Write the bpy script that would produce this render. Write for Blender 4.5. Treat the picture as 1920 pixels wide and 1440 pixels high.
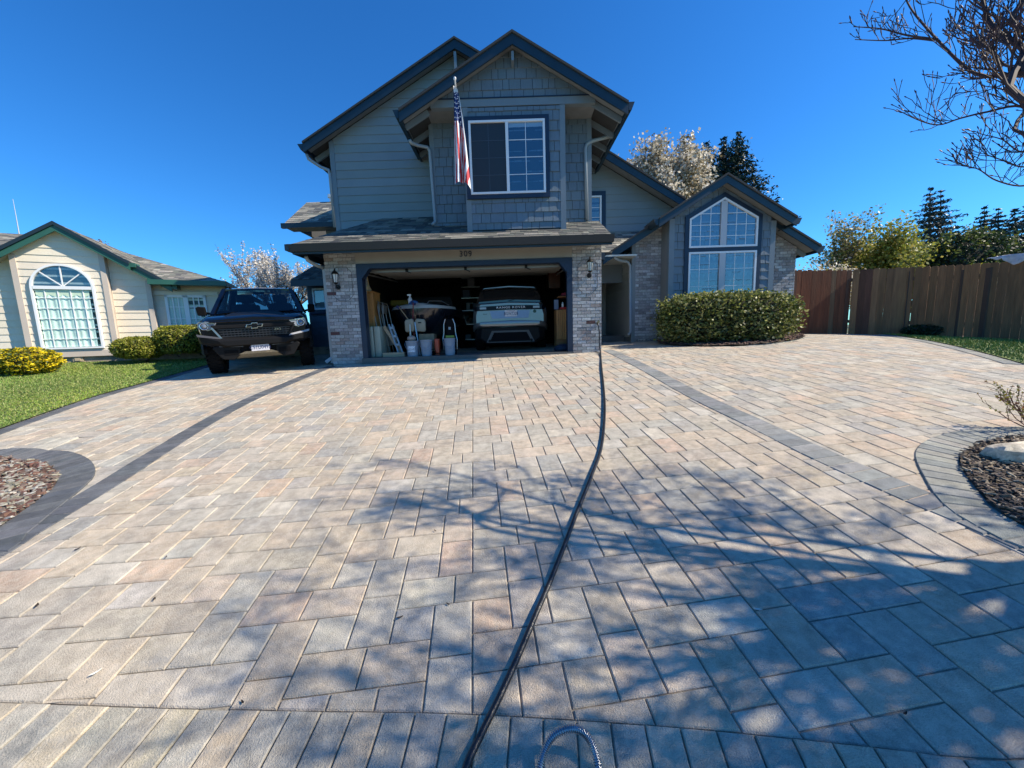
import bpy, math, random
from mathutils import Vector, Matrix
sc = bpy.context.scene
for o in list(bpy.data.objects): bpy.data.objects.remove(o)
rnd = random.Random(7)
COL = sc.collection

# ---------------------------------------------------------------- camera
F = 700.0; PITCH = math.radians(7.45); ROLL = math.radians(1.8); EYE = 1.6
cp, sp = math.cos(PITCH), math.sin(PITCH); cr, sr = math.cos(ROLL), math.sin(ROLL)
FWD = Vector((0, cp, -sp)); R0 = Vector((1, 0, 0)); U0 = Vector((0, sp, cp))
RT = R0 * cr - U0 * sr; UP = U0 * cr + R0 * sr
cam_d = bpy.data.cameras.new('camera'); cam = bpy.data.objects.new('camera', cam_d); COL.objects.link(cam)
cam_d.sensor_fit = 'HORIZONTAL'; cam_d.sensor_width = 36.0; cam_d.lens = 36.0 * F / 1920.0
cam_d.clip_start = 0.05; cam_d.clip_end = 2000
cam.matrix_world = Matrix(((RT.x, UP.x, -FWD.x, 0), (RT.y, UP.y, -FWD.y, 0), (RT.z, UP.z, -FWD.z, EYE), (0, 0, 0, 1)))
sc.camera = cam
CAM = Vector((0, 0, EYE))

# ---------------------------------------------------------------- light
SUN_TO = Vector((1.0, -0.07, 0.84)).normalized()
sun_d = bpy.data.lights.new('sun', 'SUN'); sun = bpy.data.objects.new('sun', sun_d); COL.objects.link(sun)
sun_d.energy = 5.0; sun_d.angle = math.radians(0.53); sun_d.color = (1.0, 0.90, 0.73)
sun.rotation_euler = (-SUN_TO).to_track_quat('-Z', 'Y').to_euler()
world = bpy.data.worlds.new('World'); sc.world = world; world.use_nodes = True
wn = world.node_tree.nodes; wl = world.node_tree.links
bg = wn['Background']
sky = wn.new('ShaderNodeTexSky'); sky.sky_type = 'NISHITA'; sky.sun_disc = False
sky.sun_elevation = math.asin(SUN_TO.z); sky.sun_rotation = math.atan2(SUN_TO.x, SUN_TO.y)
sky.altitude = 200; sky.air_density = 1.0; sky.dust_density = 0.2; sky.ozone_density = 3.0
hs = wn.new('ShaderNodeHueSaturation'); hs.inputs['Saturation'].default_value = 1.22; hs.inputs['Value'].default_value = 1.0
tn = wn.new('ShaderNodeVectorMath'); tn.operation = 'MULTIPLY'; tn.inputs[1].default_value = (.40, .92, 1.30)
wl.new(sky.outputs[0], hs.inputs['Color']); wl.new(hs.outputs[0], tn.inputs[0]); wl.new(tn.outputs[0], bg.inputs[0]); bg.inputs[1].default_value = 0.098
sc.view_settings.view_transform = 'Standard'; sc.view_settings.look = 'None'
sc.view_settings.gamma = 1.0; sc.view_settings.use_curve_mapping = False
sc.view_settings.exposure = 0.67
sc.cycles.max_bounces = 6; sc.cycles.transparent_max_bounces = 12

# ---------------------------------------------------------------- measuring helpers (surveyed points of the place)
def ray(px, py): return RT * ((px - 960) / F) + UP * ((720 - py) / F) + FWD
def at(px, py, Y):
    d = ray(px, py); t = Y / d.y; return Vector((t * d.x, Y, EYE + t * d.z))
def on_plane(px, py, p0, n):
    d = ray(px, py); t = (p0 - CAM).dot(n) / d.dot(n); return CAM + d * t
def lerp(pts, x):
    if x <= pts[0][0]: return pts[0][1]
    for (a, b), (c, d) in zip(pts, pts[1:]):
        if x <= c: return b + (d - b) * (x - a) / (c - a)
    return pts[-1][1]
CX = [(-40, .3), (-13, .14), (-10, .04), (-7.5, -.09), (-5, -.10), (0, 0), (3.5, .075), (6.5, .11), (8.5, .12), (10.5, .045), (11.5, -.04), (14, -.15), (40, -.2)]
def gprof(y):
    if y < 3: return .16 * y if y > -.2 else -.032
    if y < 9:
        t = y - 3; return .48 + .16 * t - .0075 * t * t
    if y < 13:
        t = y - 9; return 1.17 + .07 * t - .0075 * t * t
    return 1.33 + .01 * (min(y, 60) - 13)
def G(x, y):
    s = sum(lerp(CX, x + o) for o in (-1, -.5, 0, .5, 1)) / 5
    k = min(1, max(0, y / 5)) if abs(x) > 5 else 1
    return gprof(y) + s * k + .03 * min(x * x, 9) * math.exp(-max(y, 0) / 1.5)
def gp(px, py, off=0):
    d = ray(px, py); tt = .3; prev = .2
    while tt < 60:
        if EYE + tt * d.z < G(tt * d.x, tt * d.y) + off:
            lo, hi = prev, tt
            for _ in range(24):
                m = (lo + hi) / 2
                if EYE + m * d.z < G(m * d.x, m * d.y) + off: hi = m
                else: lo = m
            return (hi * d.x, hi * d.y)
        prev = tt; tt += .08
    return (60 * d.x, 60 * d.y)

# ---------------------------------------------------------------- materials
MATS = {}
def mat(name, col=(.5, .5, .5), rough=.6, metal=0., spec=.5, attr=False, noise=None, noise2=None, bump=None, coat=0., emis=None):
    if name in MATS: return MATS[name]
    m = bpy.data.materials.new(name); m.use_nodes = True; MATS[name] = m
    n = m.node_tree.nodes; l = m.node_tree.links; p = n['Principled BSDF']
    p.inputs['Roughness'].default_value = rough; p.inputs['Metallic'].default_value = metal
    p.inputs['Specular IOR Level'].default_value = spec; p.inputs['Coat Weight'].default_value = coat
    p.inputs['Coat Roughness'].default_value = .03
    tc = n.new('ShaderNodeTexCoord')
    if attr:
        a = n.new('ShaderNodeAttribute'); a.attribute_name = 'Col'; cur = a.outputs['Color']
    else:
        a = n.new('ShaderNodeRGB'); a.outputs[0].default_value = (*col, 1); cur = a.outputs[0]
    for nz in (noise, noise2):
        if not nz: continue
        t = n.new('ShaderNodeTexNoise'); t.inputs['Scale'].default_value = nz[0]; t.inputs['Detail'].default_value = 5
        mp = n.new('ShaderNodeMapping')
        if len(nz) > 2: mp.inputs['Scale'].default_value = nz[2]
        l.new(tc.outputs['Object'], mp.inputs[0]); l.new(mp.outputs[0], t.inputs['Vector'])
        mr = n.new('ShaderNodeMapRange'); mr.inputs[1].default_value = .3; mr.inputs[2].default_value = .7
        mr.inputs[3].default_value = 1 - nz[1]; mr.inputs[4].default_value = 1 + nz[1]
        l.new(t.outputs['Fac'], mr.inputs[0])
        mx = n.new('ShaderNodeVectorMath'); mx.operation = 'SCALE'; l.new(cur, mx.inputs[0]); l.new(mr.outputs[0], mx.inputs['Scale']); cur = mx.outputs[0]
    l.new(cur, p.inputs['Base Color'])
    if bump:
        t = n.new('ShaderNodeTexNoise'); t.inputs['Scale'].default_value = bump[0]; t.inputs['Detail'].default_value = 4
        mp = n.new('ShaderNodeMapping')
        if len(bump) > 2: mp.inputs['Scale'].default_value = bump[2]
        l.new(tc.outputs['Object'], mp.inputs[0]); l.new(mp.outputs[0], t.inputs['Vector'])
        b = n.new('ShaderNodeBump'); b.inputs['Strength'].default_value = bump[1]; b.inputs['Distance'].default_value = .01
        l.new(t.outputs['Fac'], b.inputs['Height']); l.new(b.outputs[0], p.inputs['Normal'])
    if emis:
        p.inputs['Emission Color'].default_value = (*emis[0], 1); p.inputs['Emission Strength'].default_value = emis[1]
    return m
def glass(name, tint, ior, rough=.0, trans=1.0):
    m = bpy.data.materials.new(name); m.use_nodes = True; MATS[name] = m
    n = m.node_tree.nodes; l = m.node_tree.links; n.remove(n['Principled BSDF'])
    t = n.new('ShaderNodeBsdfTransparent'); t.inputs[0].default_value = (*tint, 1)
    g = n.new('ShaderNodeBsdfGlossy'); g.inputs['Roughness'].default_value = rough
    nz = n.new('ShaderNodeTexNoise'); nz.inputs['Scale'].default_value = 2.2
    tc = n.new('ShaderNodeTexCoord'); l.new(tc.outputs['Object'], nz.inputs['Vector'])
    b = n.new('ShaderNodeBump'); b.inputs['Strength'].default_value = .05; b.inputs['Distance'].default_value = .02
    l.new(nz.outputs['Fac'], b.inputs['Height']); l.new(b.outputs[0], g.inputs['Normal'])
    f = n.new('ShaderNodeFresnel'); f.inputs[0].default_value = ior
    ge = n.new('ShaderNodeNewGeometry'); sb = n.new('ShaderNodeMath'); sb.operation = 'SUBTRACT'; sb.use_clamp = True; l.new(f.outputs[0], sb.inputs[0]); l.new(ge.outputs['Backfacing'], sb.inputs[1])
    mx = n.new('ShaderNodeMixShader'); l.new(sb.outputs[0], mx.inputs[0]); l.new(t.outputs[0], mx.inputs[1]); l.new(g.outputs[0], mx.inputs[2])
    l.new(mx.outputs[0], n['Material Output'].inputs[0]); return m

# ---------------------------------------------------------------- mesh builder
WHITE = (1, 1, 1)
class B:
    def __init__(s): s.v = []; s.f = []; s.c = []
    def add(s, vs, fs, col=WHITE):
        k = len(s.v); s.v += [tuple(p) for p in vs]; s.f += [tuple(i + k for i in f) for f in fs]; s.c += [col] * len(fs); return s
    def join(s, o):
        k = len(s.v); s.v += o.v; s.f += [tuple(i + k for i in f) for f in o.f]; s.c += o.c; return s
    def box(s, x0, x1, y0, y1, z0, z1, col=WHITE):
        return s.add([(x0, y0, z0), (x1, y0, z0), (x1, y1, z0), (x0, y1, z0), (x0, y0, z1), (x1, y0, z1), (x1, y1, z1), (x0, y1, z1)],
                     [(0, 3, 2, 1), (4, 5, 6, 7), (0, 1, 5, 4), (1, 2, 6, 5), (2, 3, 7, 6), (3, 0, 4, 7)], col)
    def bar(s, p, q, w, h, up=(0, 0, 1), col=WHITE):
        p = Vector(p); q = Vector(q); d = (q - p).normalized(); up = Vector(up)
        a = d.cross(up)
        if a.length < 1e-4: a = d.cross(Vector((1, 0, 0)))
        a.normalize(); b = a.cross(d).normalized(); a = a * (w / 2); b = b * (h / 2)
        vs = [p - a - b, p + a - b, p + a + b, p - a + b, q - a - b, q + a - b, q + a + b, q - a + b]
        return s.add(vs, [(0, 1, 2, 3), (7, 6, 5, 4), (0, 4, 5, 1), (1, 5, 6, 2), (2, 6, 7, 3), (3, 7, 4, 0)], col)
    def tube(s, pts, r, n=8, col=WHITE, caps=True, squash=1.0):
        pts = [Vector(p) for p in pts]; m = len(pts)
        rs = r if isinstance(r, (list, tuple)) else [r] * m
        t0 = (pts[1] - pts[0]).normalized(); ref = Vector((0, 0, 1)) if abs(t0.z) < .9 else Vector((1, 0, 0))
        u = t0.cross(ref).normalized(); vs = []
        for i, p in enumerate(pts):
            t = (pts[min(i + 1, m - 1)] - pts[max(i - 1, 0)]).normalized()
            u = (u - t * u.dot(t)).normalized(); w = t.cross(u)
            for k in range(n):
                a = 2 * math.pi * k / n; vs.append(p + (u * math.cos(a) + w * math.sin(a) * squash) * rs[i])
        fs = [(i * n + k, i * n + (k + 1) % n, (i + 1) * n + (k + 1) % n, (i + 1) * n + k) for i in range(m - 1) for k in range(n)]
        if caps: fs += [tuple(range(n - 1, -1, -1)), tuple((m - 1) * n + k for k in range(n))]
        return s.add(vs, fs, col)
    def prism(s, poly, fn, t0, t1, col=WHITE):
        n = len(poly); vs = [fn(a, b, t0) for a, b in poly] + [fn(a, b, t1) for a, b in poly]
        return s.add(vs, [tuple(range(n)), tuple(range(2 * n - 1, n - 1, -1))] + [(i, n + i, n + (i + 1) % n, (i + 1) % n) for i in range(n)], col)
    def xz(s, poly, y0, y1, col=WHITE): return s.prism(poly, lambda a, b, t: (a, t, b), y0, y1, col)
    def lathe(s, prof, c=(0, 0, 0), n=20, axis='z', col=WHITE, caps=True):
        vs = []
        for r, h in prof:
            for k in range(n):
                a = 2 * math.pi * k / n; x, y = r * math.cos(a), r * math.sin(a)
                vs.append({'z': (c[0] + x, c[1] + y, c[2] + h), 'y': (c[0] + x, c[1] + h, c[2] + y), 'x': (c[0] + h, c[1] + x, c[2] + y)}[axis])
        m = len(prof); fs = [(i * n + k, i * n + (k + 1) % n, (i + 1) * n + (k + 1) % n, (i + 1) * n + k) for i in range(m - 1) for k in range(n)]
        if caps: fs += [tuple(range(n - 1, -1, -1)), tuple((m - 1) * n + k for k in range(n))]
        return s.add(vs, fs, col)
    def loft(s, rings, col=WHITE, caps=True, closed=True):
        n = len(rings[0]); vs = [p for r in rings for p in r]; m = len(rings)
        fs = [(i * n + k, i * n + (k + 1) % n, (i + 1) * n + (k + 1) % n, (i + 1) * n + k) for i in range(m - 1) for k in range(n if closed else n - 1)]
        if caps: fs += [tuple(range(n - 1, -1, -1)), tuple((m - 1) * n + k for k in range(n))]
        return s.add(vs, fs, col)
    def rbox(s, x0, x1, y0, y1, z0, z1, r, col=WHITE):   # box with chamfered vertical edges and top rim
        def ring(z, i):
            a, b, c, d = x0 + i, x1 - i, y0 + i, y1 - i
            return [(a + r, c, z), (b - r, c, z), (b, c + r, z), (b, d - r, z), (b - r, d, z), (a + r, d, z), (a, d - r, z), (a, c + r, z)]
        return s.loft([ring(z0, r * .5), ring(z0 + r * .6, 0), ring(z1 - r * .6, 0), ring(z1, r * .5)], col)
    def mesh(s, name, mt, smooth=False):
        me = bpy.data.meshes.new(name); me.from_pydata(s.v, [], s.f)
        ca = me.color_attributes.new('Col', 'FLOAT_COLOR', 'CORNER'); buf = []
        for f, c in zip(s.f, s.c): buf += [c[0], c[1], c[2], 1.0] * len(f)
        if len(buf) == 4 * len(me.loops): ca.data.foreach_set('color', buf)
        me.materials.append(mt)
        if smooth: me.polygons.foreach_set('use_smooth', [True] * len(me.polygons))
        return me
WORLDROOT = set()
def link(name, me, parent=None, kind=None, label=None):
    o = bpy.data.objects.new(name, me); COL.objects.link(o)
    if parent is not None:
        o.parent = parent
        if parent.name in WORLDROOT: o.location = -parent.location
    if kind: o['kind'] = kind
    if label: o['label'] = label
    return o
def obj(name, b, mt, parent=None, smooth=False, kind=None, label=None, bevel=0, seg=2, sub=0, autosm=None):
    me = b.mesh(name, mt, smooth or bevel > 0 and smooth)
    o = link(name, me, parent, kind, label)
    if bevel:
        md = o.modifiers.new('bevel', 'BEVEL'); md.width = bevel; md.segments = seg; md.limit_method = 'ANGLE'; md.angle_limit = math.radians(35)
    if sub:
        md = o.modifiers.new('sub', 'SUBSURF'); md.levels = sub; md.render_levels = sub
    if autosm: me.set_sharp_from_angle(angle=math.radians(autosm))
    return o
def thing(name, label, cat, loc=(0, 0, 0), rz=0, group=None, world=True):
    o = bpy.data.objects.new(name, None); COL.objects.link(o); o.location = loc; o.rotation_euler = (0, 0, rz)
    o.empty_display_size = .2; o['label'] = label; o['category'] = cat
    if group: o['group'] = group
    if world: WORLDROOT.add(o.name)
    return o
def tag(o, label, cat, group=None):
    o['label'] = label; o['category'] = cat
    if group: o['group'] = group
    return o
def pieces(name, lst, mt, parent, limit=300, rest=None, smooth=False):
    """separate objects for the pieces that show largest, the remainder joined"""
    def score(b):
        n = len(b.v); c = Vector((sum(p[0] for p in b.v) / n, sum(p[1] for p in b.v) / n, sum(p[2] for p in b.v) / n))
        xs = [p[0] for p in b.v]; ys = [p[1] for p in b.v]; zs = [p[2] for p in b.v]
        a = (max(xs) - min(xs) + .01) * (max(ys) - min(ys) + max(zs) - min(zs) + .01); d = (c - CAM)
        vis = 1
        if d.y < .3 or abs(d.x / max(d.y, .01)) > 1.5: vis = .01
        return -a * vis / d.length_squared
    lst = sorted(lst, key=score); out = []
    for b in lst[:limit]: out.append(link(name, b.mesh(name, mt, smooth), parent))
    if len(lst) > limit:
        r = B()
        for b in lst[limit:]: r.join(b)
        link(rest or name + '_rest', r.mesh(rest or name, mt, smooth), parent, 'stuff')
    return out
def clip(poly, a, b, c):   # keep a*x+b*y<=c
    out = []
    for i, p in enumerate(poly):
        q = poly[(i + 1) % len(poly)]; dp = a * p[0] + b * p[1] - c; dq = a * q[0] + b * q[1] - c
        if dp <= 0: out.append(p)
        if (dp < 0 < dq) or (dq < 0 < dp):
            t = dp / (dp - dq); out.append((p[0] + (q[0] - p[0]) * t, p[1] + (q[1] - p[1]) * t))
    return out
def cliprect(poly, u0, u1, v0, v1):
    for h in ((-1, 0, -u0), (1, 0, u1), (0, -1, -v0), (0, 1, v1)):
        poly = clip(poly, *h)
        if len(poly) < 3: return None
    u = [p[0] for p in poly]; v = [p[1] for p in poly]
    ar = abs(sum(poly[i][0] * poly[(i + 1) % len(poly)][1] - poly[(i + 1) % len(poly)][0] * poly[i][1] for i in range(len(poly)))) / 2
    return poly if ar > 2e-4 else None
def inside(p, poly):
    x, y = p; c = False
    for i in range(len(poly)):
        x1, y1 = poly[i - 1]; x2, y2 = poly[i]
        if (y1 > y) != (y2 > y) and x < (x2 - x1) * (y - y1) / (y2 - y1) + x1: c = not c
    return c
def vary(c, a, r=rnd):
    k = 1 + r.uniform(-a, a); return (c[0] * k * (1 + r.uniform(-.03, .03)), c[1] * k, c[2] * k * (1 + r.uniform(-.03, .03)))

# ================================================================ GROUND AND DRIVEWAY
M_paver = mat('paver_concrete', attr=True, rough=.88, spec=.25, noise=(11, .22), noise2=(240, .26), bump=(190, .7))
def blotch(m, c, scale, amt):
    """second pigment blended through the concrete mix"""
    n = m.node_tree.nodes; l = m.node_tree.links; p = n['Principled BSDF']; src = p.inputs['Base Color'].links[0].from_socket
    tc = n.new('ShaderNodeTexCoord'); t = n.new('ShaderNodeTexNoise'); t.inputs['Scale'].default_value = scale; t.inputs['Detail'].default_value = 3
    l.new(tc.outputs['Object'], t.inputs['Vector']); mr = n.new('ShaderNodeMapRange'); mr.inputs[1].default_value = .45; mr.inputs[2].default_value = .72; mr.inputs[4].default_value = amt
    l.new(t.outputs['Fac'], mr.inputs[0]); mx = n.new('ShaderNodeMix'); mx.data_type = 'RGBA'; mx.inputs['B'].default_value = (*c, 1)
    l.new(mr.outputs[0], mx.inputs['Factor']); l.new(src, mx.inputs['A']); l.new(mx.outputs['Result'], p.inputs['Base Color'])
blotch(M_paver, (.31, .295, .26), 4.5, .6); blotch(M_paver, (.55, .46, .35), 2.6, .4); blotch(M_paver, (.25, .22, .18), 14, .45); blotch(M_paver, (.60, .54, .44), 31, .38)
M_band = mat('charcoal_paver_concrete', attr=True, rough=.88, spec=.25, noise=(12, .18), noise2=(240, .25), bump=(190, .7))
M_sand = mat('joint_sand', (.36, .32, .25), .95, noise=(60, .3), bump=(200, .5))
M_soil = mat('garden_soil', (.075, .058, .042), .95, noise=(14, .5), bump=(40, 1.0))
M_bark = mat('bark_chips', attr=True, rough=.9, noise=(90, .35))
M_turf = mat('turf', (.11, .15, .035), .9, noise=(3, .35), noise2=(50, .4), bump=(90, .8))
M_blade = mat('grass_blades', attr=True, rough=.55, spec=.3)
M_conc = mat('street_concrete', (.27, .255, .225), .9, noise=(5, .2), noise2=(160, .35), bump=(150, .6))

def sheet(name, poly, step, off, mt, parent=None, kind='structure', jitter=0):
    xs = [p[0] for p in poly]; ys = [p[1] for p in poly]; b = B()
    # triangulated fan of clipped grid cells following the ground
    x = min(xs)
    while x < max(xs):
        y = min(ys)
        while y < max(ys):
            c = cliprect(poly, x, x + step, y, y + step)
            if c: b.add([(p[0], p[1], G(*p) + off + (rnd.uniform(-jitter, jitter) if jitter else 0)) for p in c], [tuple(range(len(c)))])
            y += step
        x += step
    return b
# wide ground sheet reaching the horizon
b = B(); gx = [-600, -200, -80, -40] + [-30 + i for i in range(61)] + [40, 80, 200, 600]
gy = [-60, -20, -8, -4, -2] + [-1 + .5 * i for i in range(40)] + [20 + 2 * i for i in range(6)] + [40, 80, 200, 700]
vs = [(x, y, G(x, y) - .12) for y in gy for x in gx]; n = len(gx)
b.add(vs, [(j * n + i, j * n + i + 1, (j + 1) * n + i + 1, (j + 1) * n + i) for j in range(len(gy) - 1) for i in range(n - 1)])
obj('ground', b, mat('far_ground', (.06, .075, .03), .95, noise=(.6, .3), bump=(20, .6)), kind='structure', smooth=True)

def curve(pts, n=6):
    """smooth closed/open point list by Catmull-Rom"""
    out = []
    for i in range(len(pts) - 1):
        p0 = pts[max(i - 1, 0)]; p1 = pts[i]; p2 = pts[i + 1]; p3 = pts[min(i + 2, len(pts) - 1)]
        for k in range(n):
            t = k / n
            out.append(tuple(.5 * ((2 * p1[j]) + (-p0[j] + p2[j]) * t + (2 * p0[j] - 5 * p1[j] + 4 * p2[j] - p3[j]) * t * t + (-p0[j] + 3 * p1[j] - 3 * p2[j] + p3[j]) * t ** 3) for j in range(len(p1))))
    out.append(pts[-1]); return out
def P(*l): return [gp(*p) for p in l]
# surveyed edges
lawn_edge = [(-5.2, 1.9), (-5.9, 3.4)] + P((0, 806), (96, 772), (193, 740), (284, 715), (385, 686)) + [(-8.3, 11.0)]
bedL_out = [(-5.6, 3.5)] + P((0, 844), (66, 842), (128, 847), (164, 859), (179, 876), (176, 896), (150, 921), (100, 962), (50, 1003), (0, 1043)) + [(-3.6, 1.6)]
bandL = P((632, 686), (560, 715), (480, 750), (405, 791), (325, 842), (250, 892), (190, 930), (73, 1001), (0, 1048)) + [(-3.15, 1.4)]
bandR = P((1129, 657), (1205, 696), (1283, 741), (1410, 804), (1500, 850), (1607, 900), (1700, 942), (1778, 974), (1860, 1011), (1920, 1038)) + [(2.66, 1.25)]
bedR_out = [(4.9, 3.35)] + P((1920, 800), (1880, 802), (1826, 805), (1766, 815), (1732, 829), (1715, 847), (1717, 868), (1732, 898), (1754, 934), (1790, 966), (1850, 1000), (1920, 1031)) + [(2.9, 1.2), (3.2, .4)]
bedC = [(3.3, 10.1)] + P((1228, 640), (1245, 647), (1320, 650), (1400, 648), (1470, 642), (1507, 634), (1500, 628)) + [(7.7, 10.15)]
lawnR = P((1920, 684), (1860, 667), (1800, 652), (1750, 641), (1700, 633), (1650, 627)) 
apron_top = [(-5.2, 1.75), (-3.4, 1.36)] + P((0, 1315), (320, 1327), (640, 1333), (889, 1338), (1280, 1363), (1662, 1401), (1920, 1422)) + [(2.6, 1.02), (4, 1.1)]
apron_top = curve(apron_top, 4)
def offset(pl, d):
    out = []
    for i, p in enumerate(pl):
        a = pl[max(i - 1, 0)]; c = pl[min(i + 1, len(pl) - 1)]; t = Vector((c[0] - a[0], c[1] - a[1]))
        if t.length < 1e-6: out.append(p); continue
        t.normalize(); out.append((p[0] - t.y * d, p[1] + t.x * d))
    return out
apron_bot = offset(apron_top, -.215)
def apy(x): return lerp(sorted(apron_top), x)

drive = thing('driveway', 'x', 'x'); del drive['label']; del drive['category']; drive['kind'] = 'structure'
base = sheet('sand', [(-11, .5), (12, .5), (14, 11.5), (-11, 11.5)], .5, -.011, M_sand)
obj('joint_sand', base, M_sand, drive, smooth=True)

PAL = [((.50, .41, .31), 6), ((.46, .375, .28), 4), ((.51, .38, .28), 2.0), ((.45, .39, .31), 5), ((.385, .355, .305), 3.5), ((.325, .315, .29), 1.4), ((.53, .475, .385), 2.4), ((.46, .43, .365), 2.5)]
PAL = [(tuple(v * 1.0 for v in c), w) for c, w in PAL]
def palpick():
    t = rnd.uniform(0, sum(w for _, w in PAL))
    for c, w in PAL:
        t -= w
        if t <= 0: return vary(c, .07)
    return PAL[0][0]
def paver(poly, top, col, gap=.0028, ch=.0048, detail=True):
    """one stone: convex polygon in plan, sits on the ground"""
    cx = sum(p[0] for p in poly) / len(poly); cy = sum(p[1] for p in poly) / len(poly)
    def inset(d):
        r = []
        for i, p in enumerate(poly):
            a = poly[i - 1]; c = poly[(i + 1) % len(poly)]
            e1 = Vector((p[0] - a[0], p[1] - a[1])); e2 = Vector((c[0] - p[0], c[1] - p[1]))
            if e1.length < 1e-6 or e2.length < 1e-6: r.append(p); continue
            e1.normalize(); e2.normalize(); n = Vector((-(e1.y + e2.y), e1.x + e2.x))
            if n.length < 1e-6: r.append(p); continue
            n.normalize(); k = max(.5, abs(n.x * -e1.y + n.y * e1.x)); s = d / k
            q = (p[0] + n.x * s, p[1] + n.y * s); r.append(q)
        return r
    area = sum(poly[i - 1][0] * poly[i][1] - poly[i][0] * poly[i - 1][1] for i in range(len(poly)))
    if area < 0: poly = poly[::-1]
    o = inset(gap); i_ = inset(gap + ch); z0 = rnd.uniform(-.0012, .0012); tx = rnd.uniform(-.006, .006); ty = rnd.uniform(-.006, .006)
    def z(p, h): return G(*p) + top + h + z0 + (p[0] - cx) * tx + (p[1] - cy) * ty
    n = len(poly); b = B()
    vs = [(*p, z(p, -.03)) for p in o] + [(*p, z(p, -.005)) for p in o] + [(*p, z(p, 0)) for p in i_]
    fs = [tuple(2 * n + k for k in range(n))]
    for r in range(2): fs += [(r * n + k, r * n + (k + 1) % n, (r + 1) * n + (k + 1) % n, (r + 1) * n + k) for k in range(n)]
    b.add(vs, fs, col); return b
YAW = math.radians(5.3); cu, su = math.cos(YAW), math.sin(YAW); cw = .188; cd = .181
def uv2xy(u, v): return (-.19 + u * cu - v * su, 1.24 + u * su + v * cu)
def fence_y(x): return 10.9 if x < 8 else 10.9 - (x - 8) * .77
bedL_poly = curve(bedL_out, 3) + [(-6, 1.0)]
bedR_poly = curve(bedR_out, 3) + [(6, .4), (6, 3.4)]
lawn_poly = curve(lawn_edge, 3) + [(-20, 11), (-20, 2)]
bedC_poly = curve(bedC, 3)
def ok(p):
    x, y = p
    if y < apy(x) - .12: return False
    if x < -10.5 or x > 13: return False
    if y > 8.5 and -4.0 < x < 2.02: return False
    if 2.0 <= x < 3.3 and y > 10.6: return False
    if 3.2 <= x and y > fence_y(x) + .15: return False
    if 3.3 < x < 7.6 and y > 10.1: return False
    if x < -4 and y > 11: return False
    if inside(p, bedL_shrunk) or inside(p, bedR_shrunk) or inside(p, lawn_shrunk) or inside(p, bedC_poly): return False
    return True
bedL_shrunk = offset(curve(bedL_out, 3), -.22) + [(-6, 1.0)]
bedR_shrunk = offset(curve(bedR_out, 3), .22) + [(6, .4), (6, 3.4)]
lawn_shrunk = offset(curve(lawn_edge, 3), .2) + [(-20, 11), (-20, 2)]
field = []
PER = 4 * cd
def rect(u0, u1, v0, v1):
    m = uv2xy((u0 + u1) / 2, (v0 + v1) / 2)
    if not ok(m): return
    poly = [uv2xy(u0, v0), uv2xy(u1, v0), uv2xy(u1, v1), uv2xy(u0, v1)]
    # trim along the apron line
    if m[1] < apy(m[0]) + .35:
        x0 = min(p[0] for p in poly); x1 = max(p[0] for p in poly)
        ya, yb = apy(x0), apy(x1); dx = x1 - x0; a = (yb - ya) / dx
        poly = clip(poly, a, -1, a * x0 - ya)
        if len(poly) < 3: return
        ar = abs(sum(poly[i - 1][0] * poly[i][1] - poly[i][0] * poly[i - 1][1] for i in range(len(poly)))) / 2
        if ar < .003: return
    if 8.2 < m[1] and -3.9 < m[0] < 2.0:
        poly = clip(poly, 0, 1, 8.42)
        if len(poly) < 3: return
    field.append(paver(poly, 0, palpick()))
V0 = .50
for g in range(-26, 34):                       # interlocking groups: two stretchers over three columns, stepping by half a period
    u0 = 2 * g * cw
    for kr in range(-3, 18):
        v0 = V0 + kr * PER + (PER / 2 if g % 2 == 0 else 0)
        rect(u0, u0 + 1.5 * cw, v0, v0 + cd); rect(u0 + 1.5 * cw, u0 + 3 * cw, v0, v0 + cd)
        rect(u0 + cw, u0 + 2 * cw, v0 + cd, v0 + 2.5 * cd); rect(u0 + cw, u0 + 2 * cw, v0 + 2.5 * cd, v0 + PER)
        rect(u0, u0 + cw, v0 + cd, v0 + 2 * cd); rect(u0 + 2 * cw, u0 + 3 * cw, v0 + cd, v0 + 2 * cd)
pieces('paver', field, M_paver, drive, 300, 'paver_field')

def ribbon(pl, width, pitch, top, colf, side=1, along=False):
    """stones laid across a strip that follows a line"""
    pts = curve(pl, 8); L = [0]
    for a, b_ in zip(pts, pts[1:]): L.append(L[-1] + math.hypot(b_[0] - a[0], b_[1] - a[1]))
    def pos(s):
        s = min(max(s, 0), L[-1] - 1e-6)
        for i in range(len(L) - 1):
            if L[i + 1] >= s:
                t = (s - L[i]) / max(L[i + 1] - L[i], 1e-9); a, b_ = pts[i], pts[i + 1]
                d = Vector((b_[0] - a[0], b_[1] - a[1])).normalized()
                return (a[0] + (b_[0] - a[0]) * t, a[1] + (b_[1] - a[1]) * t), d
    def nrm(s):
        d = Vector((0, 0))
        for e in (-.12, -.04, .04, .12): d += pos(s + e)[1]
        d.normalize(); return Vector((-d.y, d.x)) * side
    out = []; s = 0
    while s < L[-1] - pitch * .5:
        e = min(s + pitch, L[-1]); a, _ = pos(s); c, _ = pos(e); na, nc = nrm(s), nrm(e)
        poly = [a, c, (c[0] + nc.x * width, c[1] + nc.y * width), (a[0] + na.x * width, a[1] + na.y * width)]
        out.append(paver(poly, top, colf())); s += pitch
    return out
char = lambda: vary(rnd.choice([(.115, .122, .132), (.135, .14, .147), (.10, .107, .118)]), .1)
greyb = lambda: vary(rnd.choice([(.29, .285, .25), (.33, .32, .275), (.25, .255, .235)]), .08)
def grad(x): return char() if x < 0 else greyb()
border = []
border += ribbon(bandL, .225, .12, .006, char, -1)
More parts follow.
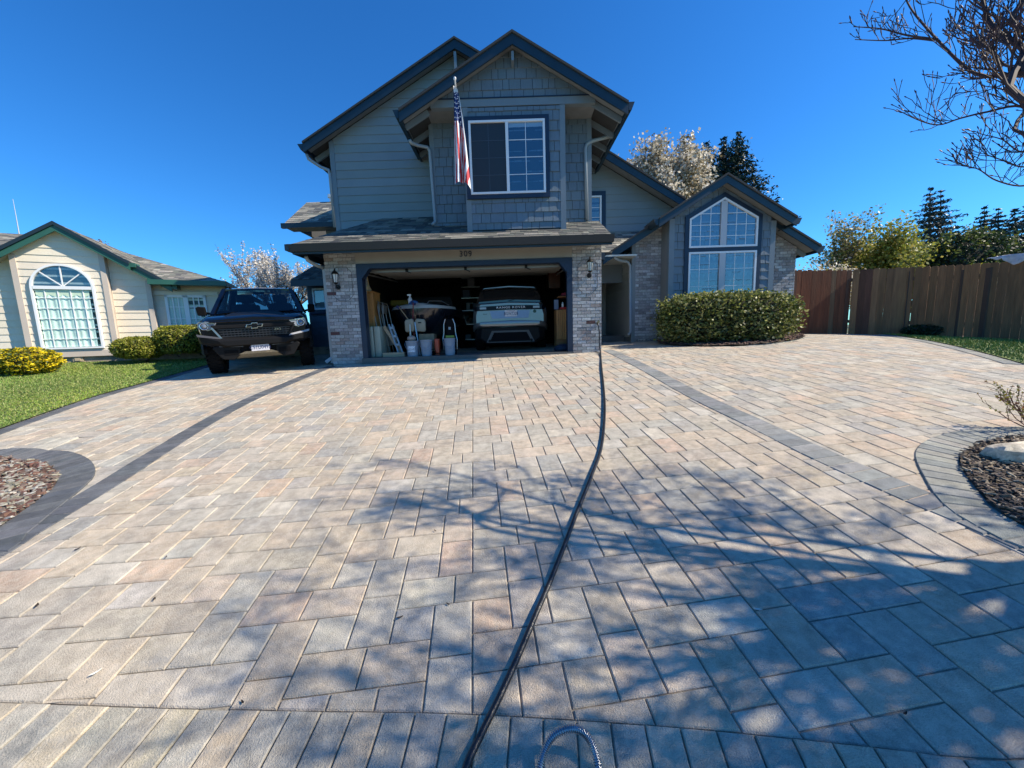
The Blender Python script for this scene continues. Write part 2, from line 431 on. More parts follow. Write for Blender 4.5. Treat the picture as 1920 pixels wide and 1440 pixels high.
border += ribbon(bedL_out, .235, .12, .012, char, -1)
border += ribbon(lawn_edge, .17, .24, .008, char, -1)
border += ribbon(bandR, .25, .12, .006, lambda: vary(rnd.choice([(.23, .235, .23), (.28, .28, .265), (.205, .21, .205)]), .08), 1)
border += ribbon(bedR_out, .235, .12, .012, greyb, 1)
border += ribbon([bedC[-2], bedC[-3], bedC[-4], bedC[-5]], .18, .12, .008, greyb, -1)
border += ribbon(lawnR, .2, .24, .008, greyb, 1)
ap = ribbon(apron_top, .215, .121, .003, lambda: vary(rnd.choice([(.42, .37, .28), (.35, .335, .28), (.47, .41, .30), (.29, .285, .25), (.44, .365, .27)]), .08), -1)
pieces('border_paver', border, M_band, drive, 190, 'border_paver_row')
pieces('soldier_paver', ap, M_paver, drive, 110, 'soldier_paver_row')

# street gutter below the apron
ab = apron_bot; vs = []; 
for p in ab: vs += [(p[0], p[1] + .02, G(*p) - .02), (p[0], p[1] - .5, G(p[0], p[1]) - .05), (p[0], -6, G(p[0], p[1]) - .12)]
n = len(ab); fs = []
for i in range(n - 1):
    for k in range(2): fs.append((i * 3 + k, i * 3 + k + 1, (i + 1) * 3 + k + 1, (i + 1) * 3 + k))
obj('street_gutter', B().add(vs, fs), M_conc, kind='structure', smooth=True)

# beds
def bed(poly, off, name, mt, step=.12, jit=.015):
    b = sheet(name, poly, step, off, mt, jitter=0)
    v2 = []
    for x, y, z in b.v: v2.append((x, y, z + .02 * math.sin(x * 13.1 + y * 7.7) * math.cos(y * 11.3 - x * 5) * 0.8))
    b.v = v2; return obj(name, b, mt, kind='structure', smooth=True)
bedL_in = offset(curve(bedL_out, 3), -.235) + [(-7, .8)]
bed(bedL_in, .0, 'left_planting_bed', mat('bed_gravelly_soil', (.11, .09, .07), .95, noise=(20, .5), bump=(60, 1)))
bedR_in = offset(curve(bedR_out, 3), .235) + [(9, .4), (9, 4)]
bed(bedR_in, .02, 'right_planting_bed', mat('bed_dry_soil', (.13, .10, .07), .95, noise=(12, .55), noise2=(70, .4), bump=(50, 1)), .1)
bed(bedC_poly, .03, 'front_planting_bed', M_soil, .15)
def chips(poly, n, size, cols, off, name, dens=None):
    xs = [p[0] for p in poly]; ys = [p[1] for p in poly]; b = B(); k = 0; tries = 0
    x0, x1, y0, y1 = max(min(xs), -8), min(max(xs), 9), max(min(ys), .8), max(ys)
    while k < n and tries < n * 30:
        tries += 1; x, y = rnd.uniform(x0, x1), rnd.uniform(y0, y1)
        if not inside((x, y), poly) or (abs(x) > 1.55 * y + .3): continue
        if dens and rnd.random() > dens(x, y): continue
        a = rnd.uniform(0, math.pi); l = size * rnd.uniform(.4, 1.4); w = l * rnd.uniform(.25, .6); tz = rnd.uniform(-.4, .4) * l; h = rnd.uniform(.2, .5) * w
        z = G(x, y) + off + rnd.uniform(0, size * .35); ca, sa = math.cos(a), math.sin(a); q = []
        for (s, t, hh) in ((-1, -1, 0), (1, -.7, 0), (1, 1, 0), (-1, .8, 0), (-.7, -.5, 1), (.8, -.4, 1), (.7, .6, 1), (-.6, .5, 1)):
            q.append((x + (s * ca * l - t * sa * w) / 2, y + (s * sa * l + t * ca * w) / 2, z + s * tz / 2 + hh * h))
        b.add(q, [(4, 5, 6, 7), (0, 1, 5, 4), (1, 2, 6, 5), (2, 3, 7, 6), (3, 0, 4, 7)], vary(rnd.choice(cols), .25)); k += 1
    return obj(name, b, M_bark, kind='stuff')
chips(bedL_in, 3400, .055, [(.10, .045, .035), (.14, .075, .05), (.07, .04, .03), (.30, .28, .24), (.22, .20, .15), (.16, .12, .10)], .005, 'bark_mulch')
chips(bedR_in, 2600, .04, [(.08, .055, .04), (.12, .09, .06), (.30, .24, .17), (.05, .035, .03)], .025, 'soil_clods')
chips(bedC_poly, 3000, .06, [(.12, .06, .045), (.19, .11, .08), (.07, .045, .035)], .03, 'bark_mulch')

# lawns
lawn_in = offset(curve(lawn_edge, 3), .0) + [(-16, 12.5), (-20, 8), (-14, 2)]
obj('left_lawn', sheet('l', lawn_in, .5, .02, M_turf), M_turf, kind='structure', smooth=True)
lr = offset(lawnR, 0) + [(9.9, 9.3), (12.5, 8.2), (13.5, 6)]
obj('right_lawn', sheet('l', lr, .5, .02, M_turf), M_turf, kind='structure', smooth=True)
def grass(poly, n, hgt, name):
    xs = [p[0] for p in poly]; ys = [p[1] for p in poly]; b = B(); vs = []; fs = []; cs = []; k = 0
    while k < n:
        x, y = rnd.uniform(max(min(xs), -15), max(xs)), rnd.uniform(min(ys), max(ys))
        if not inside((x, y), poly) or abs(x) > 1.6 * y: continue
        z = G(x, y) + .015; h = hgt * rnd.uniform(.5, 1.3); a = rnd.uniform(0, 6.283); w = .006 + .0007 * y
        dx, dy = math.cos(a) * w, math.sin(a) * w; lx, ly = rnd.uniform(-1, 1) * h * .6, rnd.uniform(-1, 1) * h * .6
        i = len(vs); vs += [(x - dx, y - dy, z), (x + dx, y + dy, z), (x + lx, y + ly, z + h)]; fs.append((i, i + 1, i + 2))
        p = math.sin(x * 2.1) * math.cos(y * 1.7 + x) * .18 + 1
        q = 1 + .22 * math.sin(x * .9 + 1) * math.sin(y * 1.9 + x * .5); cs.append(vary(rnd.choice([(.15 * p * q, .23 * p * q, .04), (.20 * p * q, .27 * p, .055), (.11, .18, .035), (.27, .28, .10)]), .2)); k += 1
    b.v = vs; b.f = fs; b.c = cs; return obj(name, b, M_blade, kind='stuff')
grass(lawn_in, 110000, .026, 'grass')
grass(lr, 9000, .045, 'grass')
# a few dry leaves and twigs lie on the stones
lf = [(290, 1125, 4, 'tiny dark twig on the pavers in the lower left, above a pale scrap'), (70, 1137, 2, 'dark curled leaf on the pavers near the left edge'), (840, 1135, 0, 'dark leaf curl in the tree shade left of the hose'),
      (750, 1160, 1, 'small dark twig in a paver joint, in shade at lower centre'), (312, 1046, 3, 'dark sliver lying alone on a pale paver, left half'), (146, 1031, 2, 'reddish dark leaf speck beside the dark paver band'), (1697, 1341, 0, 'dark fleck on a sunlit paver at the bottom right'),
      (455, 1319, 0, 'dark fleck just above the soldier course, left of centre'), (816, 997, 0, 'dark round speck at the upper edge of the tree shade'), (248, 915, 0, 'dark speck on a paver joint right of the dark band'),
      (180, 1264, 5, 'white scrap on the pavers at the lower left'), (1420, 1145, 5, 'pale scrap lying in the shade at lower right')]
for i, (px, py, k, lab_) in enumerate(lf):
    x, y = gp(px, py); z = G(x, y) + .004; a = rnd.uniform(0, 3); l = .012 + .004 * (k % 3); b = B(); n = 5
    top = [(x + math.cos(a) * l * t, y + math.sin(a) * l * t, z + .004 + .004 * t * t) for t in (-1, -.4, .3, 1)]
    sd = Vector((-math.sin(a), math.cos(a), 0)) * l * .35
    vs = []
    for q, w in zip(top, (.1, 1, .8, .1)): vs += [Vector(q) - sd * w, Vector(q) + Vector((0, 0, -.003)), Vector(q) + sd * w]
    b.add(vs, [(r * 3 + c, r * 3 + c + 1, (r + 1) * 3 + c + 1, (r + 1) * 3 + c) for r in range(3) for c in range(2)])
    c = (.6, .58, .52) if k == 5 else (.035, .022, .015)
    tag(obj('fallen_leaf', b, mat('leaf_pale' if k == 5 else 'leaf_dark', c, .8)), lab_, 'leaf', 'litter fallen on the driveway pavers')

# ================================================================ BLUE-GREY HOUSE
SIDE = (.225, .265, .275); SHIN = (.145, .19, .225); TRIM = (.15, .18, .205)
M_lap = mat('lap_siding_paint', attr=True, rough=.6, noise=(1.2, .06), noise2=(30, .05, (1, 1, 12)), bump=(60, .25, (.3, 1, 8)))
M_shin = mat('wall_shingle_paint', attr=True, rough=.65, noise=(40, .07, (1, 1, .2)), bump=(90, .35, (1, 1, .1)))
M_trim = mat('grey_blue_trim', (.175, .215, .24), .55, noise=(3, .05))
M_back = mat('shingle_gap_shade', (.03, .04, .05), .9)  # backing darkened to deepen the shade in the shingle gaps
M_navy = mat('navy_trim_paint', (.010, .022, .05), .45, noise=(4, .12))
M_fascia = mat('dark_fascia_paint', (.010, .028, .045), .45, noise=(4, .15))
M_beige = mat('greige_header_paint', (.26, .25, .225), .6, noise=(3, .05))
M_gutter = mat('dark_gutter_metal', (.04, .045, .05), .35, metal=.3)
M_pipe = mat('downspout_grey', (.30, .33, .34), .4)
M_brick = mat('painted_brick', attr=True, rough=.85, noise=(25, .22), noise2=(120, .15), bump=(80, .9))
M_mortar = mat('mortar', (.19, .19, .19), .95, noise=(60, .2), bump=(120, .5))
M_roof = mat('asphalt_shingle', attr=True, rough=.93, spec=.2, noise=(180, .28), bump=(260, .7))
M_ply = mat('soffit_board', (.20, .21, .21), .7, noise=(6, .08))
M_white = mat('white_vinyl', (.78, .79, .80), .35)
M_glass = glass('window_glass', (.80, .88, .92), 2.7)
M_room_shade = mat('room_shade', (.012, .016, .022), .6)  # flat dark sheets behind the panes stand in for unlit rooms
M_curt = mat('sheer_curtain', (.62, .68, .66), .8, noise=(3, .06))
M_black = mat('black_iron', (.012, .012, .013), .4, metal=.4)
M_rm = mat('roof_deck', (.05, .05, .05), .9)

house = thing('blue_house', 'two storey blue grey house with brick piers and open double garage behind the paver driveway', 'house', (-1, 8.45, 1.15))
BR = [((.33, .335, .335), 5), ((.41, .415, .415), 6), ((.31, .30, .30), 3), ((.24, .235, .235), 2.5), ((.48, .485, .48), 2.5), ((.29, .25, .23), .8), ((.10, .05, .05), .12)]
def brc():
    t = rnd.uniform(0, sum(w for _, w in BR))
    for c, w in BR:
        t -= w
        if t <= 0: return vary(c, .1)
    return BR[0][0]
def brick_wall(poly, Y, parent, limit=300, name='brick', x_dir=1):
    xs = [p[0] for p in poly]; zs = [p[1] for p in poly]; out = []; h = .0725; L = .203; z = min(zs); r = 0
    while z < max(zs):
        x = min(xs) - (L / 2 if r % 2 else 0)
        while x < max(xs):
            c = cliprect(poly, x + .004, x + L - .006, z + .004, z + h - .006)
            if c:
                d = rnd.uniform(-.0015, .003); out.append(B().xz(c, Y - .010 - d, Y + .02, brc()))
            x += L
        z += h; r += 1
    return out
def lap_boards(poly, Y, e=.2, col=SIDE, fn=None):
    xs = [p[0] for p in poly]; zs = [p[1] for p in poly]; out = []; z = math.floor(min(zs) / e) * e
    while z < max(zs):
        c = cliprect(poly, min(xs) - 1, max(xs) + 1, z, z + e)
        if c:
            zb = min(p[1] for p in c); cc = vary(col, .035); b = B(); n = len(c)
            f = lambda x, y, zz: fn(x, y, zz) if fn else (x, y, zz)
            vs = [f(p[0], Y - .019 + .014 * (p[1] - z) / e, p[1]) for p in c] + [f(p[0], Y + .004, p[1]) for p in c]
            b.add(vs, [tuple(range(n)), tuple(range(2 * n - 1, n - 1, -1))] + [(i, n + i, n + (i + 1) % n, (i + 1) % n) for i in range(n)], cc); out.append(b)
        z += e
    return out
def wall_shingles(poly, Y, e=.2, col=SHIN):
    xs = [p[0] for p in poly]; zs = [p[1] for p in poly]; out = []; z = math.floor(min(zs) / e) * e
    while z < max(zs):
        x = min(xs) - rnd.uniform(0, .1)
        while x < max(xs):
            w = rnd.choice([.13, .17, .2, .24, .28]); drop = rnd.uniform(0, .006)
            c = cliprect(poly, x + .005, x + w - .004, z - drop, z + e - .001)
            if c:
                cc = vary(col, .06); b = B(); n = len(c); yo = rnd.uniform(-.002, .002)
                vs = [(p[0], Y - .030 + yo + .020 * (p[1] - z) / e, p[1]) for p in c] + [(p[0], Y + .004, p[1]) for p in c]
                b.add(vs, [tuple(range(n)), tuple(range(2 * n - 1, n - 1, -1))] + [(i, n + i, n + (i + 1) % n, (i + 1) % n) for i in range(n)], cc); out.append(b)
            x += w
        z += e
    return out
RC = [((.15, .145, .13), 4), ((.20, .19, .165), 3), ((.105, .105, .10), 3), ((.27, .255, .22), 1.6), ((.125, .13, .115), 3), ((.075, .078, .078), 2)]
def rcol(k=1.0):
    t = rnd.uniform(0, sum(w for _, w in RC))
    for c, w in RC:
        t -= w
        if t <= 0: c = vary(c, .1); return (c[0] * k, c[1] * k, c[2] * k)
    return RC[0][0]
def roof(name, pts, parent, th=.09, exp=.145, tabs=True, limit=0, k=1.0, tabw=(.12, .2, .3)):
    """slab + individual shingle tabs; pts[0]->pts[1] is the eave"""
    p = [Vector(q) for q in pts]; eu = (p[1] - p[0]).normalized(); n = None
    for q in p[2:]:
        c = eu.cross(q - p[0])
        if c.length > .05: n = c.normalized(); break
    if n.z < 0: n = -n
    ev = n.cross(eu)
    if ev.dot(p[2] - p[0]) < 0: ev = -ev
    uv = [((q - p[0]).dot(eu), (q - p[0]).dot(ev)) for q in p]
    fn = lambda a, b, t: p[0] + eu * a + ev * b + n * t
    deck = obj(name, B().prism(uv, fn, -th, 0), M_rm, parent)
    if not tabs: return deck
    us = [q[0] for q in uv]; vs_ = [q[1] for q in uv]; out = []; v = min(vs_)
    while v < max(vs_):
        u = min(us) - rnd.uniform(0, .3)
        while u < max(us):
            w = rnd.choice(tabw) * rnd.uniform(.9, 1.1); c = cliprect(uv, u, u + w - .004, v - .0, v + exp + .002)
            if c:
                b = B(); m = len(c); lift = rnd.uniform(.008, .013)
                vv = [fn(q[0], q[1], lift - .008 * (q[1] - v) / exp) for q in c] + [fn(q[0], q[1], -.002) for q in c]
                b.add(vv, [tuple(range(m)), tuple(range(2 * m - 1, m - 1, -1))] + [(i, m + i, m + (i + 1) % m, (i + 1) % m) for i in range(m)], rcol(k)); out.append(b)
            u += w
        v += exp
    pieces('roof_shingle', out, M_roof, deck, limit, 'roof_shingle_field')
    return deck
def wallsolid(name, poly, y0, y1, mt, parent): return obj(name, B().xz(poly, y0, y1), mt, parent)
def sidewall(name, X0, X1, y0, y1, z0, z1, mt, parent): return obj(name, B().box(X0, X1, y0, y1, z0, z1), mt, parent)

def splitparts(name, b, mt, parent):
    for i in range(0, len(b.v), 8): 
        q = B(); q.add(b.v[i:i + 8], [tuple(k - i for k in f) for f in b.f[i // 8 * 6:i // 8 * 6 + 6]]); obj(name, q, mt, parent)
# ---- garage shell
GL, GR, GY = -4.02, 2.04, 8.45; OL, OR = -3.33, 1.40
def pier(x0, x1, lamp, ilim):
    z0 = 1.0; poly = [(x0, z0), (x1, z0), (x1, 3.52), (x0, 3.52)]
    w = obj('brick_pier', B().box(x0 + .012, x1 - .012, GY, GY + .6, z0, 3.52), M_mortar, house)
    br = brick_wall(poly, GY, w)
    # return faces of the corner bricks
    z = z0; r = 0
    while z < 3.5:
        for k in range(3):
            ya = GY + (.0 if r % 2 else .1) + k * .2
            for xs_ in ((x0 + .0, x0 + .03), (x1 - .03, x1 - .0)):
                br.append(B().box(xs_[0], xs_[1], ya + .005, min(ya + .195, GY + .6), z + .004, min(z + .0665, 3.52), brc()))
        z += .0725; r += 1
    pieces('brick', br, M_brick, w, ilim, 'brick_rows')
    # octagonal soldier outline round the lamp
    cx = (x0 + x1) / 2 + .02; cz = 2.83; hw, hh, ch = .215, .36, .11
    o = [(cx - hw + ch, cz - hh), (cx + hw - ch, cz - hh), (cx + hw, cz - hh + ch), (cx + hw, cz + hh - ch), (cx + hw - ch, cz + hh), (cx - hw + ch, cz + hh), (cx - hw, cz + hh - ch), (cx - hw, cz - hh + ch)]
    b = B()
    for i in range(8): b.bar((o[i][0], GY - .012, o[i][1]), (o[(i + 1) % 8][0], GY - .012, o[(i + 1) % 8][1]), .006, .012, (0, 1, 0))
    obj('recessed_outline', b, mat('dark_joint', (.09, .095, .10), .95), w)
    # lantern
    lx, lz = lamp; L = obj('wall_lantern', B().lathe([(.0, 0), (.05, .0), (.055, .015), (.04, .035), (.0, .035)], (lx, GY - .05, lz - .17), 12, 'y'), M_black, house, smooth=True, autosm=40)
    b = B().tube([(lx, GY - .03, lz - .17), (lx, GY - .09, lz - .19), (lx, GY - .13, lz - .15), (lx, GY - .13, lz - .10)], .012, 8)
    b.lathe([(.02, -.12), (.045, -.10), (.05, -.085), (.035, -.08)], (lx, GY - .13, lz), 8)
    for k in range(6):
        a = k * math.pi / 3; b.bar((lx + .042 * math.cos(a), GY - .13 + .042 * math.sin(a), lz - .09), (lx + .062 * math.cos(a), GY - .13 + .062 * math.sin(a), lz + .09), .008, .008)
    b.lathe([(.078, .088), (.08, .098), (.05, .14), (.02, .165), (.012, .19), (.018, .20), (.0, .215)], (lx, GY - .13, lz), 12)
    obj('lantern_cage', b, M_black, L)
    obj('lantern_glass', B().lathe([(.04, -.085), (.058, .088)], (lx, GY - .13, lz), 12), mat('lantern_glass', (.55, .56, .55), .15, spec=.8), L)
pier(GL, OL, (at(634, 524, GY).x, at(634, 524, GY).z), 150)
pier(OR, GR, (at(1104, 502, GY).x, at(1104, 502, GY).z), 150)
hdr = obj('garage_header', B().box(OL, OR, GY - .02, GY + .2, 3.245, 3.52), M_beige, house)
# house number
def text(name, s, size, loc, rot, mt, parent, ext=.004, xs=1.0, align='CENTER', spacing=1.0):
    c = bpy.data.curves.new(name, 'FONT'); c.body = s; c.size = size; c.extrude = ext; c.align_x = align; c.align_y = 'CENTER'; c.space_character = spacing; c.resolution_u = 3
    t = bpy.data.objects.new(name, c); me = bpy.data.meshes.new_from_object(t); bpy.data.objects.remove(t)
    o = bpy.data.objects.new(name, me); COL.objects.link(o); me.materials.clear(); me.materials.append(mt)
    mtx = Matrix.Translation(loc) @ rot.to_4x4() @ Matrix.Diagonal((xs, 1, 1, 1)); me.transform(mtx)
    o.parent = parent
    if parent.name in WORLDROOT: o.location = -parent.location
    return o
RXZ = Matrix.Rotation(math.pi / 2, 3, 'X')
nc = at(873, 476.5, GY - .03)
for i, ch in enumerate('309'): text('house_number', ch, .175, (nc.x + (i - 1) * .098, GY - .028, nc.z + (.0, .004, -.002)[i]), RXZ @ Matrix.Rotation((-.04, 0, .05)[i], 3, 'Z'), M_navy, hdr)
# opening trim with canted corners
b = B(); dz = 3.24; jt = .12
b.box(OL + .003, OL + jt, GY - .035, GY + .15, 1.1, dz); b.box(OR - jt, OR - .003, GY - .035, GY + .15, 1.1, dz)
b.box(OL + jt, OR - jt, GY - .035, GY + .15, dz - .10, dz)
for s, x in ((1, OL + jt), (-1, OR - jt)): b.xz([(x, dz - .10), (x + s * .17, dz - .10), (x, dz - .31)], GY - .033, GY + .145)
obj('garage_opening_trim', b, M_navy, house)
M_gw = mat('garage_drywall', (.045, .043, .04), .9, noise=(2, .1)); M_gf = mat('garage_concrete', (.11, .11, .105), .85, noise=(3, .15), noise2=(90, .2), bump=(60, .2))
FZ = 1.19
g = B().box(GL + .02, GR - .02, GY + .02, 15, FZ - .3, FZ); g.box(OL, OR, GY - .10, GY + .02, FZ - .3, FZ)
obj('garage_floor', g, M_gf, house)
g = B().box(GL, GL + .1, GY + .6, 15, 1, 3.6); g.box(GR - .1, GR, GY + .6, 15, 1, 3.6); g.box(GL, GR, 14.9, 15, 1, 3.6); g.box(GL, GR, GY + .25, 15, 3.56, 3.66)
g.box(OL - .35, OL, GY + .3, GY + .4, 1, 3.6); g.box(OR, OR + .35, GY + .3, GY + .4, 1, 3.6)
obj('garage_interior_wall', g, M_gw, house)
# raised sectional door hanging on its tracks
gd = obj('garage_door', B().box(OL + .15, OR - .15, GY + .28, GY + .34, 3.10, 3.15), mat('galvanised', (.35, .36, .37), .4, metal=.7), house)
for k in range(4):
    y0 = GY + .30 + k * .54; z0 = 3.155 + .035 * k
    obj('door_section', B().box(OL + .12, OR - .12, y0, y0 + .53, z0, z0 + .05), mat('door_white', (.34, .34, .32), .5), gd, bevel=.006)
b = B()
for x in (OL + .08, OR - .08): obj('door_track', B().tube([(x, GY + .22, FZ), (x, GY + .22, 2.85), (x, GY + .35, 3.08), (x, GY + 2.8, 3.25)], .02, 6), mat('galvanised'), gd)
for x in (-2.3, -.97, .4): obj('door_hinge', B().box(x - .03, x + .03, GY + .25, GY + .28, 3.09, 3.17).bar((x, GY + .265, 3.1), (x + .1, GY + .26, 3.06), .02, .02), M_black, gd)

# ---- skirt roof over the garage
EZ = 3.56; EYE_Y = 7.87; sl = .52
def skz(y): return EZ + (y - EYE_Y) * sl
sk = roof('skirt_roof', [(-4.36, EYE_Y, EZ), (2.10, EYE_Y, EZ), (2.10, 8.97, skz(8.97)), (-1.66, 8.97, skz(8.97)), (-1.66, 9.94, skz(9.94)), (-3.12, 9.94, skz(9.94))], house, limit=260, k=1.0)
roof('skirt_roof_hip', [(-4.36, 11.5, EZ), (-4.36, EYE_Y, EZ), (-3.12, 9.94, skz(9.94)), (-3.12, 11.5, skz(9.94))], house, limit=0)
obj('eave_gutter', B().prism([(EYE_Y - .11, EZ - .02), (EYE_Y - .02, EZ - .02), (EYE_Y - .02, EZ - .16), (EYE_Y - .07, EZ - .16)], lambda a, c, t: (t, a, c), -4.42, 2.14), M_gutter, house)
obj('side_gutter', B().box(-4.46, -4.38, EYE_Y - .1, 11.5, EZ - .14, EZ - .02), M_gutter, house)
obj('eave_fascia', B().box(-4.36, 2.12, EYE_Y - .018, EYE_Y + .02, EZ - .2, EZ - .02), M_fascia, house)
obj('eave_soffit', B().box(-4.36, 2.12, EYE_Y + .02, GY - .02, EZ - .06, EZ - .03), M_ply, house)
b = B().box(-4.34, GL, EYE_Y + .02, 11.5, EZ - .06, EZ - .03); b.box(-4.36, -4.33, EYE_Y, 11.5, EZ - .2, EZ - .02); obj('side_soffit', b, M_fascia, house)
b = B().tube([at(573, 480, 8.1), at(577, 488, 8.15), at(590, 496, 8.3), at(607, 503, 8.5)], .038, 8)
obj('downspout', b, M_pipe, house, smooth=True)
b = B().bar((GL - .04, GY + .06, 1.1), (GL - .04, GY + .06, 3.2), .07, .06); b.bar((GL - .04, GY + .06, 1.22), (GL - .16, GY - .02, 1.12), .07, .06, (0, 1, 0))
obj('downspout', b, M_pipe, house)
sidewall('side_wall', GL + .03, GL + .06, GY + .6, 15, 1, 3.5, M_trim, house)
sidewall('side_wall', GR - .05, GR - .012, GY + .6, 13, 1, 3.9, mat('porch_bounce_paint', (.50, .54, .52), .6, noise=(3, .05)), house)  # lightened paint stands in for light bounced into the entry

# ---- upper storey, left wing (wall B)
BL = -4.32; BY = 9.94; pk = (-1.09, 8.49); bs = .575
def bz(x): return pk[1] - abs(x - pk[0]) * bs
bpoly = [(BL, 4.0), (1.9, 4.0), (1.9, bz(1.9) - .15), (pk[0], pk[1] - .15), (BL, bz(BL) - .15)]
w = wallsolid('upper_left_wall', bpoly, BY, BY + .12, M_trim, house)
vis = [(BL + .1, 4.45), (-1.5, 4.45), (-1.5, bz(-1.5) - .15), (pk[0] + .9, bz(pk[0] + .9) - .15), (pk[0], pk[1] - .15), (BL + .1, bz(BL + .1) - .15)]
pieces('siding_board', lap_boards([(BL + .1, 4.3), (.3, 4.3), (.3, bz(.3) - .15), (pk[0], pk[1] - .15), (BL + .1, bz(BL + .1) - .15)], BY), M_lap, w, 60)
obj('corner_board', B().box(BL - .012, BL + .10, BY - .028, BY + .1, 4.2, bz(BL) - .17), M_trim, house)
sidewall('side_wall', BL, BL + .1, BY + .12, 15, 3.6, 6.5, M_trim, house)
sidewall('side_wall', 1.83, 1.93, 9.1, 15, 3.6, 6.45, M_trim, house)
RB = 9.68
roof('main_gable_roof', [(-4.84, 15, bz(-4.84)), (-4.84, RB, bz(-4.84)), (pk[0], RB, pk[1]), (pk[0], 15, pk[1])], house)
roof('main_gable_roof', [(1.9, RB, bz(1.9)), (1.9, 15, bz(1.9)), (pk[0], 15, pk[1]), (pk[0], RB, pk[1])], house)
def rake(xa, xb, zf, Y, d=.22, tk=.035, name='rake_board', mt=None):
    poly = [(xa, zf(xa) - .02), (xb, zf(xb) - .02), (xb, zf(xb) - d), (xa, zf(xa) - d)]
    o = obj(name, B().xz(poly, Y - tk, Y), mt or M_fascia, house)
    poly = [(xa, zf(xa) + .02), (xb, zf(xb) + .02), (xb, zf(xb) - .025), (xa, zf(xa) - .025)]
    o2 = obj('shingle_edge', B().xz(poly, Y - tk - .03, Y + .0), M_rm, house); return o
def soffit(xa, xb, zf, y0, y1, d=.12):
    return obj('gable_soffit', B().xz([(xa, zf(xa) - d + .02), (xb, zf(xb) - d + .02), (xb, zf(xb) - d), (xa, zf(xa) - d)], y0, y1), M_ply, house)
rake(-4.84, pk[0], bz, RB); rake(pk[0], 1.9, bz, RB)
soffit(-4.8, pk[0], bz, RB, BY); soffit(pk[0], 1.9, bz, RB, BY)
b = B()
for i in range(6): y = RB + .5 + i * .75; b.bar((BL, y, bz(BL) - .2), (-4.8, y, bz(-4.8) - .2), .05, .12)
b_=b
splitparts('rafter_tail', b_, M_trim, house)
obj('eave_gutter', B().prism([(-4.98, bz(-4.84) - .02), (-4.85, bz(-4.84) - .02), (-4.85, bz(-4.84) - .15), (-4.91, bz(-4.84) - .15)], lambda a, c, t: (a, t, c), RB - .02, 15), M_fascia, house)
b = B().tube([(-4.82, 9.75, 6.12), (-4.80, 9.78, 6.02), (-4.55, 9.85, 5.86), (-4.38, 9.88, 5.80), (-4.365, 9.9, 5.7), (-4.365, 9.92, 4.45)], .036, 8)
obj('downspout', b, M_pipe, house, smooth=True)
obj('gable_bracket', B().box(pk[0] - .03, pk[0] + .03, BY - .3, BY, 7.7, 8.2), M_trim, house)

# ---- projecting front gable with bay
AX_, AP = .215, 7.47; asl = .585
def az(x): return AP - abs(x - AX_) * asl
WY = 8.97; WLx, WRx = -1.66, 1.93; BYY = 8.40; bxl, bxr = -.84, 1.26
w = wallsolid('shingled_wall', [(WLx, 3.9), (WRx, 3.9), (WRx, 6.45), (WLx, 6.45)], WY, WY + .12, M_back, house)
sidewall('side_wall', WLx, WLx + .1, WY + .12, BY, 3.9, 6.45, M_trim, house)
pieces('wall_shingle', wall_shingles([(WLx + .09, 4.05), (bxl, 4.05), (bxl, 6.42), (WLx + .09, 6.42)], WY) + wall_shingles([(bxr, 4.05), (WRx - .09, 4.05), (WRx - .09, 6.42), (bxr, 6.42)], WY), M_shin, w, 170)
obj('corner_board', B().box(WLx - .012, WLx + .09, WY - .028, WY + .1, 4.0, 6.43), M_trim, house)
obj('corner_board', B().box(WRx - .09, WRx + .012, WY - .028, WY + .1, 4.0, 6.43), M_trim, house)
bay = obj('bay_box', B().box(bxl, bxr, BYY, WY, 3.80, 6.30), M_back, house)
bt = .10
obj('bay_cheek', B().box(bxl - .004, bxl + .001, BYY + .02, WY - .03, 3.8, 6.3), M_trim, bay); obj('bay_cheek', B().box(bxr - .001, bxr + .004, BYY + .02, WY - .03, 3.8, 6.3), M_trim, bay)
sh = wall_shingles([(bxl + bt, 3.86), (bxr - bt, 3.86), (bxr - bt, 6.27), (bxl + bt, 6.27)], BYY)
pieces('wall_shingle', sh, M_shin, bay, 200)
b = B().box(bxl - .01, bxl + bt, BYY - .03, BYY + .1, 3.80, 6.28); b.box(bxr - bt, bxr + .01, BYY - .03, BYY + .1, 3.80, 6.28)
splitparts('corner_board', b, M_trim, bay)
ped = obj('gable_pediment', B().xz([(-1.32, 6.30), (1.74, 6.30), (1.74, az(1.74) - .13), (AX_, AP - .13), (-1.32, az(-1.32) - .13)], BYY, BYY + .12), M_back, house)
pieces('wall_shingle', wall_shingles([(-1.3, 6.46), (1.7, 6.46), (1.7, az(1.7) - .13), (AX_, AP - .13), (-1.3, az(-1.3) - .13)], BYY), M_shin, ped, 120)
obj('frieze_board', B().box(-1.5, 1.90, BYY - .03, BYY + .1, 6.29, 6.44), M_trim, house)
obj('frieze_cap', B().box(-1.45, 1.85, BYY - .045, BYY - .03, 6.435, 6.455), M_navy, house)
b = B().box(WLx, bxl - .02, BYY + .1, WY, 6.30, 6.33); b.box(bxr + .02, WRx, BYY + .1, WY, 6.30, 6.33); splitparts('bay_soffit', b, M_ply, house)
RA = 8.14
roof('front_gable_roof', [(-2.09, 13, az(-2.09)), (-2.09, RA, az(-2.09)), (AX_, RA, AP), (AX_, 13, AP)], house)
roof('front_gable_roof', [(2.50, RA, az(2.50)), (2.50, 13, az(2.50)), (AX_, 13, AP), (AX_, RA, AP)], house)
rake(-2.09, AX_, az, RA); rake(AX_, 2.50, az, RA)
soffit(-2.06, AX_, az, RA, BYY + .0); soffit(AX_, 2.47, az, RA, BYY)
